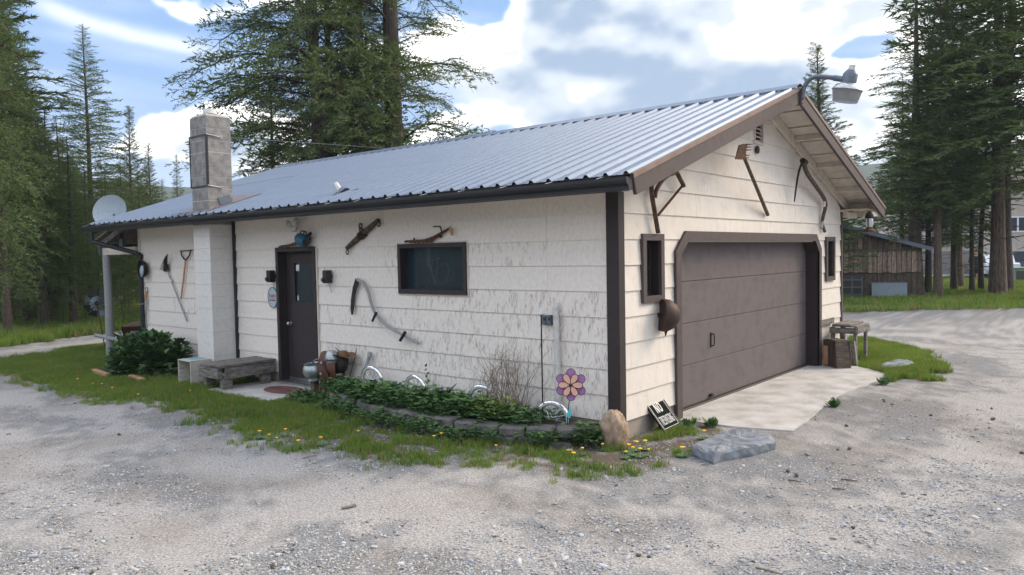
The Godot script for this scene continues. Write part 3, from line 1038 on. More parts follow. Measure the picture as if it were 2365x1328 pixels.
	tube(st, arc([Vector3(-0.69, 2.61, -11.72), Vector3(-0.69, 2.46, -11.72), Vector3(-0.64, 2.40, -11.68), Vector3(-0.10, 2.17, -11.12), Vector3(-0.055, 2.08, -11.07), Vector3(-0.055, 1.9, -11.07), Vector3(-0.055, 0.25, -11.07)], 4), 0.043, 8)
	build(st, "downspout", M.gutter, g)
	# vent pipe through the roof
	st = mb()
	var vb = roof_hit(795, 445)
	tube(st, [vb - Vector3(0, 0.05, 0), vb + Vector3(-0.03, 0.13, -0.16)], 0.045, 14)
	var vp = build(st, "vent_pipe", M.pvc, roof)
	st = mb()
	bar(st, vb + Vector3(-0.14, -0.035, -0.02), vb + Vector3(0.14, 0.058, 0.02), 0.3, 0.004)
	tube(st, [vb + Vector3(0, 0.0, 0), vb + Vector3(-0.012, 0.05, -0.05)], [0.09, 0.05], 14)
	build(st, "pipe_boot", M.galv, vp)

func roof_hit(u, v, up = 0.0):       # photo point on the near roof slope
	var d = ray(u, v)
	# plane: y = RIDGE_Y + up - (RIDGE_X - x) * SLOPE
	var k = (RIDGE_Y + up - RIDGE_X * SLOPE + CAM.x * SLOPE - CAM.y) / (d.y - d.x * SLOPE)
	return CAM + d * k

func roof_core():
	var st = mb()
	for s in [-1.0, 1.0]:
		bar(st, slope_pt(s, 0.02, -5.7, -0.008), slope_pt(s, 4.70, -5.7, -0.008), 12.3, 0.006)
	return st

func frame_rect(st, u0, u1, y0, y1, w, d0, d1, place):      # mitred flat frame between depths d0 and d1
	var o = [[u0, y0], [u1, y0], [u1, y1], [u0, y1]]
	var i = [[u0 + w, y0 + w], [u1 - w, y0 + w], [u1 - w, y1 - w], [u0 + w, y1 - w]]
	flat(st)
	for k in 4:
		var j = (k + 1) % 4
		var a = [place.call(o[k][0], o[k][1], d1), place.call(o[j][0], o[j][1], d1), place.call(i[j][0], i[j][1], d1), place.call(i[k][0], i[k][1], d1)]
		var b = [place.call(o[k][0], o[k][1], d0), place.call(o[j][0], o[j][1], d0), place.call(i[j][0], i[j][1], d0), place.call(i[k][0], i[k][1], d0)]
		var n = a[0] - b[0]
		var cen = (place.call(u0, y0, d1) + place.call(u1, y1, d1)) * 0.5
		face(st, a, n); face(st, b, -n)
		face(st, [a[0], a[1], b[1], b[0]], (a[0] + a[1]) * 0.5 - cen)
		face(st, [a[2], a[3], b[3], b[2]], cen - (a[2] + a[3]) * 0.5)

func make_openings(g, side, gable):
	var on_side = func(a, y, o): return Vector3(-o, y, a)
	var on_gable = func(a, y, o): return Vector3(a, y, o)
	# overhead door and its trim with cut corners
	var outer = [Vector2(1.21, 0.0), Vector2(1.21, 2.02), Vector2(1.47, 2.26), Vector2(6.19, 2.26), Vector2(6.44, 2.01), Vector2(6.44, 0.0)]
	var inner = [Vector2(1.34, 0.0), Vector2(1.34, 1.97), Vector2(1.535, 2.145), Vector2(6.125, 2.145), Vector2(6.325, 1.95), Vector2(6.325, 0.0)]
	var st
	var tr = null
	for k in 5:
		st = mb()
		extrude(st, [outer[k], outer[k + 1], inner[k + 1], inner[k]], Transform3D(Basis(), Vector3(0, 0, 0.02)), 0.032)
		tr = build(st, "door_trim", M.brown, gable)
	st = mb()
	flat(st)
	for k in 5:
		var a = inner[k]
		var b = inner[k + 1]
		face(st, [Vector3(a.x, a.y, 0.045), Vector3(b.x, b.y, 0.045), Vector3(b.x, b.y, -0.21), Vector3(a.x, a.y, -0.21)], Vector3(3.8 - (a.x + b.x) * 0.5, 1.0 - (a.y + b.y) * 0.5, 0))
	build(st, "door_jamb", M.brown_dark, gable)
	st = mb()
	box(st, Vector3(1.3, 1.1, -0.17), Vector3(0.06, 2.2, 0.1)); box(st, Vector3(6.37, 1.1, -0.17), Vector3(0.06, 2.2, 0.1))
	box(st, Vector3(3.83, 2.2, -0.17), Vector3(5.0, 0.1, 0.1))
	build(st, "door_header", M.brown_dark, gable)
	var gd = build(mb_box(Vector3(3.83, 1.07, -0.235), Vector3(5.06, 2.2, 0.03)), "garage_door", M.brown_dark, g)
	for k in 4:
		st = mb()
		var y0 = 0.03 + k * 0.535
		cbox(st, Vector3(3.83, y0 + 0.265, -0.202), Vector3(5.02, 0.529, 0.036), 0.005)
		build(st, "door_panel", M.door_panel, gd)
	var hp = G(1642, 785, -0.18)
	st = mb()
	tube(st, arc([hp + Vector3(0, 0.07, 0), hp + Vector3(0, 0.075, 0.045), hp + Vector3(0, -0.065, 0.045), hp + Vector3(0, -0.07, 0)], 4), 0.008, 6)
	box(st, hp + Vector3(0, 0, 0.004), Vector3(0.03, 0.2, 0.006))
	build(st, "handle", M.iron, gd)
	st = mb()
	box(st, G(1640, 912, -0.18) + Vector3(0, 0, 0.02), Vector3(0.07, 0.035, 0.04))
	build(st, "foot_lift", M.iron, gd)
	st = mb()
	box(st, Vector3(3.83, 0.022, -0.20), Vector3(4.98, 0.03, 0.05))
	build(st, "bottom_seal", M.black, gd)
	# little gable windows
	for x0 in [0.45, 6.71]:
		st = mb()
		frame_rect(st, x0, x0 + 0.48, 1.45, 2.22, 0.075, 0.0, 0.05, on_gable)
		var wf = build(st, "window", M.brown, gable)
		st = mb()
		for e in [[x0 + 0.07, 1.835, 0.012, 0.66], [x0 + 0.41, 1.835, 0.012, 0.66]]: box(st, Vector3(e[0], e[1], -0.05), Vector3(e[2], e[3], 0.12))
		for e in [[x0 + 0.24, 1.515, 0.34, 0.02], [x0 + 0.24, 2.15, 0.34, 0.012]]: box(st, Vector3(e[0], e[1], -0.05), Vector3(e[2], e[3], 0.12))
		build(st, "window_jamb", M.brown_dark, wf)
		st = mb()
		frame_rect(st, x0 + 0.076, x0 + 0.404, 1.525, 2.144, 0.04, -0.11, -0.08, on_gable)
		box(st, Vector3(x0 + 0.24, 1.835, -0.092), Vector3(0.25, 0.022, 0.022))
		build(st, "sash", M.brown_dark, wf)
		st = mb()
		box(st, Vector3(x0 + 0.24, 1.835, -0.10), Vector3(0.25, 0.54, 0.004))
		build(st, "pane", M.glass, wf)
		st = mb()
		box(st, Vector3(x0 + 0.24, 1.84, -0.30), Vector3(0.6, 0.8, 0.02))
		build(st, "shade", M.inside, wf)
	# louvred gable vent
	st = mb()
	frame_rect(st, 3.61, 3.95, 3.52, 3.92, 0.03, -0.02, 0.03, on_gable)
	var vent = build(st, "gable_vent", M.beige, gable)
	st = mb(); box(st, Vector3(3.78, 3.72, -0.10), Vector3(0.32, 0.38, 0.01)); build(st, "vent_back", M.black, vent)
	for k in 6:
		st = mb()
		box(st, Vector3(3.78, 3.575 + k * 0.058, 0.0), Vector3(0.28, 0.005, 0.055), Basis(Vector3.RIGHT, 0.7))
		build(st, "slat", M.beige, vent)
	st = mb()
	var vp = G(1748, 346, 0.03)
	tube(st, [vp, vp + Vector3(0, 0, 0.02)], 0.055, 14)
	build(st, "round_plate", M.iron, gable)
	# wide window of the long wall
	st = mb()
	frame_rect(st, -3.43, -2.17, 1.52, 2.18, 0.055, -0.02, 0.045, on_side)
	var wf = build(st, "window", M.brown_dark, side)
	st = mb()
	for e in [[-3.385, 1.85, 0.012, 0.57], [-2.215, 1.85, 0.012, 0.57]]: box(st, Vector3(0.03, e[1], e[0]), Vector3(0.12, e[3], e[2]))
	for e in [[-2.8, 1.575, 1.16, 0.012], [-2.8, 2.125, 1.16, 0.012]]: box(st, Vector3(0.03, e[1], e[0]), Vector3(0.12, e[3], e[2]))
	build(st, "window_jamb", M.brown_dark, wf)
	st = mb(); box(st, Vector3(0.085, 1.85, -2.8), Vector3(0.004, 0.55, 1.17)); build(st, "pane", M.glass, wf)
	st = mb(); frame_rect(st, -3.455, -2.145, 1.5, 2.2, 0.03, 0.0, 0.024, on_side); build(st, "window_casing", M.beige, wf)
	# door of the long wall
	st = mb()
	for e in [[-6.295, 1.095, 0.07, 2.19], [-5.315, 1.095, 0.07, 2.19], [-5.805, 2.155, 0.91, 0.07]]: cbox(st, Vector3(0.005, e[1], e[0]), Vector3(0.11, e[3], e[2]), 0.004)
	var df = build(st, "door_frame", M.brown_dark, side)
	st = mb()
	for e in [[-6.256, 1.06, 0.012, 2.1], [-5.354, 1.06, 0.012, 2.1], [-5.805, 2.115, 0.9, 0.012]]: box(st, Vector3(0.10, e[1], e[0]), Vector3(0.10, e[3], e[2]))
	build(st, "door_stop", M.brown_dark, df)
	st = mb(); box(st, Vector3(-0.02, 1.1, -5.262), Vector3(0.03, 2.18, 0.03)); build(st, "door_casing", M.beige, df)
	st = mb()
	for r in pieces([-6.245, -5.365, 0.07, 2.105], [[-6.02, -5.52, 1.33, 1.95]]):
		box(st, Vector3(0.115, (r[2] + r[3]) * 0.5, (r[0] + r[1]) * 0.5), Vector3(0.045, r[3] - r[2], r[1] - r[0]))
	var door = build(st, "entry_door", M.brown_dark, g)
	st = mb(); frame_rect(st, -6.04, -5.50, 1.31, 1.97, 0.03, -0.095, -0.085, on_side); build(st, "lite_frame", M.brown_dark, door)
	st = mb(); box(st, Vector3(0.115, 1.64, -5.77), Vector3(0.005, 0.62, 0.5)); build(st, "pane", M.glass, door)
	st = mb(); box(st, Vector3(0.092, 1.325, -5.77), Vector3(0.012, 0.012, 0.52)); build(st, "sill_strip", M.steel, door)
	st = mb(); box(st, Vector3(0.109, 1.865, -5.955), Vector3(0.003, 0.10, 0.085)); build(st, "paper_note", M.white_paint, door)
	st = mb(); box(st, Vector3(0.109, 1.385, -5.965), Vector3(0.003, 0.065, 0.04)); box(st, Vector3(0.109, 1.435, -5.965), Vector3(0.003, 0.022, 0.016)); build(st, "sticker", M.sign_blue, door)
	st = mb()
	lathe(st, [Vector2(0.034, 0), Vector2(0.034, 0.012), Vector2(0.012, 0.016), Vector2(0.012, 0.04), Vector2(0.028, 0.05), Vector2(0.030, 0.065), Vector2(0.018, 0.078), Vector2(0, 0.08)], Transform3D(Basis(Vector3.BACK, PI / 2), Vector3(0.093, 0.98, -6.15)), 16)
	build(st, "knob", M.steel, door)
	st = mb(); box(st, Vector3(-0.005, 0.05, -5.805), Vector3(0.16, 0.05, 0.97)); build(st, "threshold", M.steel, df)
	st = mb(); box(st, Vector3(0.091, 0.10, -5.805), Vector3(0.006, 0.045, 0.87)); build(st, "door_sweep", M.steel, door)
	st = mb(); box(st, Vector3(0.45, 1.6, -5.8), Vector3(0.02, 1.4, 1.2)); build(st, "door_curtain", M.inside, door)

func mb_box(c, s):
	var st = mb(); box(st, c, s); return st

func make_chimney(g):
	var st = mb()
	var cx = -0.2295
	var cz = -7.865
	box(st, Vector3(cx, 2.2, cz), Vector3(0.434, 4.38, 0.524))
	var ch = build(st, "chimney", M.mortar, g)
	for k in 22:
		st = mb()
		var y = 0.1 + 0.2 * k
		var tall = 0.1965
		var grow = 0.0 if k < 13 else -0.003
		cbox(st, Vector3(cx + rr(-0.002, 0.002), y, cz + rr(-0.003, 0.003)), Vector3(0.443 + grow, tall, 0.533 + grow), 0.0035)
		build(st, "block", M.block_paint if k < 13 else M.block_raw, ch)
	st = mb()
	box(st, Vector3(cx, 4.415, cz), Vector3(0.40, 0.03, 0.49))
	build(st, "crown", M.mortar, ch)
	var fx = Transform3D(Basis(), Vector3(cx, 4.43, cz))
	st = mb(); lathe(st, [Vector2(0.125, 0), Vector2(0.125, 0.035), Vector2(0.11, 0.035)], fx, 20); build(st, "flue_collar", M.leather, ch)
	st = mb(); lathe(st, [Vector2(0.105, 0), Vector2(0.108, 0.12), Vector2(0.092, 0.12), Vector2(0.09, 0.0)], fx, 20); build(st, "flue_liner", M.white_paint, ch)
	# black angle-iron brace
	st = mb()
	var xo = -0.458
	var zo = -7.592
	box(st, Vector3(xo, 3.66, zo - 0.008), Vector3(0.014, 0.84, 0.03)); box(st, Vector3(xo + 0.016, 3.66, zo), Vector3(0.03, 0.84, 0.014))
	box(st, Vector3(xo, 3.66, -8.135), Vector3(0.012, 0.84, 0.02))
	for y in [3.24, 4.08]: box(st, Vector3(xo - 0.002, y, cz), Vector3(0.012, 0.022, 0.57))
	build(st, "brace", M.gutter, ch)
	st = mb()
	for y in [3.24, 4.08]:
		tube(st, [Vector3(-0.46, y + 0.005, -7.585), Vector3(-0.22, y - 0.02, -7.575)], 0.009, 6)
		ring(st, Vector3(-0.2, y - 0.02, -7.575), Vector3(0, 0, 1), 0.02, 0.005, 10, 5)
	build(st, "turnbuckle", M.steel, ch)
	# flashing on the roof and tar strip beside the stack
	st = mb()
	var nrm = Vector3(-SLOPE, 1, 0).normalized()
	bar(st, roof_at(-0.56, -7.9, 0.024), roof_at(0.45, -7.9, 0.024), 1.0, 0.004, 0.0, nrm)
	build(st, "flashing", M.rake_flash, ch)
	st = mb()
	box(st, Vector3(-0.16, 3.02, -7.585), Vector3(0.22, 0.12, 0.01), Basis(Vector3.BACK, 0.32))
	build(st, "step_flashing", M.galv, ch)
	st = mb()
	box(st, Vector3(-0.028, 1.4, -7.57), Vector3(0.05, 2.5, 0.04))
	build(st, "tar_strip", M.gutter, ch)
	# two guy wires from the stack to the far fir
	var far = D(1000, 352, 27.0)
	var n = 0
	for y in [4.06, 3.22]:
		st = mb()
		var a = Vector3(-0.2, y, -7.575)
		var b = Vector3(RIDGE_X, RIDGE_Y + (0.34 if n == 0 else 0.30), -6.2 - 1.4 * n)
		var c = Vector3(14.5, RIDGE_Y + 1.1 - 0.4 * n, -14.0)
		var pts = []
		for i in 13:
			var t = i / 12.0
			pts.append(a.lerp(c, t) + Vector3(0, -0.55 * t * (1 - t) + (0.55 if n == 1 else 0.25) * sin(t * PI), 0))
		tube(st, pts, 0.0045, 5, false)
		var w = build(st, "guy_wire", M.galv)
		tag(w, ["upper guy wire running from chimney brace over the roof", "lower guy wire running from chimney brace over the roof"][n], "wire", "guy wires at the chimney")
		n += 1

func roof_at(x, z, up):
	return Vector3(x, roof_y(x), z) + Vector3(-SLOPE, 1, 0).normalized() * up

func make_slabs():
	var st = mb()
	extrude(st, apron, Transform3D(Basis(Vector3.RIGHT, Vector3(0, 0, 1), Vector3(0, -1, 0)), Vector3(0, 0.016, 0)), 0.09)
	box(st, Vector3(3.83, -0.010, -0.105), Vector3(4.98, 0.04, 0.205))
	var o = build(st, "driveway_apron", M.concrete)
	tag(o, "pale concrete apron in front of the brown garage door", "pavement", "", "structure")
	st = mb()
	extrude(st, [Vector2(-0.03, -5.05), Vector2(-1.02, -5.10), Vector2(-1.08, -5.6), Vector2(-1.05, -6.72), Vector2(-0.03, -6.75)], Transform3D(Basis(Vector3.RIGHT, Vector3(0, 0, 1), Vector3(0, -1, 0)), Vector3(0, 0.035, 0)), 0.1)
	o = build(st, "doorstep", M.concrete)
	tag(o, "small concrete step slab at the brown entry door", "pavement", "", "structure")
	st = mb()
	lathe(st, [Vector2(0, 0.012), Vector2(0.30, 0.012), Vector2(0.31, 0.004), Vector2(0.31, 0.0)], Transform3D(Basis().scaled(Vector3(0.75, 1, 1.35)), Vector3(-0.42, 0.036, -5.62)), 32)
	o = thing("doormat", "oval brick red doormat on the concrete step", "doormat", Vector3(-0.42, 0.036, -5.62))
	build(st, "base", M.mat_red, o)
	for k in 6:
		st = mb()
		var pts = []
		for i in 33: pts.append(Vector3(-0.42 + cos(TAU * i / 32) * 0.75 * (0.05 + k * 0.047), 0.049, -5.62 + sin(TAU * i / 32) * 1.35 * (0.05 + k * 0.047)))
		tube(st, pts, 0.006, 5, false)
		build(st, "braid", M.mat_red, o)

# ---------------------------------------------------------------- tools on the long wall
func line_s(list, x):
	var out = []
	for q in list: out.append(S(q[0], q[1], q[2] if q.size() > 2 else x))
	return out

func poly_on(list, map_uv, origin, bx_, by_):      # photo outline to 2D on a plane
	var out = []
	for q in list:
		var p = map_uv.call(q[0], q[1]) - origin
		out.append(Vector2(p.dot(bx_), p.dot(by_)))
	return out

func make_wall_tools():
	var st
	var x = -0.05
	# leaf rake
	var t = thing("leaf_rake", "leaf rake with fan of thin tines hung head up on the white wall", "rake", S(431, 741, x))
	st = mb(); tube(st, line_s([[387, 626], [409, 683], [431.8, 741.5]], x), 0.014, 8); build(st, "handle", M.silver_wood, t)
	var hub = S(387, 624, x)
	st = mb()
	extrude(st, poly_on([[388.5, 628], [389, 610], [383, 612], [378, 618], [378, 627]], func(u, v): return S(u, v, x), hub, Vector3(0, 0, 1), Vector3.UP), Transform3D(Basis(Vector3(0, 0, 1), Vector3.UP, Vector3(-1, 0, 0)), hub), 0.008)
	build(st, "tine_plate", M.iron, t)
	for i in 15:
		var k = i / 14.0
		var tip = S(lerpf(388, 368.5, pow(k, 0.8)), 586.0 + 37.0 * pow(k, 1.25), x - 0.05)
		st = mb(); tube(st, arc([hub, hub.lerp(tip, 0.6) + Vector3(-0.01, 0, 0), tip], 3), 0.006, 5); build(st, "tine", M.iron, t)
	st = mb(); tube(st, line_s([[395.5, 646], [397.5, 651]], x), 0.019, 8); build(st, "ferrule", M.steel, t)
	# fork handle
	t = thing("pitchfork_handle", "old wooden shovel shaft with black D grip hung on the white wall", "tool", S(418, 691, x))
	st = mb(); tube(st, line_s([[428.5, 600], [424, 645], [417.7, 691]], x), [0.016, 0.017, 0.014], 8); build(st, "shaft", M.handle_wood, t)
	st = mb(); tube(st, arc(line_s([[418, 579], [419.5, 588], [424, 596], [428.3, 600], [433, 596], [438, 588], [439.5, 579]], x), 3), 0.013, 8); build(st, "grip", M.iron, t)
	st = mb(); tube(st, line_s([[415.5, 579.5], [444, 577.5]], x), 0.009, 6); build(st, "crossbar", M.rust, t)
	# old headlamp
	t = thing("headlamp", "dented old headlamp shell with pale broken lens on the white wall", "ornament", S(340, 621, -0.02))
	var hc = S(340, 621, -0.02)
	st = mb(); lathe(st, [Vector2(0.05, 0), Vector2(0.12, 0.04), Vector2(0.155, 0.11), Vector2(0.16, 0.13), Vector2(0.145, 0.13)], Transform3D(Basis(Vector3.BACK, PI / 2).scaled(Vector3(1, 1.2, 0.9)), hc), 22); build(st, "shell", M.iron, t)
	st = mb(); rock(st, hc + Vector3(-0.10, -0.05, 0.02), 0.1, Vector3(0.35, 1.0, 0.85), 5, 0.4, 8); build(st, "lens", M.sign_blue, t)
	# hanging tool with ring
	t = thing("ice_chisel", "narrow rusty tool with ring top and side foot bar on the white wall", "tool", S(338, 750, x))
	st = mb(); ring(st, S(338.7, 669, x), Vector3(1, 0, 0), 0.045, 0.007, 14, 6); build(st, "ring", M.iron, t)
	st = mb(); tube(st, line_s([[337.5, 674], [337, 696]], x), 0.024, 8); build(st, "grip", M.handle_wood, t)
	st = mb(); tube(st, line_s([[338.5, 694], [338, 745], [339, 752]], x), [0.017, 0.014, 0.005], 6); build(st, "blade", M.steel, t)
	st = mb(); tube(st, [S(340, 701, x), S(322, 703, x - 0.05)], 0.014, 6, true, 0.6); build(st, "foot_bar", M.silver_wood, t)
	# whiffletree
	t = thing("whiffletree", "wooden whiffletree with iron rings hung aslant on the white wall", "tool", S(838, 541, x))
	var wa = S(801.6, 573.0, x)
	var wb = S(874, 508, x)
	st = mb(); tube(st, [wa, wa.lerp(wb, 0.25), wa.lerp(wb, 0.5), wa.lerp(wb, 0.75), wb], [0.036, 0.048, 0.055, 0.046, 0.034], 10, true, 0.8); build(st, "bar", M.dark_wood, t)
	st = mb(); tube(st, [wa.lerp(wb, 0.43), wa.lerp(wb, 0.57)], 0.06, 10); build(st, "band", M.iron, t)
	st = mb(); ring(st, S(802, 582.3, x), Vector3(1, 0, 0.1), 0.033, 0.008, 14, 6); build(st, "ring", M.iron, t)
	st = mb(); ring(st, S(832.4, 522, x), Vector3(1, 0, 0.1), 0.036, 0.009, 14, 6); ring(st, S(833, 532, x), Vector3(0.5, 0, 1), 0.036, 0.009, 14, 6); build(st, "ring", M.iron, t)
	st = mb(); tube(st, arc(line_s([[873, 507], [877.5, 512], [878, 519], [874.5, 523], [871.5, 519]], x), 3), 0.009, 6); build(st, "hook", M.iron, t)
	# floodlight
	t = thing("floodlight", "grey twin floodlight with motion sensor over the brown entry door", "lamp", S(681, 515, 0.0))
	st = mb(); lathe(st, [Vector2(0, 0.03), Vector2(0.06, 0.03), Vector2(0.06, 0)], Transform3D(Basis(Vector3.BACK, PI / 2), S(684, 513, -0.015)), 16); build(st, "base", M.pvc, t)
	var dirs = [[S(680, 516, -0.2), Vector3(-0.8, -0.45, 0.4)], [S(668, 517, -0.16), Vector3(-0.5, -0.1, -0.85)]]
	for q in dirs:
		var bz = basis_z(q[1])
		var xf = Transform3D(Basis(bz.x, bz.z, -bz.y), q[0])
		st = mb(); lathe(st, [Vector2(0, -0.1), Vector2(0.035, -0.09), Vector2(0.045, -0.03), Vector2(0.062, 0.02), Vector2(0.058, 0.025), Vector2(0.03, -0.03)], xf, 18)
		tube(st, [q[0] - q[1].normalized() * 0.07, S(684, 513, -0.04)], 0.014, 6)
		var h = build(st, "lamp_head", M.pvc, t)
		st = mb(); lathe(st, [Vector2(0, 0.018), Vector2(0.04, 0.016), Vector2(0.056, 0.008)], xf, 16); build(st, "lens", M.lens, h)
	st = mb(); rock(st, S(679, 529, -0.1), 0.045, Vector3(1, 1, 1.1), 2, 0.05, 8); build(st, "sensor", M.pvc, t)
	# toy-like teal saw made from an old tank
	t = thing("chainsaw", "old chainsaw with teal engine and rusty bar above the entry door", "saw", S(690, 560, -0.1))
	var c0 = S(690, 549, -0.10)
	var c1 = S(706, 560, -0.14)
	st = mb(); tube(st, [c0, c0.lerp(c1, 0.12), c0.lerp(c1, 0.5), c0.lerp(c1, 0.85), c1], [0.05, 0.085, 0.098, 0.088, 0.06], 18); build(st, "engine", M.teal, t)
	st = mb(); tube(st, [c1, c1.lerp(c0, -0.08)], 0.05, 14); build(st, "end_cap", M.black, t)
	st = mb(); extrude(st, poly_on([[643, 571], [648, 567], [668, 564], [686, 558], [688, 565], [682, 568], [680, 566.5], [676, 570], [673, 568.5], [669, 571.5], [665, 570], [660, 572.5], [656, 571], [650, 573]], func(u, v): return S(u, v, -0.09), c0, Vector3(0, 0, 1), Vector3.UP), Transform3D(Basis(Vector3(0, 0, 1), Vector3.UP, Vector3(-1, 0, 0)), c0 + Vector3(0.01, 0, 0)), 0.012); build(st, "saw_bar", M.rust, t)
	st = mb()
	for q in [[[693, 543], [696, 534], [702, 535], [700, 544]], [[700, 544], [703, 535], [707, 537], [708, 547]]]: tube(st, arc(line_s(q, -0.12), 3), 0.011, 6)
	build(st, "handle", M.black, t)
	st = mb(); tube(st, arc(line_s([[706, 549], [712, 543], [719, 538.5]], -0.12), 3), [0.013, 0.014, 0.016, 0.02, 0.024, 0.026, 0.012], 8); tube(st, line_s([[714, 543], [716.5, 554]], -0.12), [0.014, 0.016], 6); build(st, "throttle", M.iron, t)
	# crosscut bar over the window
	t = thing("antique_saw", "rusty curved antique saw with wooden grip above the wide window", "saw", S(985, 550, x))
	var so = S(985, 545, x)
	var mp = func(u, v): return S(u, v, x)
	var zp = func(list):
		var o = []
		for q in list: o.append([920 + q[0] * 0.13554, 510 + q[1] * 0.13554])
		return o
	var sx = Transform3D(Basis(Vector3(0, 0, 1), Vector3.UP, Vector3(-1, 0, 0)), so)
	var teeth = [[105, 355], [130, 332], [300, 326], [450, 314], [600, 262], [735, 185], [865, 118], [885, 145], [760, 218], [700, 268], [550, 372], [520, 358], [490, 378], [460, 360], [425, 380], [395, 362], [355, 382], [325, 364], [285, 384], [255, 366], [215, 382], [185, 366], [120, 372]]
	st = mb(); extrude(st, poly_on(zp.call(teeth), mp, so, Vector3(0, 0, 1), Vector3.UP), sx, 0.01); build(st, "blade", M.rust, t)
	st = mb(); tube(st, line_s(zp.call([[870, 105], [895, 150], [920, 250]]), x - 0.02), [0.013, 0.022, 0.016], 8); build(st, "grip", M.handle_wood, t)
	st = mb(); tube(st, line_s(zp.call([[598, 96], [712, 96], [745, 195]]), x - 0.03), 0.010, 6); build(st, "bracket", M.iron, t)
	st = mb(); box(st, S(920 + 720 * 0.13554, 510 + 262 * 0.13554, x), Vector3(0.02, 0.04, 0.03)); box(st, S(920 + 270 * 0.13554, 510 + 318 * 0.13554, x), Vector3(0.014, 0.04, 0.02)); build(st, "lug", M.iron, t)
	# scythe
	t = thing("scythe", "scythe with grey curved handle and dark blade on the peeling white wall", "scythe", S(900, 740, x))
	var sn = arc(line_s([[825, 645], [838, 654], [850, 674], [858, 703], [869, 727], [892, 751], [920, 768], [967, 793]], x - 0.03), 4)
	var sr = []
	for i in sn.size(): sr.append(lerpf(0.024, 0.017, float(i) / sn.size()))
	st = mb(); tube(st, sn, sr, 10); build(st, "snath", M.silver_wood, t)
	st = mb(); extrude(st, poly_on([[822, 643], [830, 645], [826, 660], [820, 685], [818, 710], [816, 726], [813, 727], [811, 712], [812, 690], [816, 664]], mp, so, Vector3(0, 0, 1), Vector3.UP), Transform3D(sx.basis, so), 0.012); build(st, "blade", M.iron, t)
	st = mb(); tube(st, line_s([[869, 722], [860, 742]], x - 0.05), [0.022, 0.016], 8); build(st, "grip", M.black, t)
	st = mb(); tube(st, line_s([[936, 767], [924, 787]], x - 0.05), [0.024, 0.02], 8); build(st, "grip", M.black, t)
	# speaker boxes
	for q in [[623, 638, "black wall speaker on siding just above the oval sign"], [753.5, 639, "black wall speaker on siding between entry door and scythe"]]:
		t = thing("wall_speaker", q[2], "speaker", S(q[0], q[1], 0.0), "black speakers beside the entry door")
		var sc = S(q[0] + 2, q[1], -0.09)
		st = mb(); cbox(st, sc, Vector3(0.11, 0.19, 0.10), 0.012); build(st, "case", M.black, t)
		st = mb(); lathe(st, [Vector2(0.03, 0), Vector2(0.032, 0.02), Vector2(0, 0.03)], Transform3D(Basis(Vector3.BACK, PI / 2), sc + Vector3(-0.054, -0.045, -0.02)), 14); build(st, "cone", M.black, t)
		st = mb(); box(st, sc + Vector3(0.07, 0, 0), Vector3(0.04, 0.06, 0.05)); build(st, "bracket", M.black, t)
		st = mb(); tube(st, arc([sc + Vector3(0.03, -0.085, -0.02), sc + Vector3(0.06, -0.14, -0.015), sc + Vector3(0.058, -0.2, 0.0), sc + Vector3(0.06, -0.24, 0.02)], 3), 0.004, 5); build(st, "wire", M.galv, t)
	# oval sign
	t = thing("oval_sign", "pale blue oval battery sign with red lettering beside the entry door", "sign", S(631, 687, 0.0))
	var oc = S(631, 687, -0.02)
	var sb = Basis(Vector3.BACK, PI / 2).scaled(Vector3(1, 1.28, 1))
	st = mb(); lathe(st, [Vector2(0, 0.012), Vector2(0.122, 0.012), Vector2(0.124, 0.0)], Transform3D(sb, oc), 32); build(st, "face", M.sign_blue, t)
	st = mb(); lathe(st, [Vector2(0.12, 0.0), Vector2(0.132, 0.0), Vector2(0.132, 0.018), Vector2(0.12, 0.016)], Transform3D(sb, oc), 32); build(st, "rim", M.sign_rim, t)
	var face_b = Basis(Vector3(0, 0, 1), Vector3.UP, Vector3(-1, 0, 0))
	word("Exide", 0.066, M.red_print, "lettering", t, Transform3D(face_b, oc + Vector3(-0.014, 0.032, 0)), 700, 0.004, "Droid Serif")
	word("BATTERIES", 0.036, M.red_print, "lettering", t, Transform3D(face_b, oc + Vector3(-0.014, -0.045, 0)), 700)
	st = mb(); box(st, oc + Vector3(-0.014, -0.008, 0), Vector3(0.004, 0.004, 0.19)); box(st, oc + Vector3(-0.014, -0.008, -0.005), Vector3(0.005, 0.010, 0.02)); build(st, "rule", M.ink, t)
	# conduit and outlets
	t = thing("drain_pipe", "white plastic pipe running down the peeling wall behind the pinwheel", "pipe", S(1290, 955, -0.06))
	st = mb(); tube(st, arc([S(1288, 709, 0.0), S(1286, 708, -0.06), S(1283, 716, -0.07), S(1284, 730, -0.07)], 4) + [S(1287, 830, -0.07), S(1292, 985, -0.07)], 0.034, 12); build(st, "pipe", M.pvc, t)
	st = mb(); tube(st, [S(1288, 709, 0.0), S(1288, 709, -0.05)], 0.048, 12); build(st, "collar", M.pvc, t)
	for q in [[1257.5, 739, "weathered grey outlet box beside the tall plant pole"], [1269, 739, "weathered grey outlet box beside the white drain pipe"]]:
		t = thing("outlet_box", q[2], "outlet", S(q[0], q[1], -0.02), "outlet boxes on the long wall")
		st = mb(); cbox(st, S(q[0], q[1], -0.045), Vector3(0.05, 0.11, 0.062), 0.006); build(st, "cover", M.galv, t)
		st = mb(); box(st, S(q[0] - 0.5, q[1] - 2, -0.072), Vector3(0.006, 0.03, 0.025)); build(st, "socket", M.black, t)
	# what stands behind the wide window
	t = thing("wire_stand", "tangled pale wire stand seen behind the wide window glass", "ornament", Vector3(0.35, 1.56, -2.7))
	for k in 4:
		st = mb()
		var a = S(rr(985, 1040), rr(590, 610), 0.35)
		tube(st, [a, S(rr(985, 1055), rr(650, 660), rr(0.3, 0.4))], 0.004, 5); build(st, "wire", M.white_paint, t)
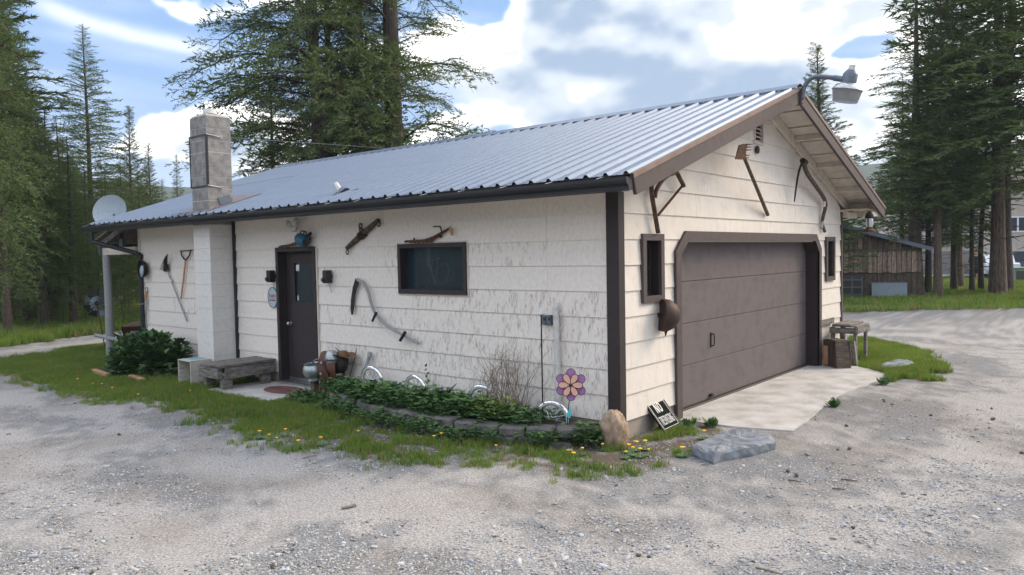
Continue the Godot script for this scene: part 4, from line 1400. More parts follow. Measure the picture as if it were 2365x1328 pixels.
	for k in 2:
		st = mb(); ring(st, S(rr(1015, 1050), rr(620, 640), 0.35), Vector3(1, rr(-0.4, 0.4), rr(-0.4, 0.4)), rr(0.08, 0.14), 0.003, 20, 4); build(st, "hoop", M.white_paint, t)
	st = mb(); box(st, Vector3(0.35, 1.50, -2.7), Vector3(0.25, 0.06, 0.7)); build(st, "shelf", M.inside, t)
	t = thing("pale_post", "pale hanging post with crossbars seen behind the wide window glass", "ornament", S(989, 600, 0.4))
	st = mb(); bar(st, S(988, 560, 0.4), S(991, 616, 0.4), 0.04, 0.04); build(st, "post", M.white_paint, t)
	st = mb(); bar(st, S(978, 604, 0.4), S(1013, 596, 0.4), 0.02, 0.02); build(st, "crossbar", M.white_paint, t)

# ---------------------------------------------------------------- tools on the gable
func line_g(list, z):
	var out = []
	for q in list: out.append(G(q[0], q[1], q[2] if q.size() > 2 else z))
	return out

func make_gable_tools():
	var st
	var zp = func(list, ox, oy, s):
		var o = []
		for q in list: o.append([ox + q[0] * s, oy + q[1] * s] + ([q[2]] if q.size() > 2 else []))
		return o
	var t = thing("hay_knife", "brown wooden cradle tool hung over the small window below the rake", "tool", G(1515, 480, 0.06))
	var l = zp.call([[820, 370], [835, 600], [880, 880], [930, 1185]], 1380, 360, 0.15058)
	st = mb(); tube(st, arc(line_g(l, 0.07), 3), 0.030, 8, true, 0.5); build(st, "beam", M.dark_wood, t)
	l = zp.call([[885, 640], [905, 520], [1000, 370], [1100, 290], [1180, 265]], 1380, 360, 0.15058)
	st = mb(); tube(st, arc(line_g(l, 0.09), 3), 0.024, 8); build(st, "bow", M.dark_wood, t)
	l = zp.call([[1130, 200], [1180, 190], [1250, 320], [1325, 465]], 1380, 360, 0.15058)
	st = mb(); tube(st, arc(line_g(l, 0.10), 3), 0.026, 8); build(st, "arm", M.dark_wood, t)
	l = zp.call([[1305, 455], [1120, 680], [925, 915]], 1380, 360, 0.15058)
	st = mb(); tube(st, line_g(l, 0.09), 0.023, 6, true, 0.5); build(st, "brace", M.rust, t)
	# manure hook
	t = thing("potato_hook", "rusty tined hoe on a dark wooden shaft high on the gable", "tool", G(1740, 420, 0.15))
	l = zp.call([[405, 335, 0.32], [540, 660, 0.19], [680, 1000, 0.05]], 1640, 300, 0.19582)
	st = mb(); tube(st, line_g(l, 0.2), [0.024, 0.026, 0.028], 8); build(st, "shaft", M.dark_wood, t)
	var go = G(1712, 350, 0.34)
	st = mb(); extrude(st, poly_on(zp.call([[335, 180], [380, 166], [440, 164], [425, 200], [415, 260], [412, 315], [405, 350], [340, 350], [290, 345]], 1640, 300, 0.19582), func(u, v): return G(u, v, 0.34), go, Vector3.RIGHT, Vector3.UP), Transform3D(Basis(), go), 0.012); build(st, "blade", M.rust, t)
	for q in [[172, 425, 502], [204, 422, 500], [237, 418, 490], [300, 412, 470], [330, 410, 458]]:
		st = mb(); tube(st, line_g(zp.call([[q[1], q[0]], [q[2], q[0] - 2]], 1640, 300, 0.19582), 0.346), [0.012, 0.004], 6); build(st, "tine", M.rust, t)
	# scythe
	t = thing("grain_scythe", "brown scythe with curved snath hung under the right hand rake", "scythe", G(1890, 430, 0.1))
	t.set_meta("label", "brown wooden scythe hung on the gable beneath the eave lookouts")
	l = zp.call([[1095, 370, 0.2], [1150, 520, 0.2], [1260, 680, 0.17], [1345, 810, 0.13], [1362, 900, 0.1], [1330, 1040, 0.07], [1322, 1100, 0.06], [1352, 1200, 0.06]], 1640, 300, 0.19582)
	var pl = arc(line_g(l, 0.1), 4)
	var rr_ = []
	for i in pl.size(): rr_.append(lerpf(0.036, 0.026, float(i) / pl.size()))
	st = mb(); tube(st, pl, rr_, 10); build(st, "snath", M.dark_wood, t)
	l = zp.call([[1090, 372, 0.2], [1045, 500, 0.16], [1015, 680, 0.12], [993, 850, 0.08]], 1640, 300, 0.19582)
	st = mb(); tube(st, arc(line_g(l, 0.1), 3), [0.03, 0.03, 0.03, 0.028, 0.026, 0.025, 0.023, 0.021, 0.02, 0.012], 8, true, 0.3); build(st, "blade", M.iron, t)
	st = mb(); tube(st, line_g(zp.call([[1090, 362, 0.2], [1125, 385, 0.2]], 1640, 300, 0.19582), 0.2), 0.045, 8); build(st, "ferrule", M.iron, t)
	st = mb(); tube(st, line_g(zp.call([[1350, 845], [1345, 905]], 1640, 300, 0.19582), 0.16), 0.02, 8); build(st, "grip", M.pvc, t)
	st = mb(); tube(st, line_g(zp.call([[1325, 1085], [1312, 1160]], 1640, 300, 0.19582), 0.12), 0.025, 8); build(st, "grip", M.silver_wood, t)
	# plough share
	t = thing("plough_share", "dark brown cast iron plough share on the cream siding by the garage door", "ornament", G(1530, 728, 0.06))
	var pc = G(1529, 728, 0.05)
	st = mb()
	var ax = Vector3(0.75, -0.1, 0.6).normalized()
	var bz = basis_z(ax)
	lathe(st, [Vector2(0, -0.05), Vector2(0.165, -0.07), Vector2(0.172, -0.04), Vector2(0.165, 0.02), Vector2(0.13, 0.09), Vector2(0.075, 0.135), Vector2(0.0, 0.155)], Transform3D(Basis(bz.x * 0.95, bz.z, -bz.y * 1.1), pc + Vector3(0, 0, 0.06)), 22)
	build(st, "dome", M.brown_iron, t)
	st = mb(); tube(st, [pc + Vector3(-0.03, -0.12, 0.07), pc + Vector3(-0.015, -0.235, 0.05)], [0.035, 0.006], 8); build(st, "point", M.brown_iron, t)
	st = mb(); box(st, pc + Vector3(0.0, 0.0, -0.02), Vector3(0.05, 0.05, 0.09)); build(st, "mount", M.iron, t)
	# yard light on its arm
	var X0 = RIDGE_X
	t = thing("yard_light", "grey dusk to dawn lamp on a curved arm at the roof peak", "lamp", S(1857, 225, X0))
	var a = []
	for q in [[1854, 228], [1856, 207], [1863, 191], [1876, 180], [1892, 177], [1915, 178.5], [1930, 180.5]]: a.append(S(q[0], q[1], X0))
	st = mb(); tube(st, arc(a, 4), 0.031, 10); build(st, "arm", M.galv, t)
	st = mb(); box(st, S(1855, 224, X0) + Vector3(0, 0, -0.02), Vector3(0.1, 0.16, 0.03)); build(st, "mount_plate", M.brown, t)
	var top = S(1966, 165, X0)
	var bot = S(1951, 236, X0)
	var dn = (bot - top).normalized()
	var up = -dn
	var fx = basis_z(up)
	var xf = Transform3D(Basis(fx.x, fx.z, -fx.y), top)
	var hl = (bot - top).length()
	st = mb(); tube(st, [S(1926, 180, X0), S(1948, 183, X0)], 0.04, 10); build(st, "socket_arm", M.galv, t)
	st = mb(); lathe(st, [Vector2(0, 0.02), Vector2(0.06, 0.018), Vector2(0.085, -0.02), Vector2(0.095, -0.04), Vector2(0.095, -0.16), Vector2(0.0, -0.16)], xf, 20); build(st, "housing", M.galv, t)
	st = mb(); lathe(st, [Vector2(0, 0.085), Vector2(0.042, 0.085), Vector2(0.045, 0.04), Vector2(0.05, 0.018), Vector2(0, 0.018)], xf, 16); build(st, "photocell", M.pvc, t)
	st = mb(); lathe(st, [Vector2(0.10, -0.155), Vector2(0.15, -0.175), Vector2(0.195, -0.225), Vector2(0.20, -0.24), Vector2(0.195, -0.24), Vector2(0.145, -0.19), Vector2(0.1, -0.165)], xf, 28); build(st, "reflector", M.steel, t)
	st = mb()
	var pf = []
	for k in 9: pf.append(Vector2(lerpf(0.19, 0.155, k / 8.0) + (0.002 if k % 2 else 0.0), lerpf(-0.235, -hl, k / 8.0)))
	lathe(st, pf, xf, 36); build(st, "refractor", M.lens_ribbed, t)
	st = mb(); tube(st, [xf * Vector3(0, -0.16, 0), xf * Vector3(0, -0.22, 0), xf * Vector3(0, -0.34, 0)], [0.03, 0.05, 0.035], 10); build(st, "bulb", M.porcelain, t)
	# lantern hung from the eave corner
	t = thing("hanging_lantern", "rusty barn lantern hung from the eave at the gable corner", "lantern", G(2008, 540, 0.5))
	var lz = 0.5
	var lc = G(2008, 536, lz)
	var k = 0.0057
	st = mb(); lathe(st, [Vector2(0, 0.0), Vector2(0.11, 0.0), Vector2(0.105, 0.03), Vector2(0.08, 0.05), Vector2(0.055, 0.06), Vector2(0.05, 0.085), Vector2(0, 0.09)], Transform3D(Basis(), lc), 18); build(st, "tank", M.rust, t)
	st = mb(); lathe(st, [Vector2(0.06, 0.245), Vector2(0.075, 0.26), Vector2(0.07, 0.30), Vector2(0.045, 0.35), Vector2(0.02, 0.375), Vector2(0, 0.38)], Transform3D(Basis(), lc), 18); build(st, "cap", M.iron, t)
	st = mb(); lathe(st, [Vector2(0.045, 0.09), Vector2(0.068, 0.15), Vector2(0.06, 0.22), Vector2(0.045, 0.245)], Transform3D(Basis(), lc), 16); build(st, "globe", M.lens, t)
	st = mb()
	for s in [-1, 1]: tube(st, [lc + Vector3(0.088 * s, 0.03, 0), lc + Vector3(0.09 * s, 0.2, 0), lc + Vector3(0.07 * s, 0.3, 0)], 0.011, 6)
	build(st, "frame", M.iron, t)
	st = mb(); tube(st, arc([lc + Vector3(-0.085, 0.25, 0), lc + Vector3(-0.09, 0.42, 0), lc + Vector3(0.02, 0.56, 0), lc + Vector3(0.07, 0.60, 0)], 4), 0.004, 5); build(st, "bail", M.iron, t)
	st = mb(); ring(st, lc + Vector3(0.07, 0.615, 0), Vector3(0, 0, 1), 0.02, 0.005, 10, 5); tube(st, [lc + Vector3(0.07, 0.63, 0), lc + Vector3(0.07, 0.70, 0)], 0.005, 5); build(st, "hook", M.iron, t)

# ---------------------------------------------------------------- things standing in the yard
func slab_stone(st, outline, y0, y1, seed_):
	var n = FastNoiseLite.new(); n.seed = seed_; n.frequency = 3.0; n.fractal_octaves = 4
	var cen = Vector2.ZERO
	for p in outline: cen += p / outline.size()
	var fine = []
	for i in outline.size():
		var a = outline[i]
		var b = outline[(i + 1) % outline.size()]
		var m = maxi(2, int((b - a).length() / 0.05))
		for j in m: fine.append(a.lerp(b, float(j) / m))
	var rings = []
	for q in [[0.97, y0], [1.01, lerpf(y0, y1, 0.35)], [1.0, lerpf(y0, y1, 0.78)], [0.955, y1 - 0.008], [0.85, y1], [0.68, y1], [0.5, y1], [0.3, y1], [0.12, y1]]:
		var r = []
		for p in fine:
			var k = q[0] + 0.05 * n.get_noise_2d(p.x * 2.0 + q[1] * 9.0, p.y * 2.0) * (1.0 if q[0] > 0.9 else 0.3)
			var w = cen + (p - cen) * k
			var h = q[1] + 0.022 * n.get_noise_2d(w.x * 2.5, w.y * 2.5)
			r.append(Vector3(w.x, h, w.y))
		rings.append(r)
	flat(st)
	var c3 = Vector3(cen.x, y0 - 0.1, cen.y)
	for i in rings.size() - 1:
		for j in fine.size():
			var j2 = (j + 1) % fine.size()
			var q = [rings[i][j], rings[i][j2], rings[i + 1][j2], rings[i + 1][j]]
			face(st, [q[0], q[1], q[2]], (q[0] + q[2]) * 0.5 - c3); face(st, [q[0], q[2], q[3]], (q[0] + q[2]) * 0.5 - c3)
	face(st, rings[-1], Vector3.UP)
	face(st, rings[0], Vector3.DOWN)

func make_yard_things():
	var st
	var t
	# leaning notice
	var bl = F(1535, 1000, 0.01)
	var tl = G(1513, 949, 0.055)
	var tr = G(1551.5, 932.5, 0.055)
	var ux = (tr - tl).normalized()
	var uy = (tl - bl)
	uy = (uy - ux * uy.dot(ux)).normalized()
	var uz = ux.cross(uy)
	var wd = 0.385
	var ht = 0.40
	t = thing("warning_sign", "black NO TRESPASSING board leaning against the cream gable siding", "sign", bl)
	var c = bl + ux * wd * 0.5 + uy * ht * 0.5 + uz * 0.0
	var sb = Basis(ux, uy, uz)
	st = mb(); box(st, c, Vector3(wd, ht, 0.02), sb); build(st, "board", M.sign_black, t)
	st = mb()
	frame_rect(st, -wd * 0.5, wd * 0.5, -ht * 0.5, ht * 0.5, 0.016, 0.008, 0.016, func(a, y, o): return c + sb * Vector3(a, y, o))
	build(st, "frame", M.grey_wood, t)
	st = mb()
	frame_rect(st, -wd * 0.5 + 0.026, wd * 0.5 - 0.026, -ht * 0.5 + 0.03, ht * 0.5 - 0.03, 0.006, 0.010, 0.0115, func(a, y, o): return c + sb * Vector3(a, y, o))
	build(st, "border_line", M.letter, t)
	word("NO", 0.155, M.letter, "lettering", t, Transform3D(sb * Basis.from_scale(Vector3(0.62, 1.1, 1)), c + sb * Vector3(-0.02, 0.085, 0.011)), 700, 0.003)
	word("TRESPASSING", 0.125, M.letter, "lettering", t, Transform3D(sb * Basis.from_scale(Vector3(0.36, 1.2, 1)), c + sb * Vector3(0.0, -0.075, 0.011)), 400, 0.003)
	# flat slate slab and its fellow on the grass
	var ol = []
	for q in [[745, 860], [880, 800], [1010, 730], [1180, 670], [1390, 590], [1560, 572], [1720, 585], [1900, 640], [2060, 690], [2105, 770], [1960, 800], [1800, 850], [1620, 880], [1440, 915], [1280, 930], [1120, 985], [930, 930]]:
		var p = F(1490 + q[0] * 0.14304, 900 + q[1] * 0.14304, 0.13)
		ol.append(Vector2(p.x, p.z))
	t = thing("slate_slab", "long blue grey slate slab lying in front of the apron", "stone", F(1690, 1040))
	st = mb(); slab_stone(st, ol, -0.03, 0.115, 4); build(st, "stone", M.slate, t)
	ol = []
	for q in [[880, 930], [1000, 890], [1120, 855], [1240, 845], [1380, 880], [1400, 905], [1260, 940], [1100, 975], [900, 968]]:
		var p = F(1900 + q[0] * 0.1506, 700 + q[1] * 0.1506, 0.09)
		ol.append(Vector2(p.x, p.z))
	t = thing("slate_slab", "small pale slate slab lying on the sunlit grass patch", "stone", F(2070, 840))
	st = mb(); slab_stone(st, ol, -0.02, 0.09, 9); build(st, "stone", M.slate, t)
	# boulder at the corner
	t = thing("boulder", "upright tan boulder at the brown corner trim", "rock", Vector3(-0.21, 0, 0.06))
	st = mb(); rock(st, Vector3(-0.21, 0.155, 0.06), 0.2, Vector3(0.68, 1.05, 0.64), 23, 0.25, 18, Basis(Vector3.FORWARD, -0.15)); build(st, "stone", M.boulder, t)
	# side table, stump, block, pale board
	t = thing("side_table", "small weathered wooden table against the gable wall", "table", Vector3(7.1, 0, 0.3))
	st = mb()
	cbox(st, Vector3(7.06, 0.70, 0.30), Vector3(0.78, 0.03, 0.30), 0.004)
	cbox(st, Vector3(7.10, 0.672, 0.33), Vector3(0.72, 0.025, 0.42), 0.004)
	build(st, "tabletop", M.grey_wood, t)
	for q in [[6.78, 0.13], [6.78, 0.50], [7.40, 0.13], [7.40, 0.50]]:
		st = mb(); box(st, Vector3(q[0], 0.32, q[1]), Vector3(0.085, 0.66, 0.045), Basis(), Vector2(rr(0, 3), rr(0, 3))); build(st, "leg", M.grey_wood, t)
	st = mb(); box(st, Vector3(7.1, 0.60, 0.538), Vector3(0.74, 0.10, 0.03)); build(st, "apron_board", M.grey_wood, t)
	st = mb(); box(st, Vector3(6.722, 0.60, 0.31), Vector3(0.03, 0.10, 0.44)); build(st, "apron_board", M.grey_wood, t)
	st = mb(); box(st, Vector3(6.73, 0.74, 0.05), Vector3(0.7, 0.10, 0.025)); build(st, "back_board", M.grey_wood, t)
	t = thing("log_stump", "dark split log standing on end before the side table", "stump", F(1948, 850))
	var sp = F(1948, 848)
	st = mb()
	extrude(st, [Vector2(-0.24, 0), Vector2(0.22, 0), Vector2(0.30, 0.46), Vector2(0.12, 0.485), Vector2(-0.05, 0.49), Vector2(-0.17, 0.49), Vector2(-0.21, 0.25)], Transform3D(Basis(Vector3.UP, 0.72), sp + Vector3(0, -0.01, 0)), -0.22)
	build(st, "log", M.plank3, t)
	for k in 7:
		st = mb()
		var dx = -0.2 + k * 0.062
		var b = Basis(Vector3.UP, 0.72)
		tube(st, [sp + b * Vector3(dx, 0.0, 0.002), sp + b * Vector3(dx + 0.012 + 0.01 * k, 0.24, 0.012), sp + b * Vector3(dx + 0.02 + 0.012 * k, 0.465, 0.002)], [0.03, 0.034, 0.026], 6, true, 0.5); build(st, "bark_ridge", M.bark, t)
	t = thing("timber_block", "short reddish timber block by the garage door jamb", "block", F(1902, 846))
	var tb = F(1901, 846)
	st = mb(); cbox(st, Vector3(6.52, 0.19, 0.16), Vector3(0.16, 0.32, 0.2), 0.006, Basis(Vector3.UP, 0.2)); build(st, "block", M.new_plank, t)
	t = thing("pale_board", "pale pointed board leaning behind the dark split log", "board", F(1980, 845))
	var pb = F(1980, 846)
	st = mb(); extrude(st, [Vector2(-0.1, 0), Vector2(0.12, 0), Vector2(0.03, 0.42), Vector2(-0.06, 0.44)], Transform3D(Basis(Vector3.UP, 0.75) * Basis(Vector3.RIGHT, -0.08), pb + Vector3(0.0, 0, -0.05)), 0.02); build(st, "board", M.whitewash, t)
	# bench by the door
	t = thing("low_bench", "low weathered timber bench against the chimney by the entry door", "bench", Vector3(-0.53, 0, -6.7))
	var bt = 0.37
	for k in 3:
		st = mb(); cbox(st, Vector3(-0.53 + rr(-0.02, 0.02), bt + 0.022 + rr(-0.003, 0.003), -6.48 - k * 0.215), Vector3(0.98 + rr(-0.03, 0.03), 0.042, 0.21), 0.006, Basis(Vector3.UP, rr(-0.01, 0.01)), Vector2(rr(0, 5), rr(0, 5))); build(st, "top_plank", M.grey_wood, t)
	st = mb(); cbox(st, Vector3(-0.50, bt - 0.085, -6.40), Vector3(0.86, 0.165, 0.045), 0.005, Basis(), Vector2(1, 2)); build(st, "front_board", M.grey_wood, t)
	st = mb(); cbox(st, Vector3(-0.50, bt - 0.085, -7.0), Vector3(0.86, 0.165, 0.045), 0.005, Basis(), Vector2(3, 2)); build(st, "rear_board", M.grey_wood, t)
	st = mb(); cbox(st, Vector3(-0.99, bt - 0.085, -6.72), Vector3(0.09, 0.155, 0.56), 0.006, Basis(), Vector2(2, 0)); build(st, "end_beam", M.grey_wood, t)
	for q in [[-0.88, -6.46], [-0.22, -6.46], [-0.9, -6.92], [-0.22, -6.92]]:
		st = mb(); cbox(st, Vector3(q[0], 0.12, q[1]), Vector3(0.16, 0.20, 0.09), 0.006, Basis(), Vector2(rr(0, 3), 0)); build(st, "leg", M.grey_wood, t)
	# crate
	t = thing("wooden_crate", "open weathered wooden crate on its side beside the bench", "crate", Vector3(-0.8, 0, -7.57))
	var ox = -0.80
	var oz = -7.565
	var cy = 0.21
	for q in [[Vector3(0, 0.19, 0), Vector3(0.36, 0.018, 0.42), "side_board"], [Vector3(0, -0.19, 0), Vector3(0.36, 0.018, 0.42), "side_board"], [Vector3(0, 0, 0.201), Vector3(0.36, 0.36, 0.018), "end_board"], [Vector3(0, 0, -0.201), Vector3(0.36, 0.36, 0.018), "end_board"], [Vector3(0.171, 0, 0), Vector3(0.014, 0.36, 0.38), "bottom_board"]]:
		st = mb(); cbox(st, Vector3(ox, cy, oz) + q[0], q[1], 0.003, Basis(), Vector2(rr(0, 4), rr(0, 4))); build(st, q[2], M.whitewash, t)
	st = mb(); box(st, Vector3(ox + 0.02, cy + 0.2005, oz - 0.03), Vector3(0.22, 0.003, 0.26)); build(st, "blue_paint", M.stain_blue, t)
	# bush border planks
	var n = 0
	for q in [[217, 858, 250, 869], [302, 872, 330, 881]]:
		var a = F(q[0], q[1], 0.04)
		var b = F(q[2], q[3], 0.04)
		var o = mb(); bar(o, a, b, 0.09, 0.10, 0.006)
		t = thing("border_plank", ["reddish border plank half under the left side of the leafy bush", "reddish border plank at the foot of the leafy bush toward the crate"][n], "plank", a, "planks edging the leafy bush")
		t.set_meta("label", ["reddish border plank beside small white stones at the leafy bush", "reddish border plank between the leafy bush and the crate"][n])
		build(o, "plank", M.new_plank, t)
		n += 1
	# wheelbarrow, log pole, windmill
	t = thing("wheelbarrow", "rusty wheelbarrow tray behind the porch pole", "wheelbarrow", Vector3(0.75, 0, -12.2))
	var wc = S(302, 772, 0.7)
	st = mb()
	extrude(st, [Vector2(-0.42, 0.2), Vector2(0.42, 0.24), Vector2(0.26, -0.1), Vector2(-0.24, -0.1)], Transform3D(Basis(Vector3.UP, 0.9), wc + Vector3(0, 0.0, -0.2)), 0.55)
	build(st, "tray", M.rust, t)
	st = mb(); tube(st, [wc + Vector3(-0.1, -0.1, 0.1), Vector3(wc.x - 0.1, 0.01, wc.z + 0.15)], 0.018, 6); tube(st, [wc + Vector3(0.3, -0.1, 0.1), Vector3(wc.x + 0.3, 0.01, wc.z + 0.15)], 0.018, 6); build(st, "leg", M.iron, t)
	st = mb(); ring(st, Vector3(wc.x - 0.2, 0.19, wc.z - 0.45), Vector3(1, 0, 0.4), 0.15, 0.04, 18, 8); build(st, "wheel", M.tyre, t)
	st = mb(); tube(st, [Vector3(wc.x - 0.2, 0.19, wc.z - 0.45), wc + Vector3(0, -0.06, -0.1)], 0.016, 6); build(st, "fork", M.iron, t)
	t = thing("log_rail", "grey peeled log rail resting against the porch pole", "log", F(250, 822))
	st = mb(); tube(st, [S(220, 774, -0.12), S(255, 781, -0.06), S(312, 797, 0.1)], [0.035, 0.045, 0.05], 9); build(st, "log", M.silver_wood, t)
	st = mb(); box(st, Vector3(0.1, 0.28, -11.75), Vector3(0.16, 0.56, 0.16)); build(st, "block", M.grey_wood, t)
	var wb = F(243, 806)
	t = thing("windmill_ornament", "small metal windmill ornament on a thin rod beyond the porch pole", "ornament", wb)
	var hubp = CAM + ray(224, 701) * ((wb - CAM).dot(cam_basis.z) / (-1.0)) * 1.0
	st = mb(); tube(st, [wb, wb.lerp(hubp, 0.6), hubp], 0.012, 6); build(st, "rod", M.rust, t)
	var bb = basis_z(Vector3(-0.75, 0.05, 0.65))
	st = mb(); tube(st, [hubp, hubp + bb.z * 0.05], 0.04, 10); build(st, "hub", M.iron, t)
	for k in 12:
		var a = TAU * k / 12
		st = mb()
		var rad = bb * Vector3(cos(a), sin(a), 0)
		var tan_ = bb * Vector3(-sin(a), cos(a), 0.5)
		flat(st)
		var p0 = hubp + rad * 0.06
		var p1 = hubp + rad * 0.17
		face(st, [p0 - tan_ * 0.012, p0 + tan_ * 0.012, p1 + tan_ * 0.035, p1 - tan_ * 0.035], bb.z)
		build(st, "blade", M.galv, t)
	for k in 8:
		var a = TAU * (k + 0.5) / 8
		st = mb()
		var rad = bb * Vector3(cos(a), sin(a), -0.1)
		var tan_ = bb * Vector3(-sin(a), cos(a), -0.4)
		flat(st)
		face(st, [hubp + rad * 0.16 - tan_ * 0.03, hubp + rad * 0.16 + tan_ * 0.03, hubp + rad * 0.31 + tan_ * 0.10, hubp + rad * 0.31 - tan_ * 0.10], bb.z)
		build(st, "outer_blade", M.black if k % 3 else M.galv, t)

# ---------------------------------------------------------------- flower bed along the wall
func leaf_fan(st, p, dir, size, col, fold = 0.3):       # a leaf of two folded halves
	var side = dir.cross(Vector3.UP)
	if side.length() < 0.05: side = Vector3.RIGHT
	side = side.normalized()
	var up = side.cross(dir).normalized()
	var tip = p + dir * size
	var m1 = p + dir * size * 0.5 + side * size * 0.30 + up * size * fold * 0.3
	var m2 = p + dir * size * 0.5 - side * size * 0.30 + up * size * fold * 0.3
	st.set_color(col)
	face(st, [p, m1, tip], up)
	st.set_color(col)
	face(st, [p, tip, m2], up)

func plant_mesh(n, spread_, tall, leaf, cols, seed_, long_ = false):
	rng.seed = seed_
	var st = mb()
	flat(st)
	for i in n:
		var a = rr(0, TAU)
		var r = spread_ * sqrt(rng.randf())
		var y = tall * (0.25 + 0.75 * rng.randf()) * (1.0 - 0.45 * r / spread_)
		var p = Vector3(cos(a) * r, y, sin(a) * r)
		var c = cols[rng.randi() % cols.size()]
		var k = rr(0.75, 1.25)
		var col = Color(c.r * k, c.g * k, c.b * k)
		var out = Vector3(cos(a + rr(-0.8, 0.8)), rr(-0.25, 0.7), sin(a + rr(-0.8, 0.8))).normalized()
		if long_:
			leaf_fan(st, p, out, leaf * rr(0.8, 1.3), col)
		else:
			for q in 3: leaf_fan(st, p, out.rotated(Vector3.UP, (q - 1) * 1.2), leaf * rr(0.6, 1.0), col)
	for i in int(n / 6.0):
		var a = rr(0, TAU)
		var r = spread_ * 0.8 * sqrt(rng.randf())
		st.set_color(Color(0.05, 0.08, 0.03))
		var b = Vector3(cos(a) * r * 0.4, 0, sin(a) * r * 0.4)
		var e = Vector3(cos(a) * r, tall * 0.7, sin(a) * r)
		face(st, [b - Vector3(0.004, 0, 0), b + Vector3(0.004, 0, 0), e], Vector3.BACK)
	st.generate_normals()
	return st.commit()

func scatter(m, material, called, label, cat, spots, cols = null):
	m.surface_set_material(0, material)
	var mm = MultiMesh.new(); mm.transform_format = MultiMesh.TRANSFORM_3D
	if cols != null: mm.use_colors = true
	mm.mesh = m; mm.instance_count = spots.size()
	for i in spots.size():
		mm.set_instance_transform(i, spots[i])
		if cols != null: mm.set_instance_color(i, cols[i])
	var mi = MultiMeshInstance3D.new(); mi.multimesh = mm; mi.name = numbered(called); add_child(mi)
	tag(mi, label, cat, "", "stuff")
	return mi

const GREEN := [Color(0.075, 0.155, 0.045), Color(0.05, 0.12, 0.04), Color(0.105, 0.195, 0.055)]

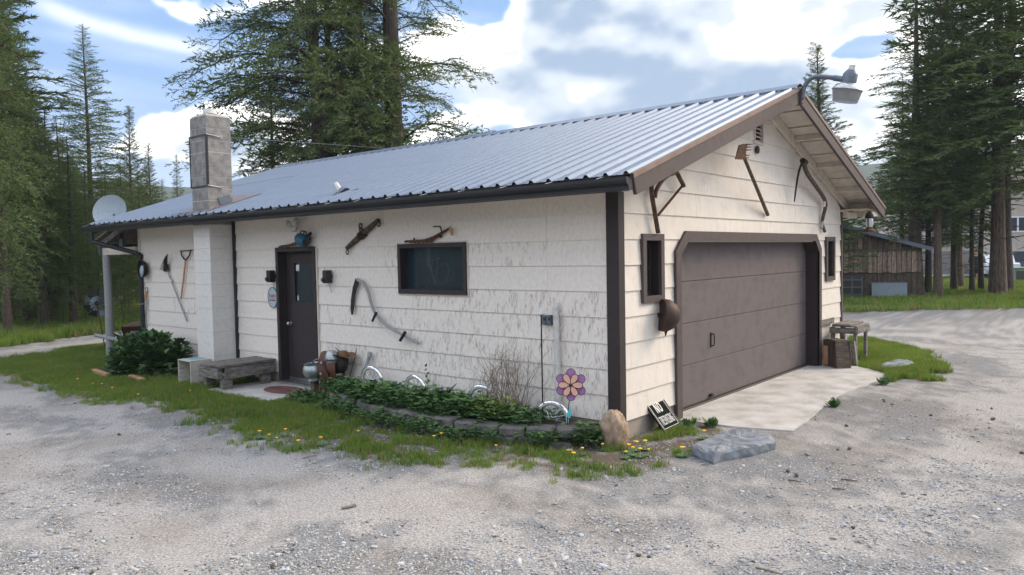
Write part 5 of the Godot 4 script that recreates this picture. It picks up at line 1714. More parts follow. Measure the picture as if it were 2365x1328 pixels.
func make_bed():
	var st = mb()
	# raised soil
	var soil = []
	for p in bed: soil.append(p)
	extrude(st, soil, Transform3D(Basis(Vector3.RIGHT, Vector3(0, 0, 1), Vector3(0, -1, 0)), Vector3(0, 0.16, 0)), 0.2)
	var o = build(st, "soil_bed", M.bark)
	tag(o, "dark raised soil of the flower bed along the wall", "soil", "", "structure")
	# stacked retaining blocks
	var t = thing("retaining_wall", "low curved wall of grey concrete blocks edging the flower bed", "wall", Vector3(-0.7, 0, -2))
	var path = [Vector2(-0.52, -4.35), Vector2(-0.66, -3.9), Vector2(-0.80, -3.1), Vector2(-0.87, -2.3), Vector2(-0.86, -1.6), Vector2(-0.74, -0.95), Vector2(-0.55, -0.45), Vector2(-0.33, -0.17)]
	var c = Curve2D.new()
	for i in path.size():
		var tn = (path[mini(i + 1, path.size() - 1)] - path[maxi(i - 1, 0)]) * 0.17
		c.add_point(path[i], -tn, tn)
	var len_ = c.get_baked_length()
	var mats = [M.retain_block]
	for course in 2:
		var s = 0.02 + 0.14 * course
		while s + 0.2 < len_:
			var l = rr(0.27, 0.31)
			var p = c.sample_baked(s + l * 0.5)
			var d = (c.sample_baked(minf(s + l, len_)) - c.sample_baked(s)).normalized()
			var y = 0.035 + course * 0.112 + rr(-0.012, 0.01)
			if course == 0 and p.y > -0.6: y -= 0.02
			var b = Basis(Vector3.UP, atan2(-d.y, d.x) + rr(-0.09, 0.09)) * Basis(Vector3.BACK, rr(-0.05, 0.05))
			if course == 1 and p.y < -3.2 and p.y > -3.55: b = b * Basis(Vector3.BACK, -0.35) * Basis(Vector3.UP, 0.3)
			st = mb()
			cbox(st, Vector3(p.x - 0.012 * (1 - course), y, p.y), Vector3(l - 0.014, 0.11, 0.19), 0.022, b, Vector2(rr(0, 5), rr(0, 5)))
			build(st, "block", M.retain_block, t)
			s += l + 0.004
	# foundation vent with brick at the corner
	t = thing("foundation_hatch", "dark foundation opening with a plank under the siding corner", "vent", Vector3(-0.01, 0.1, -0.35))
	st = mb(); box(st, S(1345, 995, -0.02), Vector3(0.03, 0.17, 0.34)); build(st, "plank", M.silver_wood, t)
	st = mb(); box(st, Vector3(0.0, 0.1, -0.17), Vector3(0.04, 0.19, 0.12)); build(st, "hole", M.black, t)
	# leafy ground cover
	var m = plant_mesh(26, 0.16, 0.24, 0.075, GREEN, 41)
	var spots = []
	rng.seed = 42
	while spots.size() < 380:
		var p = Vector2(rr(-0.85, -0.05), rr(-4.7, -0.75))
		if not Geometry2D.is_point_in_polygon(p, bed): continue
		var dense = 1.0 if p.y < -1.5 else 0.35
		if rng.randf() > dense: continue
		var k = rr(0.7, 1.3)
		if p.x > -0.42: k *= 0.68
		spots.append(Transform3D(Basis(Vector3.UP, rr(0, TAU)).scaled(Vector3(k, k * rr(0.7, 1.2), k)), Vector3(p.x, 0.14, p.y)))
	for i in 120:      # spilling over the blocks and into the lawn
		var q = c.sample_baked(rr(0.0, len_ * 0.95))
		var k = rr(0.3, 0.75)
		spots.append(Transform3D(Basis(Vector3.UP, rr(0, TAU)).scaled(Vector3(k, k, k)), Vector3(q.x - rr(-0.05, 0.26), rr(-0.03, 0.10), q.y)))
	for i in 26:
		var k = rr(0.4, 0.8)
		spots.append(Transform3D(Basis(Vector3.UP, rr(0, TAU)).scaled(Vector3(k, k, k)), Vector3(rr(-0.85, -0.35), 0.0, rr(-5.05, -4.4))))
	scatter(m, M.leaves, "ground_cover", "leafy green ground cover filling the block edged flower bed", "plants", spots)
	# single plants with a look of their own
	var plants = [["golden_shrub", "small yellow green shrub in the bed before the dry twigs", Vector3(-0.55, 0.16, -1.30), 240, 0.30, 0.32, 0.05, [Color(0.20, 0.24, 0.02), Color(0.26, 0.28, 0.03), Color(0.12, 0.18, 0.02)], 51, true], ["mallow_plant", "broad leaved green plant between block wall and tan boulder", Vector3(-0.36, 0.0, -0.16), 60, 0.17, 0.30, 0.11, GREEN, 52, false], ["leafy_weed", "green weed at the foot of the white drain pipe", Vector3(-0.28, 0.14, -0.78), 40, 0.16, 0.26, 0.09, GREEN, 53, true]]
	for q in plants:
		t = thing(q[0], q[1], "plant", q[2])
		var pm = plant_mesh(q[3], q[4], q[5], q[6], q[7], q[8], q[9])
		pm.surface_set_material(0, M.leaves)
		put(pm, "foliage", t, q[2])
	# bare twig shrub
	t = thing("dry_shrub", "bare brown twiggy shrub against the peeling wall", "shrub", Vector3(-0.25, 0.15, -1.55))
	rng.seed = 61
	st = mb()
	for i in 60:
		var b = Vector3(-0.25 + rr(-0.1, 0.1), 0.14, -1.45 + rr(-0.3, 0.3))
		var e = b + Vector3(rr(-0.2, 0.15), rr(0.3, 0.85), rr(-0.4, 0.45))
		var mid = b.lerp(e, 0.5) + Vector3(rr(-0.08, 0.08), rr(0, 0.05), rr(-0.08, 0.08))
		tube(st, [b, mid, e], [0.005, 0.0035, 0.0015], 4, false)
		for j in 3:
			var f = mid.lerp(e, rr(0, 1))
			tube(st, [f, f + Vector3(rr(-0.12, 0.12), rr(0.02, 0.15), rr(-0.14, 0.14))], [0.0025, 0.001], 3, false)
	build(st, "twigs", M.dry_twig, t)
	t = thing("tall_weed", "tall thin green weed standing over the second bicycle wheel", "plant", S(990, 930, -0.2))
	st = mb()
	var wp = S(988, 930, -0.2)
	tube(st, [Vector3(wp.x, 0.14, wp.z), Vector3(wp.x, 0.45, wp.z + 0.01), S(980, 862, -0.2)], [0.005, 0.004, 0.002], 5); build(st, "stem", M.twig, t)
	st = mb(); flat(st)
	for i in 16: leaf_fan(st, Vector3(wp.x, rr(0.3, 0.62), wp.z) + Vector3(rr(-0.02, 0.02), 0, rr(-0.02, 0.02)), Vector3(rr(-1, 1), rr(0, 0.8), rr(-1, 1)).normalized(), rr(0.04, 0.07), GREEN[i % 3])
	build(st, "leaves", M.leaves, t)
	# bicycle wheels
	var first = null
	var info = [[860, 878, -0.22, "chrome bicycle wheel half buried next to the leather saddle"], [961, 900, -0.24, "chrome bicycle wheel mostly hidden by leaves below the scythe"], [1114, 926, -0.24, "chrome bicycle wheel standing in leaves below the wide window"], [1277, 966, -0.24, "chrome bicycle wheel at the foot of the white drain pipe"]]
	for q in info:
		var p = S(q[0], q[1], q[2])
		if first == null:
			first = thing("bicycle_wheel", q[3], "wheel", Vector3.ZERO, "chrome wheels in the flower bed")
			st = mb(); ring(st, Vector3.ZERO, Vector3(1, 0, 0), 0.175, 0.02, 32, 8); build(st, "tyre", M.pvc, first)
			st = mb()
			lathe(st, [Vector2(0.192, -0.022), Vector2(0.204, -0.012), Vector2(0.208, 0.0), Vector2(0.204, 0.012), Vector2(0.192, 0.022), Vector2(0.198, 0.0), Vector2(0.192, -0.022)], Transform3D(Basis(Vector3.BACK, PI / 2), Vector3.ZERO), 36)
			build(st, "mudguard", M.chrome, first)
			st = mb(); lathe(st, [Vector2(0.155, -0.012), Vector2(0.162, 0.0), Vector2(0.155, 0.012), Vector2(0.150, 0.0), Vector2(0.155, -0.012)], Transform3D(Basis(Vector3.BACK, PI / 2), Vector3.ZERO), 36); build(st, "rim", M.chrome, first)
			st = mb(); lathe(st, [Vector2(0, -0.06), Vector2(0.038, -0.05), Vector2(0.044, -0.03), Vector2(0.02, -0.022), Vector2(0.02, 0.022), Vector2(0.034, 0.03), Vector2(0.0, 0.045)], Transform3D(Basis(Vector3.BACK, PI / 2), Vector3.ZERO), 16); build(st, "hub", M.chrome, first)
			for k in 20:
				var a = TAU * k / 20
				var e = a + (0.5 if k % 2 else -0.5)
				st = mb(); tube(st, [Vector3(0.028 if k % 2 else -0.028, cos(e) * 0.03, sin(e) * 0.03), Vector3(0, cos(a) * 0.155, sin(a) * 0.155)], 0.0032, 4, false); build(st, "spoke", M.chrome, first)
			first.position = p; first.rotation = Vector3(0, 0.12, 0.16)
		else:
			var w = copy(first, p, rr(-0.1, 0.35), 1.0, q[3])
			w.rotation.z = 0.16
	# driftwood
	t = thing("driftwood", "forked grey driftwood leaning in the bed below the wide window", "driftwood", S(1020, 915, -0.25))
	st = mb()
	tube(st, arc(line_s([[988, 888], [1010, 900], [1035, 915], [1055, 921]], -0.28), 3), [0.008, 0.014, 0.02, 0.024, 0.027, 0.028, 0.028, 0.026, 0.022, 0.012], 8)
	tube(st, arc(line_s([[1030, 915], [1040, 900], [1055, 885]], -0.25), 3), [0.022, 0.02, 0.018, 0.016, 0.014, 0.01, 0.005], 7)
	tube(st, line_s([[1018, 903], [1021, 892]], -0.28), [0.012, 0.007], 6)
	build(st, "branch", M.silver_wood, t)
	# leather saddle on its stand with what hangs from it
	var sx = -0.24
	t = thing("leather_saddle", "worn red brown leather saddle standing beside the entry door", "saddle", S(765, 910, sx))
	var z0 = S(768, 880, sx).z
	var y0 = S(768, 880, sx).y
	st = mb()
	# skirt hanging as a curved sheet
	var rows = []
	for i in 9:
		var v = i / 8.0
		var row = []
		for j in 11:
			var u = j / 10.0 - 0.5
			var wdt = lerpf(0.40, 0.30, v) * (1.0 + 0.1 * sin(v * 3.0))
			row.append(Vector3(sx - 0.10 - 0.07 * sin(PI * minf(v * 1.3, 1.0)) + 0.22 * u * u + 0.012 * sin(v * 9.0 + u * 7.0), lerpf(0.66, 0.03, v) + 0.03 * cos(u * 5.0), z0 + u * wdt + 0.03 * v))
		rows.append(row)
	st.set_smooth_group(0)
	for i in 8:
		for j in 10:
			face(st, [rows[i][j], rows[i][j + 1], rows[i + 1][j + 1], rows[i + 1][j]], Vector3(-1, 0.1, 0))
	build(st, "skirt", M.leather, t)
	st = mb(); rock(st, Vector3(sx + 0.05, 0.50, z0 + 0.05), 0.16, Vector3(0.7, 0.95, 1.0), 71, 0.15, 12); build(st, "seat", M.leather_dark, t)
	st = mb(); rock(st, Vector3(sx + 0.03, 0.52, z0 + 0.15), 0.14, Vector3(0.7, 1.0, 0.9), 72, 0.2, 10); build(st, "cantle", M.leather_dark, t)
	st = mb(); bar(st, Vector3(sx - 0.17, 0.55, z0 + 0.02), Vector3(sx - 0.2, 0.10, z0 + 0.26), 0.05, 0.012, 0.003, Vector3.RIGHT); build(st, "strap", M.leather_dark, t)
	st = mb(); tube(st, [Vector3(sx - 0.2, 0.12, z0 + 0.255), Vector3(sx - 0.205, 0.05, z0 + 0.29)], 0.022, 8); build(st, "stirrup", M.porcelain, t)
	for q in [[0.52, -0.02], [0.36, -0.04]]:
		st = mb(); rock(st, Vector3(sx - 0.172, q[0], z0 + q[1]), 0.02, Vector3(0.4, 1, 1), 3, 0.0, 6); build(st, "concho", M.steel, t)
	for q in [[-0.12, -0.12], [0.12, -0.12], [-0.12, 0.14], [0.12, 0.14]]:
		st = mb(); bar(st, Vector3(sx + q[0] * 0.5, 0.55, z0 + q[1]), Vector3(sx + q[0], 0.02, z0 + q[1] * 1.2), 0.04, 0.04); build(st, "stand_leg", M.dark_wood, t)
	t = thing("pewter_pot", "round pewter pot with lip hung beside the leather saddle", "pot", S(727, 878, -0.3))
	var pp = S(727, 878, -0.30)
	st = mb(); lathe(st, [Vector2(0, 0.0), Vector2(0.10, 0.0), Vector2(0.105, 0.012), Vector2(0.085, 0.03), Vector2(0.13, 0.07), Vector2(0.155, 0.13), Vector2(0.15, 0.19), Vector2(0.125, 0.235), Vector2(0.132, 0.25), Vector2(0.12, 0.25), Vector2(0.115, 0.235), Vector2(0.14, 0.18), Vector2(0.1, 0.08), Vector2(0, 0.07)], Transform3D(Basis(Vector3.BACK, 0.1), pp), 28); build(st, "body", M.pewter, t)
	st = mb(); tube(st, arc([pp + Vector3(-0.03, 0.24, -0.02), pp + Vector3(-0.03, 0.30, 0.06), pp + Vector3(-0.02, 0.33, 0.16)], 4), 0.018, 8, true, 0.5); build(st, "handle", M.pewter, t)
	st = mb(); box(st, Vector3(pp.x, pp.y * 0.5, pp.z), Vector3(0.09, pp.y, 0.09)); build(st, "pedestal", M.dark_wood, t)
	t = thing("milk_pail", "upturned pewter coffee pot on top of the leather saddle", "pot", S(765, 838, -0.33))
	var mp_ = S(767, 838, -0.33)
	st = mb(); lathe(st, [Vector2(0, 0.0), Vector2(0.072, 0.0), Vector2(0.078, 0.04), Vector2(0.09, 0.05), Vector2(0.098, 0.06), Vector2(0.094, 0.10), Vector2(0.078, 0.15), Vector2(0.06, 0.172), Vector2(0.035, 0.166), Vector2(0, 0.155)], Transform3D(Basis(), mp_), 24); build(st, "body", M.pewter, t)
	t = thing("cowboy_hat", "brown felt cowboy hat resting on the leather saddle", "hat", S(790, 826, -0.22))
	var hp = Vector3(S(792, 824, -0.22).x, S(792, 824, -0.22).y, S(792, 824, -0.22).z)
	st = mb()
	st.set_smooth_group(0)
	for j in 32:
		var a0 = TAU * j / 32
		var a1 = TAU * (j + 1) / 32
		var p = []
		for e in [[a0, 0.085], [a1, 0.085], [a1, 0.21], [a0, 0.21]]: p.append(hp + Vector3(cos(e[0]) * e[1] * 0.8, (0.055 * pow(absf(cos(e[0])), 2.0) - 0.005) * (e[1] - 0.085) / 0.125, sin(e[0]) * e[1]))
		face(st, p, Vector3.UP)
	build(st, "brim", M.leather_tan, t)
	st = mb(); lathe(st, [Vector2(0.087, -0.002), Vector2(0.082, 0.05), Vector2(0.066, 0.085), Vector2(0.03, 0.075), Vector2(0, 0.065)], Transform3D(Basis().scaled(Vector3(0.8, 1, 1)), hp), 20); build(st, "crown", M.leather_tan, t)
	t = thing("dead_twig", "forked dead twig sticking out above the cowboy hat", "twig", S(782, 815, -0.2))
	st = mb(); tube(st, arc(line_s([[796, 822], [784, 814], [780, 808], [777, 804]], -0.2), 3), [0.02, 0.018, 0.016, 0.015, 0.02, 0.014, 0.008, 0.006, 0.004, 0.002], 6); tube(st, line_s([[778, 805], [772, 803]], -0.2), [0.004, 0.002], 5); tube(st, line_s([[776, 803], [773, 798]], -0.2), [0.003, 0.001], 5); build(st, "twig", M.twig, t)
	t = thing("dry_stalk", "tall dry brown stalk against the wall behind the saddle", "twig", S(815, 850, -0.1))
	st = mb(); tube(st, arc(line_s([[805, 880], [814, 845], [820, 822], [824, 803]], -0.08), 3), [0.008, 0.008, 0.007, 0.006, 0.006, 0.006, 0.007, 0.008, 0.006, 0.003], 5); build(st, "stalk", M.twig, t)
	t = thing("tool_handle", "bleached wooden tool handle leaning on the wall by the first wheel", "handle", S(840, 868, -0.12))
	st = mb(); tube(st, line_s([[836, 880, -0.2], [848, 838, -0.08], [853, 823, -0.06]], -0.1), [0.025, 0.023, 0.026], 8); build(st, "handle", M.silver_wood, t)
	st = mb(); rock(st, S(854, 820, -0.08), 0.045, Vector3(0.8, 1.0, 0.8), 3, 0.3, 7); build(st, "knob", M.silver_wood, t)
	# pinwheel
	var fc = S(1318, 889, -0.45)
	t = thing("flower_pinwheel", "purple and pink flower pinwheel on a stake in front of the wall", "pinwheel", Vector3(fc.x, 0.16, fc.z))
	var fb = basis_z(Vector3(-0.88, 0.03, 0.47))
	var petal = func(a, r0, r1, wd, dz, called, m, rim_m):
		var pts = []
		for i in 20:
			var q = TAU * i / 20
			var l = lerpf(r0, r1, 0.5 - 0.5 * cos(q))
			var ww = wd * sin(q) * (0.55 + 0.45 * (0.5 - 0.5 * cos(q)))
			pts.append(Vector2(cos(a) * l - sin(a) * ww, sin(a) * l + cos(a) * ww))
		var s1 = mb(); extrude(s1, pts, Transform3D(fb, fc + fb.z * dz), 0.003)
		var p = build(s1, called, m, t)
		s1 = mb()
		var loop = []
		for q in pts: loop.append(fc + fb * Vector3(q.x, q.y, dz + 0.002))
		loop.append(loop[0])
		tube(s1, loop, 0.0038, 5, false); build(s1, "rim_wire", rim_m, p)
	for k in 6: petal.call(PI / 2 + TAU * k / 6, 0.03, 0.168, 0.058, -0.02, "outer_petal", M.petal_purple, M.ink)
	for k in 6: petal.call(PI / 3 + TAU * k / 6, 0.012, 0.128, 0.042, 0.012, "inner_petal", M.petal_pink, M.leather_dark)
	st = mb(); rock(st, fc + fb.z * 0.02, 0.018, Vector3.ONE, 2, 0.0, 6); build(st, "hub", M.black, t)
	st = mb(); tube(st, [Vector3(fc.x + 0.03, fc.y, fc.z - 0.01), S(1311, 955, -0.42), Vector3(fc.x + 0.03, 0.0, S(1309, 985, -0.42).z)], 0.005, 5); build(st, "stake", M.black, t)
	st = mb(); extrude(st, [Vector2(0, -0.055), Vector2(0.018, -0.03), Vector2(0.02, 0.0), Vector2(0.016, 0.04), Vector2(0.005, 0.06), Vector2(-0.014, 0.03), Vector2(-0.02, -0.02)], Transform3D(fb * Basis(Vector3.BACK, -0.15), S(1314.5, 955, -0.43)), 0.004); build(st, "leaf", M.cyan, t)
	# teacup on a pole
	var tp = S(1251, 800, -0.30)
	t = thing("teacup_feeder", "white teacup and saucer on a tall thin rod before the wall", "bird feeder", Vector3(tp.x, 0.1, tp.z))
	var cy2 = S(1250, 727, -0.30).y
	st = mb(); tube(st, [Vector3(tp.x, 0.0, tp.z), Vector3(tp.x, cy2, tp.z)], 0.0085, 6); build(st, "rod", M.iron, t)
	st = mb(); lathe(st, [Vector2(0, 0), Vector2(0.03, 0.0), Vector2(0.055, 0.012), Vector2(0.052, 0.015), Vector2(0, 0.006)], Transform3D(Basis(), Vector3(tp.x, cy2, tp.z)), 20); build(st, "saucer", M.porcelain, t)
	st = mb(); lathe(st, [Vector2(0, 0.008), Vector2(0.018, 0.008), Vector2(0.02, 0.014), Vector2(0.034, 0.03), Vector2(0.039, 0.062), Vector2(0.036, 0.062), Vector2(0.03, 0.03), Vector2(0, 0.018)], Transform3D(Basis(), Vector3(tp.x, cy2, tp.z)), 20); ring(st, Vector3(tp.x, cy2 + 0.038, tp.z + 0.047), Vector3(1, 0, 0), 0.014, 0.003, 12, 5); build(st, "cup", M.porcelain, t)
	# leafy bush
	t = thing("peony_bush", "dark green leafy bush beside the chimney on the lawn", "bush", Vector3(-0.75, 0, -9.5))
	rng.seed = 81
	st = mb(); flat(st)
	for i in 2600:
		var a = rr(0, TAU)
		var ph = acos(rr(0.02, 1.0))
		var d = Vector3(sin(ph) * cos(a), cos(ph), sin(ph) * sin(a))
		var bump = 1.0 + 0.12 * sin(a * 5.0 + ph * 4.0) + 0.08 * sin(a * 9.0)
		var k = pow(rng.randf(), 0.35) * bump
		var p = Vector3(-0.70, 0.05, -9.45) + Vector3(d.x * 0.60, d.y * 0.64, d.z * 0.98) * k
		if p.x > -0.06: continue
		var out = (d * 0.7 + Vector3(rr(-0.8, 0.8), rr(-0.45, 0.35), rr(-0.8, 0.8))).normalized()
		var c3 = GREEN[i % 3]
		var kk = rr(0.55, 1.05)
		var col = Color(c3.r * kk, c3.g * kk, c3.b * kk)
		for q in 3: leaf_fan(st, p, out.rotated(Vector3.UP, (q - 1) * 0.6), rr(0.09, 0.15), col, 0.2)
	build(st, "foliage", M.leaves, t)
	st = mb()
	for i in 26:
		var a = rr(0, TAU)
		tube(st, [Vector3(-0.70 + cos(a) * 0.08, -0.01, -9.45 + sin(a) * 0.12), Vector3(-0.70 + cos(a) * 0.35, 0.45, -9.45 + sin(a) * 0.6)], [0.01, 0.006], 5, false)
	build(st, "stems", M.twig, t)

# ---------------------------------------------------------------- porch at the far end
func make_lean_to():
	var st
	var t = thing("porch_roof", "weathered lean to porch roof on a round pole at the far garage end", "porch", Vector3(0.6, 0, -12.4))
	var zf = -12.72
	var post = F(252, 821)
	for x in [post.x + 0.02, 3.4]:
		st = mb(); tube(st, [Vector3(x, -0.02, zf), Vector3(x + 0.01, 1.1, zf), Vector3(x, 2.16, zf)], [0.088, 0.082, 0.078], 12); build(st, "post", M.silver_wood, t)
		st = mb(); bar(st, Vector3(x, 2.23, zf - 0.12), Vector3(x, 2.23, -11.28), 0.06, 0.15, 0.004); build(st, "beam", M.beige, t)
		st = mb(); bar(st, Vector3(x, 2.36, zf - 0.35), Vector3(x, 2.86, -11.28), 0.05, 0.12, 0.004); build(st, "rafter", M.grey_wood, t)
	st = mb(); bar(st, Vector3(-0.1, 2.35, zf + 0.02), Vector3(3.6, 2.35, zf + 0.02), 0.05, 0.09, 0.004); build(st, "header", M.dark_wood, t)
	st = mb(); bar(st, Vector3(1.75, 2.43, zf - 0.42), Vector3(1.75, 2.95, -11.28), 3.8, 0.02); build(st, "roof_deck", M.grey_wood, t)
	st = mb(); box(st, Vector3(post.x - 0.02, 2.23, zf - 0.14), Vector3(0.1, 0.16, 0.03)); build(st, "end_plate", M.galv, t)
	# satellite dish
	t = thing("satellite_dish", "grey satellite dish rising behind the low corner of the metal roof", "satellite dish", S(285, 560, 0.1))
	var dc = S(253, 487, 0.25)
	var nrm = Vector3(-0.75, 0.25, 0.62).normalized()
	var bz = basis_z(nrm)
	var rad = 33.5 * (dc - CAM).length() / FOCAL
	var pf = []
	for k in 9: pf.append(Vector2(rad * k / 8.0, 0.10 * pow(k / 8.0, 2) - 0.1))
	pf.append(Vector2(rad + 0.008, 0.004)); pf.append(Vector2(rad, -0.012))
	for k in 8: pf.append(Vector2(rad * (7 - k) / 8.0, 0.10 * pow((7 - k) / 8.0, 2) - 0.118))
	st = mb(); lathe(st, pf, Transform3D(Basis(bz.x, bz.z, -bz.y), dc), 40); build(st, "reflector", M.dish, t)
	var foot = S(283, 561, 0.12)
	st = mb(); tube(st, [foot, foot + Vector3(0, 0.15, 0), dc - nrm * 0.16], 0.028, 8); build(st, "mast", M.galv, t)
	st = mb(); box(st, foot, Vector3(0.08, 0.16, 0.16)); build(st, "mount", M.galv, t)
	st = mb(); tube(st, [S(261, 537, 0.0), S(279, 553, 0.1)], 0.016, 6); build(st, "strut", M.galv, t)
	st = mb(); tube(st, [dc - nrm * 0.1, dc - nrm * 0.2], 0.07, 10); build(st, "back_plate", M.galv, t)

# ---------------------------------------------------------------- background buildings and people
func upright(a, b):              # photo points onto the upright plane through two ground points
	var n = (b - a).cross(Vector3.UP).normalized()
	return func(u, v):
		var d = ray(u, v)
		return CAM + d * ((a - CAM).dot(n) / d.dot(n))

func make_background():
	var st
	# hills all round the far distance
	st = mb()
	st.set_smooth_group(0)
	var hn = noise(91, 0.006, FastNoiseLite.TYPE_SIMPLEX_SMOOTH, 5)
	var rows = []
	for i in 5:
		var r = [250.0, 380.0, 480.0, 560.0, 640.0][i]
		var row = []
		for j in 240:
			var a = TAU * j / 240
			var p = Vector3(cos(a) * r, 0, sin(a) * r)
			var h = (26.0 + 62.0 * (0.5 + 0.5 * hn.get_noise_2d(p.x, p.z))) * [0.0, 0.35, 0.75, 1.0, 0.9][i]
			h += 3.0 * hn.get_noise_2d(p.x * 14.0, p.z * 14.0) * (1.0 if i > 0 else 0.0)
			row.append(p + Vector3(0, h - 0.5, 0))
		rows.append(row)
	for i in 4:
		for j in 240:
			var k = (j + 1) % 240
			face(st, [rows[i][j], rows[i][k], rows[i + 1][k], rows[i + 1][j]], Vector3.UP)
	var hl = build(st, "hills", M.hill)
	hl.set_meta("kind", "structure"); hl.set_meta("label", "forested hills far beyond the trees"); hl.set_meta("category", "hill")
	make_barn()
	make_house()
	make_person()

func make_barn():
	var a = F(2128, 688)
	var b = F(1938, 687)
	var dirv = (b - a).normalized()
	var mp = upright(a, b)
	var out = dirv.cross(Vector3.UP).normalized()
	if out.dot(CAM - a) < 0: out = -out
	var bs = Basis(dirv, Vector3.UP, dirv.cross(Vector3.UP))
	var t = thing("plank_shed", "old brown plank shed with low sloping roof behind the gravel road", "shed", a)
	var at_ = func(s, y, o): return a + dirv * s + Vector3.UP * y + out * o
	var len_ = 4.6
	var L0 = 0.0
	var st = mb()
	var ptop = func(s): return 2.1 + 0.31 * s
	# carcass
	var q = [at_.call(L0, 0, -0.06), at_.call(len_, 0, -0.06), at_.call(len_, ptop.call(len_), -0.06), at_.call(L0, ptop.call(L0), -0.06)]
	flat(st)
	face(st, q, out)
	var back = -out * 3.5
	face(st, [q[0] + back, q[1] + back, q[2] + back, q[3] + back], -out)
	face(st, [q[0], q[3], q[3] + back, q[0] + back], -dirv)
	face(st, [q[1], q[2], q[2] + back, q[1] + back], dirv)
	build(st, "carcass", M.inside, t)
	rng.seed = 95
	var s = L0
	while s < len_ - 0.1:
		var w = rr(0.15, 0.20)
		st = mb()
		var y1 = ptop.call(s + w * 0.5) - 0.12
		box(st, at_.call(s + w * 0.5, (1.92 + y1) * 0.5, 0.0 + rr(0, 0.012)), Vector3(w - 0.02, y1 - 1.92, 0.025), bs, Vector2(rr(0, 9), rr(0, 9)))
		build(st, "plank", M["plank%d" % [3, 1, 3, 0][rng.randi() % 4]], t)
		st = mb()
		box(st, at_.call(s + w * 0.5, 1.44 + rr(-0.02, 0.02), 0.02 + rr(0, 0.015)), Vector3(w - 0.02, 0.86, 0.025), bs, Vector2(rr(0, 9), rr(0, 9)))
		build(st, "plank", M["plank%d" % (rng.randi() % 3)], t)
		if s < 1.9 or s > 2.95:
			st = mb()
			box(st, at_.call(s + w * 0.5, 0.48, -0.03), Vector3(w - 0.02, 1.0, 0.025), bs, Vector2(rr(0, 9), rr(0, 9)))
			build(st, "plank", M.plank3, t)
		s += w
	st = mb(); box(st, at_.call(len_ * 0.5, 1.9, 0.05), Vector3(len_, 0.09, 0.08), bs); build(st, "girt", M.plank3, t)
	st = mb()
	var p0 = at_.call(-0.35, ptop.call(-0.35) - 0.02, -1.6)
	var p1 = at_.call(len_ + 0.2, ptop.call(len_ + 0.2) - 0.02, -1.6)
	bar(st, p0, p1, 3.9, 0.05); build(st, "roof", M.house_roof, t)
	st = mb(); bar(st, at_.call(-0.35, ptop.call(-0.35) - 0.09, 0.34), at_.call(len_ + 0.2, ptop.call(len_ + 0.2) - 0.09, 0.34), 0.04, 0.14); build(st, "fascia", M.galv, t)
	# rack and leaning sheet in front
	t = thing("slatted_rack", "blue grey slatted rack standing under the plank shed", "rack", mp.call(1965, 688))
	st = mb()
	for y in [0.12, 0.42, 0.72]: box(st, at_.call(2.5, y, 0.12), Vector3(0.8, 0.05, 0.04), bs)
	build(st, "rail", M.galv, t)
	for k in [2.12, 2.48, 2.88]:
		st = mb(); box(st, at_.call(k, 0.42, 0.15), Vector3(0.05, 0.86, 0.04), bs); build(st, "upright", M.galv, t)
	t = thing("plastic_sheet", "pale blue corrugated sheet leaning against the plank shed", "sheet", mp.call(2050, 690))
	st = mb(); box(st, at_.call(1.15, 0.30, 0.32), Vector3(1.25, 0.62, 0.015), bs * Basis(Vector3.RIGHT, 0.3)); build(st, "panel", M.tarp, t)
	st = mb(); box(st, at_.call(1.15, 0.60, 0.23), Vector3(1.27, 0.03, 0.03), bs * Basis(Vector3.RIGHT, 0.3)); build(st, "edge", M.galv, t)

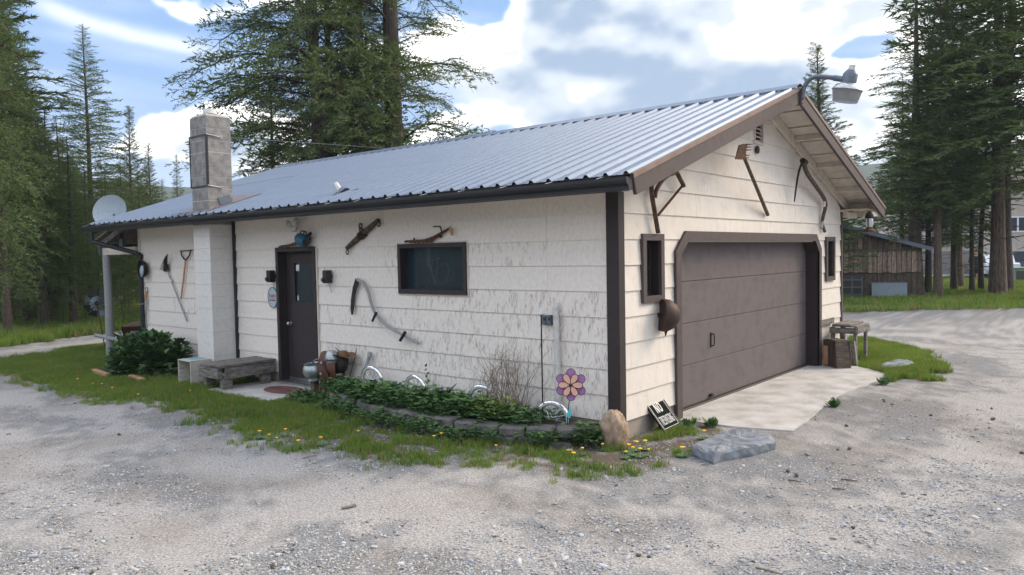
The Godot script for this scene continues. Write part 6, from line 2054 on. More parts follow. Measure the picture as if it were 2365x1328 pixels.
func make_house():
	var a = F(2110, 641)
	var b = F(2440, 638)
	var dirv = (b - a).normalized()
	var mp = upright(a, b)
	var out = dirv.cross(Vector3.UP).normalized()
	if out.dot(CAM - a) < 0: out = -out
	var bs = Basis(dirv, Vector3.UP, dirv.cross(Vector3.UP))
	var t = thing("neighbour_house", "beige two storey house with white window frames behind the pines", "house", a)
	var sa = func(u, v): return (mp.call(u, v) - a).dot(dirv)
	var ya = func(u, v): return mp.call(u, v).y
	var at_ = func(s, y, o): return a + dirv * s + Vector3.UP * y + out * o
	var blk = func(u0, u1, y0, y1, o, d, called, m, par):
		var s0 = sa.call(u0, 600)
		var s1 = sa.call(u1, 600)
		var st = mb()
		box(st, at_.call((s0 + s1) * 0.5, (y0 + y1) * 0.5, o - d * 0.5), Vector3(absf(s1 - s0), y1 - y0, d), bs)
		return build(st, called, m, par)
	var low = ya.call(2180, 560)
	blk.call(2050, 2262, 0.0, low, -0.3, 7.0, "low_wing", M.house_wall, t)
	var tall = ya.call(2330, 420)
	var w = blk.call(2262, 2520, 0.0, tall, 0.0, 8.0, "tall_wing", M.house_wall, t)
	# vertical battens
	var s = sa.call(2262, 600)
	while s < sa.call(2380, 600):
		var st = mb(); box(st, at_.call(s, tall * 0.5, 0.012), Vector3(0.04, tall, 0.025), bs); build(st, "batten", M.house_wall, w)
		s += 0.42
	# doors of the low wing
	for q in [[2128, 2158], [2160, 2200], [2204, 2242]]:
		var d = blk.call(q[0], q[1], 0.12, ya.call(2200, 580), -0.22, 0.08, "wide_door", M.house_door, t)
	for u in [2202, 2244]: blk.call(u - 1.5, u + 1.5, 0.1, ya.call(2200, 578), -0.16, 0.12, "white_post", M.house_trim, t)
	blk.call(2125, 2262, 0.06, 0.16, -0.1, 0.2, "sill", M.house_trim, t)
	blk.call(2048, 2264, low - 0.02, low + 0.14, -0.1, 0.25, "fascia", M.house_trim, t)
	var st2 = mb()
	var s0 = sa.call(2040, 600)
	var s1 = sa.call(2268, 600)
	bar(st2, at_.call((s0 + s1) * 0.5, low + 0.15, 0.1), at_.call((s0 + s1) * 0.5, low + 2.0, -4.0), absf(s1 - s0), 0.08)
	build(st2, "low_roof", M.house_door, t)
	st2 = mb()
	s0 = sa.call(2254, 600); s1 = sa.call(2530, 600)
	bar(st2, at_.call((s0 + s1) * 0.5, tall, 0.7), at_.call((s0 + s1) * 0.5, tall + 1.9, -4.0), absf(s1 - s0), 0.12)
	bar(st2, at_.call((s0 + s1) * 0.5, tall, -8.7), at_.call((s0 + s1) * 0.5, tall + 1.9, -4.0), absf(s1 - s0), 0.12)
	build(st2, "roof", M.house_roof, t)
	for q in [[2321, 2378, 500, 537], [2320, 2378, 580, 611], [2400, 2440, 500, 537]]:
		var y0 = ya.call(q[0], q[3])
		var y1 = ya.call(q[0], q[2])
		var c0 = sa.call(q[0], 600)
		var c1 = sa.call(q[1], 600)
		var st = mb()
		frame_rect(st, c0, c1, y0, y1, 0.09, 0.0, 0.06, func(u, y, o): return at_.call(u, y, o))
		box(st, at_.call((c0 + c1) * 0.5, (y0 + y1) * 0.5, 0.03), Vector3(0.09, y1 - y0, 0.05), bs)
		var f = build(st, "window", M.house_trim, t)
		st = mb(); box(st, at_.call((c0 + c1) * 0.5, (y0 + y1) * 0.5, 0.01), Vector3(c1 - c0 - 0.1, y1 - y0 - 0.1, 0.02), bs); build(st, "pane", M.far_glass, f)
	# utility cabinet
	var up = F(2352, 651)
	t = thing("utility_cabinet", "pale green utility cabinet on the grass before the beige house", "utility box", up)
	var st = mb(); cbox(st, up + Vector3(0, 0.36, 0), Vector3(0.9, 0.74, 1.0), 0.05, Basis(Vector3.UP, 0.2)); build(st, "cabinet", M.box_green, t)
	st = mb(); cbox(st, up + Vector3(0, 0.76, 0), Vector3(0.98, 0.08, 1.08), 0.03, Basis(Vector3.UP, 0.2)); build(st, "lid", M.box_green, t)
	st = mb(); box(st, up + Basis(Vector3.UP, 0.2) * Vector3(-0.455, 0.36, 0.1), Vector3(0.02, 0.5, 0.5), Basis(Vector3.UP, 0.2)); build(st, "door", M.inside, t)
	car("white sedan parked beyond the pine trunks before the beige house", F(2296, 643), -1.25, M.car_white, false)
	car("blue grey pickup truck parked under the beige house windows", F(2345, 641) + Vector3(1.5, 0, 0.4), 0.2, M.galv, true)

func car(label, at, turn, paint, pickup):
	var t = thing("parked_car", label, "car", at)
	var b = Basis(Vector3.UP, turn + PI / 2)
	var P = func(x, y, z): return at + b * Vector3(x, y, z)
	var st = mb()
	var prof = [Vector2(-2.2, 0.35), Vector2(2.2, 0.35), Vector2(2.25, 0.6), Vector2(2.15, 0.85), Vector2(1.2, 0.95), Vector2(-2.0, 0.98), Vector2(-2.25, 0.9), Vector2(-2.28, 0.55)]
	var xf = Transform3D(b, at + b * Vector3(0, 0, -0.85))
	extrude(st, prof, xf, 1.7)
	build(st, "body", paint, t)
	st = mb()
	var cab = [Vector2(-1.7, 0.98), Vector2(-1.15, 1.42), Vector2(0.3, 1.45), Vector2(1.15, 0.95)] if not pickup else [Vector2(-0.5, 0.97), Vector2(-0.4, 1.6), Vector2(0.7, 1.62), Vector2(1.4, 0.95)]
	extrude(st, cab, Transform3D(b, at + b * Vector3(0, 0, -0.72)), 1.44)
	build(st, "cabin", paint, t)
	for s in [-0.735, 0.735]:
		st = mb()
		var win = []
		var cen = Vector2.ZERO
		for q in cab: cen += q / 4.0
		for q in cab: win.append(cen + (q - cen) * 0.82)
		extrude(st, win, Transform3D(b, at + b * Vector3(0, 0, s)), 0.012 if s > 0 else -0.012)
		build(st, "window", M.far_glass, t)
	for x in [-1.4, 1.4]:
		for s in [-0.8, 0.8]:
			st = mb()
			tube(st, [P.call(x, 0.32, s - 0.1), P.call(x, 0.32, s + 0.1)], 0.32, 18); var w = build(st, "wheel", M.tyre, t)
			st = mb(); tube(st, [P.call(x, 0.32, s - 0.105), P.call(x, 0.32, s + 0.105)], 0.19, 14); build(st, "rim", M.steel, w)
	for s in [-0.6, 0.6]:
		st = mb(); box(st, P.call(2.21, 0.7, s), Vector3(0.06, 0.14, 0.34), b); build(st, "headlight", M.porcelain, t)

# distance to a tapered capsule
func capsule(p, a, b, ra, rb):
	var ab = b - a
	var h = clampf((p - a).dot(ab) / maxf(ab.length_squared(), 1e-9), 0.0, 1.0)
	return (p - a - ab * h).length() - lerpf(ra, rb, h)

func nets(st, bones, cell, grow, lo, hi, smooth_, y0 = -99.0, y1 = 99.0):      # smooth union of capsules as surface nets
	var n = Vector3i(((hi - lo) / cell).ceil()) + Vector3i.ONE
	var val = PackedFloat32Array(); val.resize(n.x * n.y * n.z)
	for k in n.z:
		for j in n.y:
			for i in n.x:
				var p = lo + Vector3(i, j, k) * cell
				var d = 9.0
				for q in bones:
					var e = capsule(p, q[0], q[1], q[2] + grow, q[3] + grow)
					if e < d + smooth_:
						var h = maxf(smooth_ - absf(d - e), 0.0) / smooth_
						d = minf(d, e) - h * h * smooth_ * 0.25
				d = maxf(d, maxf(p.y - y1, y0 - p.y))
				val[(k * n.y + j) * n.x + i] = d
	var vert = {}
	for k in n.z - 1:
		for j in n.y - 1:
			for i in n.x - 1:
				var sum = Vector3.ZERO
				var cnt = 0
				var cs = []
				for c in 8:
					cs.append(val[((k + (c >> 2)) * n.y + j + ((c >> 1) & 1)) * n.x + i + (c & 1)])
				for e in [[0, 1], [2, 3], [4, 5], [6, 7], [0, 2], [1, 3], [4, 6], [5, 7], [0, 4], [1, 5], [2, 6], [3, 7]]:
					var a = cs[e[0]]
					var b = cs[e[1]]
					if (a < 0.0) != (b < 0.0):
						var t = a / (a - b)
						var pa = Vector3(e[0] & 1, (e[0] >> 1) & 1, e[0] >> 2)
						var pb = Vector3(e[1] & 1, (e[1] >> 1) & 1, e[1] >> 2)
						sum += pa.lerp(pb, t); cnt += 1
				if cnt > 0: vert[Vector3i(i, j, k)] = lo + (Vector3(i, j, k) + sum / cnt) * cell
	st.set_smooth_group(0)
	var axes = [Vector3i(1, 0, 0), Vector3i(0, 1, 0), Vector3i(0, 0, 1)]
	for k in range(1, n.z - 1):
		for j in range(1, n.y - 1):
			for i in range(1, n.x - 1):
				var p = Vector3i(i, j, k)
				var a = val[(k * n.y + j) * n.x + i]
				for ax in 3:
					var q = p + axes[ax]
					var b = val[(q.z * n.y + q.y) * n.x + q.x]
					if (a < 0.0) == (b < 0.0): continue
					var u = axes[(ax + 1) % 3]
					var v = axes[(ax + 2) % 3]
					var ids = [p, p - u, p - u - v, p - v]
					var pts = []
					var ok = true
					for id in ids:
						if not vert.has(id):
							ok = false
							break
						pts.append(vert[id])
					if ok: face(st, pts, Vector3(axes[ax]) * (1.0 if a < 0.0 else -1.0))

func make_person():
	var at = F(2251, 656)
	var fwd = (CAM - at); fwd.y = 0; fwd = fwd.normalized()
	var rt = Vector3.UP.cross(fwd).normalized()
	var P = func(x, y, z): return at + rt * x + Vector3.UP * y + fwd * z
	var t = thing("person", "person in dark top and shorts standing among the pine trunks", "person", at)
	var legs = []
	var arms = []
	for s in [-1.0, 1.0]:
		legs += [[P.call(0.09 * s, 0.90, 0), P.call(0.11 * s, 0.48, 0.03), 0.085, 0.058], [P.call(0.11 * s, 0.48, 0.03), P.call(0.12 * s, 0.09, -0.01), 0.056, 0.036], [P.call(0.12 * s, 0.045, -0.03), P.call(0.135 * s, 0.035, 0.17), 0.04, 0.032]]
		arms += [[P.call(0.19 * s, 1.40, 0), P.call(0.25 * s, 1.12, -0.01), 0.052, 0.042], [P.call(0.25 * s, 1.12, -0.01), P.call(0.25 * s, 0.87, 0.08), 0.042, 0.03], [P.call(0.25 * s, 0.87, 0.08), P.call(0.25 * s, 0.79, 0.11), 0.034, 0.03]]
	var torso = [[P.call(0, 0.95, 0), P.call(0, 1.15, 0.01), 0.135, 0.12], [P.call(0, 1.15, 0.01), P.call(0, 1.36, 0), 0.12, 0.13], [P.call(-0.15, 1.40, 0), P.call(0.15, 1.40, 0), 0.065, 0.065]]
	var head = [[P.call(0, 1.44, 0), P.call(0, 1.54, 0.01), 0.052, 0.05], [P.call(0, 1.60, 0.02), P.call(0, 1.66, 0.005), 0.082, 0.092], [P.call(0, 1.605, 0.105), P.call(0, 1.59, 0.118), 0.012, 0.014], [P.call(-0.088, 1.62, 0.0), P.call(-0.092, 1.65, -0.005), 0.016, 0.016], [P.call(0.088, 1.62, 0.0), P.call(0.092, 1.65, -0.005), 0.016, 0.016]]
	var lo = at + Vector3(-0.42, -0.05, -0.42)
	var hi = at + Vector3(0.42, 1.86, 0.42)
	var st = mb()
	nets(st, torso + legs + arms + head, 0.03, 0.0, lo, hi, 0.04)
	for s in [-1.0, 1.0]:
		for k in 4:
			var ln = [0.075, 0.085, 0.08, 0.06][k]
			var b0 = P.call(0.25 * s, 0.775, 0.085 + 0.017 * k)
			tube(st, [b0, b0 + Vector3(0, -ln * 0.55, 0) + fwd * 0.006, b0 + Vector3(0, -ln, 0) - rt * 0.012 * s], [0.0095, 0.009, 0.007], 6)
		var tb = P.call(0.245 * s, 0.825, 0.14)
		tube(st, [tb, tb + Vector3(0, -0.03, 0) + fwd * 0.022, tb + Vector3(0, -0.06, 0) + fwd * 0.02], [0.011, 0.010, 0.008], 6)
	var body = build(st, "body", M.skin, t)
	var sleeve = []
	for q in arms: if q[2] > 0.05: sleeve.append(q)
	st = mb(); nets(st, torso + sleeve, 0.035, 0.014, lo, hi, 0.05, at.y + 0.90, at.y + 1.47); build(st, "shirt", M.cloth_dark, body)
	var thigh = []
	for q in legs: if q[2] > 0.08: thigh.append(q)
	st = mb(); nets(st, thigh + [torso[0]], 0.035, 0.024, lo, hi, 0.05, at.y + 0.55, at.y + 0.99); build(st, "shorts", M.cloth_shorts, body)
	st = mb(); nets(st, [[P.call(0, 1.66, -0.02), P.call(0, 1.68, -0.015), 0.098, 0.1], [P.call(0, 1.62, -0.06), P.call(0, 1.56, -0.06), 0.06, 0.05]], 0.03, 0.0, lo, hi, 0.03); build(st, "hair", M.hair, body)
	for s in [-1.0, 1.0]:
		st = mb(); rock(st, P.call(0.032 * s, 1.632, 0.093), 0.011, Vector3.ONE, 2, 0.0, 6); build(st, "eye", M.porcelain, body)
		st = mb(); tube(st, [P.call(0.12 * s, 0.035, -0.06), P.call(0.135 * s, 0.03, 0.18)], [0.045, 0.04], 8, true, 0.8); build(st, "shoe", M.cloth_shorts, body)
	st = mb(); box(st, P.call(0, 1.563, 0.095), Vector3(0.045, 0.008, 0.012), Basis(rt, Vector3.UP, fwd)); build(st, "mouth", M.red_print, body)

# ---------------------------------------------------------------- trees
func bough(seed_, droop, dark, light, twigs = 13, needles = 13, nlen = 0.052, nwid = 0.011):
	rng.seed = seed_
	var st = mb()
	flat(st)
	var axis = func(t): return Vector3(t, -droop * t * t + 0.06 * sin(t * 2.6), 0.03 * sin(t * 5.0 + seed_))
	var wood = Color(0.06, 0.045, 0.035)
	for i in 4:
		var a = axis.call(i / 4.0)
		var b = axis.call((i + 1) / 4.0)
		var w = 0.010 * (1.0 - i / 4.5)
		st.set_color(wood)
		face(st, [a + Vector3(0, w, 0), b + Vector3(0, w * 0.8, 0), b - Vector3(0, w * 0.8, 0), a - Vector3(0, w, 0)], Vector3.BACK)
		st.set_color(wood)
		face(st, [a + Vector3(0, 0, w), b + Vector3(0, 0, w * 0.8), b - Vector3(0, 0, w * 0.8), a - Vector3(0, 0, w)], Vector3.UP)
	for i in twigs:
		for s in [-1.0, 1.0]:
			var t = 0.16 + 0.84 * (i + rng.randf() * 0.7) / twigs
			var p = axis.call(t)
			var ln = (0.34 * pow(1.0 - t, 0.75) + 0.10) * rr(0.6, 1.25)
			var an = rr(0.5, 1.1)
			var d = Vector3(cos(an), rr(-0.5, 0.35), s * sin(an)).normalized()
			for k in needles:
				var q = (k + rng.randf()) / needles
				var b = p + d * ln * q + Vector3(0, -0.10 * q * q * ln, 0)
				var side = d.cross(Vector3.UP).normalized()
				var nd = (d * rr(0.5, 1.0) + side * rr(-0.9, 0.9) + Vector3.UP * rr(-0.35, 0.5)).normalized()
				var l = nlen * rr(0.7, 1.35)
				var wv = nd.cross(Vector3(rr(-1, 1), rr(-1, 1), rr(-1, 1))).normalized() * nwid * rr(0.6, 1.2)
				st.set_color(dark.lerp(light, rng.randf()))
				face(st, [b - wv, b + wv, b + nd * l], Vector3.UP)
	st.generate_normals()
	return st.commit()

func big_bough(small, seed_, droop, n):         # a long limb that carries many branchlets
	rng.seed = seed_
	var st = SurfaceTool.new()
	var limb = mb()
	var axis = func(t): return Vector3(t, -droop * t * t + 0.10 * sin(t * 2.6), 0.04 * sin(t * 5.0 + seed_))
	var pts = []
	for i in 7: pts.append(axis.call(i / 6.0))
	limb.set_color(Color(0.06, 0.045, 0.035))
	tube(limb, pts, [0.012, 0.010, 0.008, 0.007, 0.005, 0.003, 0.001], 5, false)
	limb.generate_normals()
	st.append_from(limb.commit(), 0, Transform3D())
	for i in n:
		var t = 0.18 + 0.82 * (i + rng.randf() * 0.8) / n
		var s = 1.0 if i % 2 else -1.0
		var ln = (0.42 * pow(1.0 - t, 0.8) + 0.16) * rr(0.6, 1.2)
		var b = Basis(Vector3.UP, s * rr(0.45, 1.1)) * Basis(Vector3.BACK, rr(-0.35, 0.15)) * Basis(Vector3.RIGHT, rr(-0.5, 0.5))
		if i >= n - 2: b = Basis(Vector3.BACK, rr(-0.2, 0.1))
		st.append_from(small[rng.randi() % small.size()], 0, Transform3D(b * Basis.from_scale(Vector3.ONE * ln), axis.call(minf(t, 0.97))))
	return st.commit()

func crown(boughs, seed_, base, top, radius, count, shape, low_pitch, high_pitch, gaps = 0.0):
	rng.seed = seed_
	var st = SurfaceTool.new()
	var az = 0.0
	for i in count:
		var u = (i + rng.randf()) / count
		u = pow(u, 0.85)
		az += 2.39996 + rr(-0.5, 0.5)
		if rng.randf() < gaps: continue
		var prof = pow(1.0 - u, shape) * (0.75 + 0.25 * minf(1.0, u * 8.0))
		var ln = maxf(radius * prof * rr(0.62, 1.15), 0.25 + 0.1 * rng.randf())
		var y = lerpf(base, top - 0.15, u)
		var pit = lerpf(low_pitch, high_pitch, u) + rr(-0.15, 0.15)
		var b = Basis(Vector3.UP, az) * Basis(Vector3.BACK, pit) * Basis(Vector3.RIGHT, rr(-0.3, 0.3))
		var m = boughs[rng.randi() % boughs.size()]
		st.append_from(m, 0, Transform3D(b * Basis.from_scale(Vector3(ln, ln * 0.9 + 0.12, ln * rr(0.8, 1.1) + 0.1)), Vector3(0, y, 0)))
	# leader
	st.append_from(boughs[0], 0, Transform3D(Basis(Vector3.BACK, PI * 0.5).scaled(Vector3(0.4, 0.9, 0.4)), Vector3(0, top - 0.85, 0)))
	return st.commit()

func trunk_mesh(h, r, lean, seed_, stubs_to):
	rng.seed = seed_
	var st = mb()
	var pts = []
	var rad = []
	for i in 11:
		var t = i / 10.0
		pts.append(Vector3(lean * t * t * h + 0.05 * sin(t * 7.0), t * h - (0.15 if i == 0 else 0.0), 0.05 * sin(t * 5.0 + 1.0)))
		rad.append(r * (1.0 - t * 0.93) * (1.25 if i == 0 else 1.0))
	tube(st, pts, rad, 11)
	for i in int(stubs_to * 4.0):
		var y = rr(0.9, maxf(1.0, stubs_to))
		var a = rr(0, TAU)
		var b = Vector3(lean * y * y / h, y, 0)
		var l = rr(0.25, 1.1)
		var e = b + Vector3(cos(a) * l, rr(-0.25, 0.1) * l, sin(a) * l)
		tube(st, [b, b.lerp(e, 0.5) + Vector3(0, 0.06, 0), e], [0.022, 0.012, 0.004], 4, false)
	st.generate_normals()
	return st.commit()

var tree_kind = {}

func make_kinds():
	# one needle green for firs and one for pines, with a little chance variation from needle to needle
	var dk = Color(0.085, 0.125, 0.046)
	var md = Color(0.125, 0.175, 0.062)
	var fir = [bough(301, 0.22, dk, md), bough(302, 0.30, dk, md), bough(303, 0.16, dk, md), bough(304, 0.26, dk, md)]
	var let_ = [bough(331, 0.25, dk, md, 6, 6, 0.085, 0.017), bough(332, 0.35, dk, md, 6, 6, 0.085, 0.017), bough(333, 0.15, dk, md, 6, 6, 0.085, 0.017)]
	var big = [big_bough(let_, 341, 0.20, 20), big_bough(let_, 342, 0.36, 22), big_bough(let_, 343, 0.14, 18), big_bough(let_, 344, 0.28, 20)]
	var pd = Color(0.09, 0.125, 0.05)
	var pm = Color(0.13, 0.17, 0.065)
	var pine = [bough(311, -0.10, pd, pm, 9, 15, 0.09, 0.012), bough(312, 0.05, pd, pm, 9, 15, 0.09, 0.012), bough(313, -0.02, pd, pm, 8, 15, 0.10, 0.012)]
	var thin = [bough(321, 0.12, dk, md, 11, 12, 0.06, 0.012), bough(322, 0.2, dk, md, 11, 12, 0.06, 0.012)]
	# name: height, crown, trunk, trunk material
	tree_kind["wide_fir"] = [crown(big, 401, 1.8, 22.0, 5.4, 190, 0.62, -0.12, 0.5, 0.08), trunk_mesh(22.0, 0.30, 0.004, 501, 1.5), M.bark]
	tree_kind["open_fir"] = [crown(big, 402, 2.6, 25.0, 4.2, 150, 0.42, -0.02, 0.45, 0.15), trunk_mesh(25.0, 0.42, -0.002, 502, 4.0), M.bark]
	tree_kind["fir"] = [crown(fir, 403, 1.0, 14.0, 2.5, 260, 0.72, -0.18, 0.6), trunk_mesh(14.0, 0.18, 0.003, 503, 1.5), M.bark]
	tree_kind["tall_pine"] = [crown(pine, 404, 4.2, 17.0, 2.7, 210, 0.55, 0.0, 0.7), trunk_mesh(17.0, 0.22, 0.004, 504, 4.0), M.bark_pine]
	tree_kind["pine"] = [crown(pine, 405, 1.2, 10.0, 1.7, 190, 0.75, 0.1, 0.8), trunk_mesh(10.0, 0.13, -0.003, 505, 1.0), M.bark_pine]
	tree_kind["larch"] = [crown(thin, 406, 2.0, 14.0, 2.8, 260, 0.7, -0.1, 0.5, 0.05), trunk_mesh(14.0, 0.17, 0.002, 506, 2.0), M.bark]
	tree_kind["forest_fir"] = [crown(fir, 407, 3.4, 16.0, 2.6, 180, 0.6, -0.2, 0.5, 0.05), trunk_mesh(16.0, 0.17, -0.004, 507, 3.4), M.bark]
	tree_kind["edge_fir"] = [crown(big, 411, 2.0, 18.0, 3.2, 170, 0.6, -0.15, 0.5, 0.05), trunk_mesh(18.0, 0.22, 0.003, 511, 2.0), M.bark]
	tree_kind["young_fir"] = [crown(fir, 410, 0.8, 10.0, 2.2, 190, 0.75, -0.15, 0.6), trunk_mesh(10.0, 0.12, 0.003, 510, 1.0), M.bark]
	tree_kind["sapling"] = [crown(fir, 408, 0.05, 2.4, 0.75, 60, 0.8, 0.0, 0.7), trunk_mesh(2.4, 0.03, 0.0, 508, 0.0), M.bark]
	tree_kind["lean_pine"] = [crown(pine, 409, 2.0, 8.0, 1.6, 60, 0.4, -0.1, 0.4, 0.1), trunk_mesh(8.0, 0.10, 0.0, 509, 2.0), M.bark]

var tree_h = {"wide_fir": 22.0, "open_fir": 25.0, "fir": 14.0, "tall_pine": 17.0, "pine": 10.0, "larch": 14.0, "forest_fir": 16.0, "sapling": 2.4, "young_fir": 10.0, "edge_fir": 18.0, "lean_pine": 8.0}

func tree(kind, called, label, u, dist, height, turn, wide = 1.0, needles = "needles", group = "", tr_wide = 1.0):
	var d = ray(u, 600.0)
	var f = Vector3(d.x, 0, d.z).normalized()
	var at = Vector3(CAM.x, 0, CAM.z) + f * dist
	var k = tree_kind[kind]
	var t = thing(called, label, "tree", at, group)
	var s = height / tree_h[kind]
	t.rotation.y = turn
	t.scale = Vector3(s * wide, s, s * wide)
	for q in [["trunk", 1, k[2], tr_wide], ["crown", 0, M[needles], 1.0]]:
		var o = MeshInstance3D.new(); o.name = q[0]; o.mesh = k[q[1]]; o.material_override = q[2]
		o.scale = Vector3(q[3], 1, q[3])
		t.add_child(o)
	return t

func make_trees():
	make_kinds()
	# behind the roof
	tree("wide_fir", "fir_tree", "massive dark fir behind the roof beside the block chimney", 738, 26.5, 24.0, 0.3, 0.80, "needles", "", 1.0)
	tree("wide_fir", "fir_tree", "dark fir crowding the massive fir behind the roof", 772, 28.5, 25.0, 2.2, 0.5, "needles", "", 1.0)
	tree("larch", "fir_tree", "thin fir with bare stem between the two large trees over the roof", 851, 29.0, 15.0, 1.0, 0.8)
	tree("open_fir", "fir_tree", "tall open fir with thick visible trunk rising behind the roof", 915, 27.5, 27.0, 0.9, 0.92)
	tree("fir", "fir_tree", "lower dark fir filling the gap beside the chimney top", 640, 31.0, 9.5, 0.7, 1.4)
	tree("pine", "pine_tree", "small pine top showing behind the yard light", 1887, 31.0, 9.6, 1.7, 1.5)
	# wood at the end of the garage
	var pale = "needles"
	tree("edge_fir", "fir_tree", "big fir at the wood edge with long drooping near branches", -62, 20.0, 16.0, 0.4, 0.62)
	tree("larch", "larch_tree", "tall slim larch standing alone above the young wood", 216, 43.0, 13.6, 2.0, 1.15)
	tree("pine", "pine_tree", "slender pine top beside the larch above the young wood", 313, 41.0, 9.4, 0.5, 1.05, pale)
	tree("pine", "pine_tree", "bushy pine left of the satellite dish line", 352, 43.0, 8.0, 2.1, 1.2, pale)
	get_node("pine_tree_002").set_meta("label", "bushy pine standing between slender pine and chimney")
	tree("fir", "fir_tree", "small pointed fir alone beside the chimney stack", 416, 54.0, 8.9, 0.2, 0.75, pale)
	var wood = [[8, 24.5, 10.5, "forest_fir"], [52, 27.0, 8.2, "edge_fir"], [72, 29.0, 8.0, "tall_pine"], [100, 26.0, 6.4, "edge_fir"], [121, 28.5, 7.0, "forest_fir"], [141, 31.5, 7.2, "forest_fir"], [166, 26.5, 5.8, "forest_fir"], [205, 31.0, 5.6, "forest_fir"], [31, 32.0, 10.5, "tall_pine"], [250, 33.0, 5.6, "forest_fir"], [285, 36.0, 6.2, "young_fir"], [325, 33.0, 5.6, "young_fir"], [180, 36.0, 6.6, "young_fir"], [112, 35.0, 7.6, "young_fir"], [380, 39.0, 5.8, "young_fir"], [240, 45.0, 7.4, "young_fir"], [-20, 29.0, 15.0, "tall_pine"], [155, 42.0, 8.0, "young_fir"], [430, 44.0, 5.2, "young_fir"]]
	rng.seed = 77
	for q in wood:
		var wd = rng.randf_range(0.85, 1.15)
		var tn = rng.randf_range(0, TAU)
		tree(q[3], "forest_tree", {"forest_fir": "dark fir with bare lower trunk in the wood beyond the driveway", "tall_pine": "tall pine with high crown in the wood beyond the driveway", "edge_fir": "broad fir with long layered boughs in the wood beyond the driveway", "young_fir": "young fir with full low crown in the wood beyond the driveway"}[q[3]], q[0], q[1], q[2], tn, wd, "needles", "trees of the wood beyond the driveway", 1.7 if q[2] < 8.0 and q[3] != "young_fir" else 1.0)
	rng.seed = 78
	for i in 14:
		var u = rng.randf_range(-30, 330)
		var ds = rng.randf_range(24.0, 30.0)
		var h = rng.randf_range(1.0, 2.6)
		var tn = rng.randf_range(0, TAU)
		tree("sapling", "fir_sapling", "young fir growing under the wood beyond the driveway", u, ds, h, tn, 1.1, pale, "young firs under the wood")
	# across the yard
	tree("forest_fir", "fir_tree", "pointed fir with dark trunk in front of the plank shed", 2112, 34.0, 13.2, 0.9, 1.2, "needles", "", 1.7)
	tree("tall_pine", "pine_tree", "slim pine with leaning grey trunk beside the plank shed", 2169, 33.6, 12.5, 2.5, 0.95)
	tree("tall_pine", "pine_tree", "great pine with thick grey brown trunk before the beige house", 2302, 36.2, 23.0, 0.6, 1.2, "needles", "", 0.8)
	tree("forest_fir", "fir_tree", "dark fir standing close behind the great pine trunk", 2324, 38.0, 21.0, 1.8, 1.3)
	tree("lean_pine", "pine_tree", "thin dark pine pole next to the person", 2243, 37.5, 8.5, 0.6, 1.0)
	tree("lean_pine", "pine_tree", "thin dark pine pole between person and great pine", 2270, 38.8, 9.0, 2.6, 1.1)
	tree("forest_fir", "fir_tree", "tall fir crowding the great pine from the road end", 2395, 33.0, 20.0, 0.2, 1.25)
	tree("tall_pine", "pine_tree", "pine filling the gap between pointed fir and great pine", 2215, 42.0, 15.5, 2.9, 1.2)
	tree("forest_fir", "fir_tree", "low branched fir over the roof of the plank shed", 2082, 37.0, 9.5, 1.1, 1.25)
	tree("forest_fir", "fir_tree", "low branched fir between slim pine and the person", 2205, 38.5, 9.8, 2.3, 1.3)
	tree("forest_fir", "fir_tree", "low branched fir behind the pointed fir trunk", 2142, 36.0, 10.5, 0.3, 1.2)
	# woodland mass farther off
	var spots = []
	var spots2 = []
	rng.seed = 79
	for i in 170:
		var u = rng.randf_range(-500, 470) if i < 100 else rng.randf_range(2000, 2900)
		var ds = rng.randf_range(36, 85) if i < 100 else rng.randf_range(75, 130)
		var d = ray(u, 600.0)
		var f = Vector3(d.x, 0, d.z).normalized()
		var h = rng.randf_range(0.42, 0.6) * (ds / 60.0 + 0.2) if i < 100 else rng.randf_range(0.6, 0.95)
		if i < 100: h *= 0.5
		var tf = Transform3D(Basis(Vector3.UP, rng.randf_range(0, TAU)).scaled(Vector3(h, h, h)), Vector3(CAM.x, 0, CAM.z) + f * ds)
		spots.append(tf)
	scatter(tree_kind["fir"][0], M.needles, "far_wood", "mass of conifer crowns deeper in the wood", "trees", spots)
	scatter(tree_kind["fir"][1], M.bark, "far_trunks", "trunks of the conifers deeper in the wood", "trunks", spots)

# ---------------------------------------------------------------- grass and flowers
func tuft(n, h, w, r, seed_):
	rng.seed = seed_
	var st = mb()
	flat(st)
	for i in n:
		var a = rr(0, TAU)
		var p = Vector3(cos(a), 0, sin(a)) * r * sqrt(rng.randf())
		var ln = Vector3(rr(-1, 1), 0, rr(-1, 1)) * 0.45 * h
		var hh = h * rr(0.5, 1.15)
		var sd = Vector3(cos(a + 1.2), 0, sin(a + 1.2)) * w
		var m = p + ln * 0.35 + Vector3(0, hh * 0.6, 0)
		var e = p + ln + Vector3(0, hh, 0)
		var k = rr(0.75, 1.25)
		st.set_color(Color(k, k, k * 0.9))
		face(st, [p - sd, p + sd, m + sd * 0.7, m - sd * 0.7], Vector3.UP)
		st.set_color(Color(k * 1.1, k * 1.1, k * 0.9))
		face(st, [m - sd * 0.7, m + sd * 0.7, e], Vector3.UP)
	st.generate_normals()
	return st.commit()

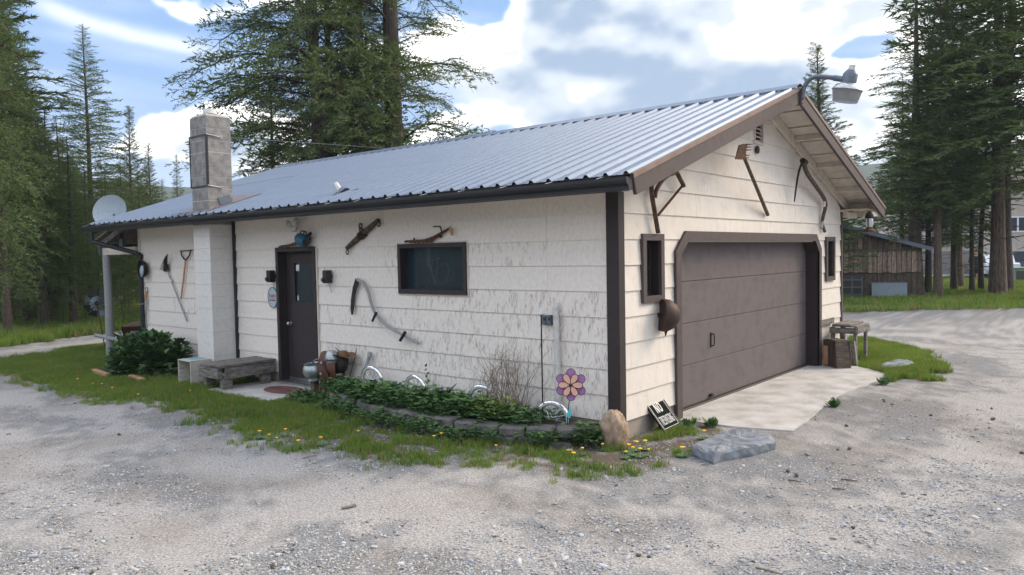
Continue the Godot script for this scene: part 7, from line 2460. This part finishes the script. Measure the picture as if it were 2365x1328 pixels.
func make_grass():
	var n2 = noise(101, 0.6, FastNoiseLite.TYPE_SIMPLEX_SMOOTH, 3)
	var sets = [
		["lawn_grass", "short green lawn grass along the white garage wall", tuft(10, 0.075, 0.0032, 0.05, 111), [-2.6, 1.4, -15.6, 1.1], 42000, Color(0.20, 0.30, 0.045), Color(0.13, 0.225, 0.04)],
		["patch_grass", "bright grass patch at the end of the concrete apron", tuft(10, 0.10, 0.004, 0.05, 112), [5.0, 10.8, -0.9, 2.2], 9000, Color(0.20, 0.30, 0.045), Color(0.13, 0.225, 0.04)],
		["road_grass", "rough grass under the pines across the gravel road", tuft(10, 0.16, 0.012, 0.14, 113), [16, 46, -8, 10], 16000, Color(0.20, 0.30, 0.045), Color(0.13, 0.225, 0.04)],
		["wood_grass", "tall sunlit grass along the edge of the wood", tuft(10, 0.24, 0.010, 0.12, 114), [-6, 14, -30, -16.5], 20000, Color(0.20, 0.30, 0.045), Color(0.13, 0.225, 0.04)]]
	for s in sets:
		rng.seed = 200 + s[4]
		var spots = []
		var cols = []
		var tries = 0
		while spots.size() < s[4] and tries < s[4] * 6:
			tries += 1
			var x = rr(s[3][0], s[3][1])
			var z = rr(s[3][2], s[3][3])
			if rng.randf() > grass_at(x, z): continue
			if s[0] == "lawn_grass" and (x > 0.0 and z < 0.05 and z > -11.2): continue
			if s[0] == "lawn_grass" and x > -1.06 and z < -5.05 and z > -6.75: continue
			if s[0] == "patch_grass" and Geometry2D.is_point_in_polygon(Vector2(x, z), apron): continue
			var q = n2.get_noise_2d(x, z)
			var k = rr(0.55, 1.25) * (1.0 + 0.5 * q)
			var b = Basis(Vector3.UP, rr(0, TAU)).scaled(Vector3(rr(0.8, 1.2), k, rr(0.8, 1.2)))
			spots.append(Transform3D(b, Vector3(x, height_at(x, z) - 0.004, z)))
			var c = s[5].lerp(s[6], clampf(0.5 + q + rr(-0.25, 0.25), 0, 1))
			if rng.randf() < 0.16: c = Color(0.32, 0.27, 0.14)
			cols.append(c)
		scatter(s[2], M.grass, s[0], s[1], "grass", spots, cols)
	# dandelions
	var first = null
	for q in [[1452, 1040], [1470, 1035], [1490, 1033], [1446, 1052], [1462, 1046], [1498, 1046], [1478, 1050], [1392, 1034], [1345, 1045], [1312, 1048], [1325, 1060], [1146, 1036], [1020, 1013], [1003, 1017], [828, 1002], [640, 1018], [622, 1010], [690, 1030], [660, 1000], [236, 890], [440, 905], [215, 888], [1575, 1048], [1626, 1008], [1778, 1024], [742, 1022], [600, 1006], [260, 900], [180, 880], [320, 915]]:
		var p = F(q[0], q[1] + 8)
		var lab = "yellow dandelion in the lawn along the gravel edge"
		if q[0] > 1380 and q[0] < 1520: lab = "yellow dandelion in the cluster beside the tan boulder"
		elif q[0] >= 1520: lab = "yellow dandelion beside the long slate slab"
		elif q[0] > 980: lab = "yellow dandelion below the curved block wall"
		elif q[0] < 460: lab = "yellow dandelion on the lawn before the leafy bush"
		if first == null:
			first = thing("dandelion", lab, "flower", Vector3.ZERO, "dandelions in the grass")
			var st = mb(); tube(st, [Vector3(0, -0.01, 0), Vector3(0.004, 0.04, 0), Vector3(0.002, 0.085, 0)], 0.0025, 5); build(st, "stem", M.box_green, first)
			st = mb(); lathe(st, [Vector2(0.004, 0.08), Vector2(0.017, 0.088), Vector2(0.022, 0.096), Vector2(0.018, 0.101), Vector2(0, 0.104)], Transform3D(), 12); build(st, "flower_head", M.yellow, first)
			st = mb(); flat(st)
			for k in 7: leaf_fan(st, Vector3(0, 0.004, 0), Vector3(cos(k * 0.9), 0.25, sin(k * 0.9)).normalized(), 0.08, GREEN[k % 3])
			build(st, "leaves", M.leaves, first)
			first.position = p
		else:
			copy(first, p, rng.randf_range(0, TAU), rng.randf_range(0.75, 1.1), lab)
	# cones fallen from the pines
	first = null
	for q in [[2043, 928], [2060, 935], [1955, 985], [1935, 1040], [1962, 1038], [2040, 925], [2293, 970], [2285, 990], [2150, 960], [2360, 1048], [1820, 1090], [1840, 1100], [2290, 945], [1475, 1285], [580, 1012], [640, 1035], [275, 1005]]:
		var p = F(q[0], q[1])
		if first == null:
			first = thing("pine_cone", "dark fallen pine cone lying on the gravel yard", "pine cone", Vector3.ZERO, "pine cones on the gravel")
			var st = mb(); rock(st, Vector3(0, 0.010, 0), 0.012, Vector3(1.7, 0.9, 0.95), 31, 0.5, 8); build(st, "cone", M.twig, first)
			for k in 5:
				st = mb(); ring(st, Vector3(-0.014 + k * 0.007, 0.010, 0), Vector3(1, 0, 0), 0.0095 - 0.0012 * absf(k - 2), 0.0025, 9, 4); build(st, "scale_ring", M.twig, first)
			first.position = p
		else:
			copy(first, p, rng.randf_range(0, TAU), rng.randf_range(0.7, 1.3))
	var t = thing("wood_chip", "pale splinter of wood lying on the gravel yard", "wood chip", F(806, 1170))
	var st = mb(); bar(st, F(790, 1174, 0.012), F(822, 1166, 0.016), 0.035, 0.012, 0.004); build(st, "splinter", M.grey_wood, t)
	# fallen twigs and weeds at the edge of the apron
	for q in [[1820, 1108, 1850, 1113, "thin dark twig on the gravel before the slate slab"], [1942, 1107, 1982, 1111, "straight thin stick lying on the open gravel"], [1922, 1128, 1952, 1131, "short dark stick lying on the open gravel"], [1745, 1310, 1808, 1326, "long pale stick lying on dusty gravel"], [700, 1058, 735, 1050, "pale twig lying at the lawn edge"]]:
		t = thing("fallen_stick", q[4], "stick", F(q[0], q[1]), "sticks on the gravel")
		st = mb(); tube(st, [F(q[0], q[1], 0.008), F((q[0] + q[2]) * 0.5, (q[1] + q[3]) * 0.5 - 1.0, 0.014), F(q[2], q[3], 0.008)], [0.006, 0.007, 0.004], 5); build(st, "stick", M.dry_twig if q[0] < 1000 or q[1] > 1200 else M.twig, t)
	for q in [[1926, 940, "small green weed with yellow bud at the apron edge", 9], [2040, 888, "flat green weed clump where apron meets gravel", 10], [1640, 985, "green weed tuft behind the long slate slab", 8], [1590, 985, "leafy weed in the dirt beside the warning sign", 9]]:
		t = thing("yard_weed", q[2], "weed", F(q[0], q[1]))
		rng.seed = int(q[0])
		st = mb(); flat(st)
		for k in q[3] * 3: leaf_fan(st, F(q[0], q[1]) + Vector3(rng.randf_range(-0.05, 0.05), 0.0, rng.randf_range(-0.05, 0.05)), Vector3(rng.randf_range(-1, 1), rng.randf_range(0.3, 1.4), rng.randf_range(-1, 1)).normalized(), rng.randf_range(0.06, 0.14), GREEN[k % 3])
		build(st, "leaves", M.leaves, t)
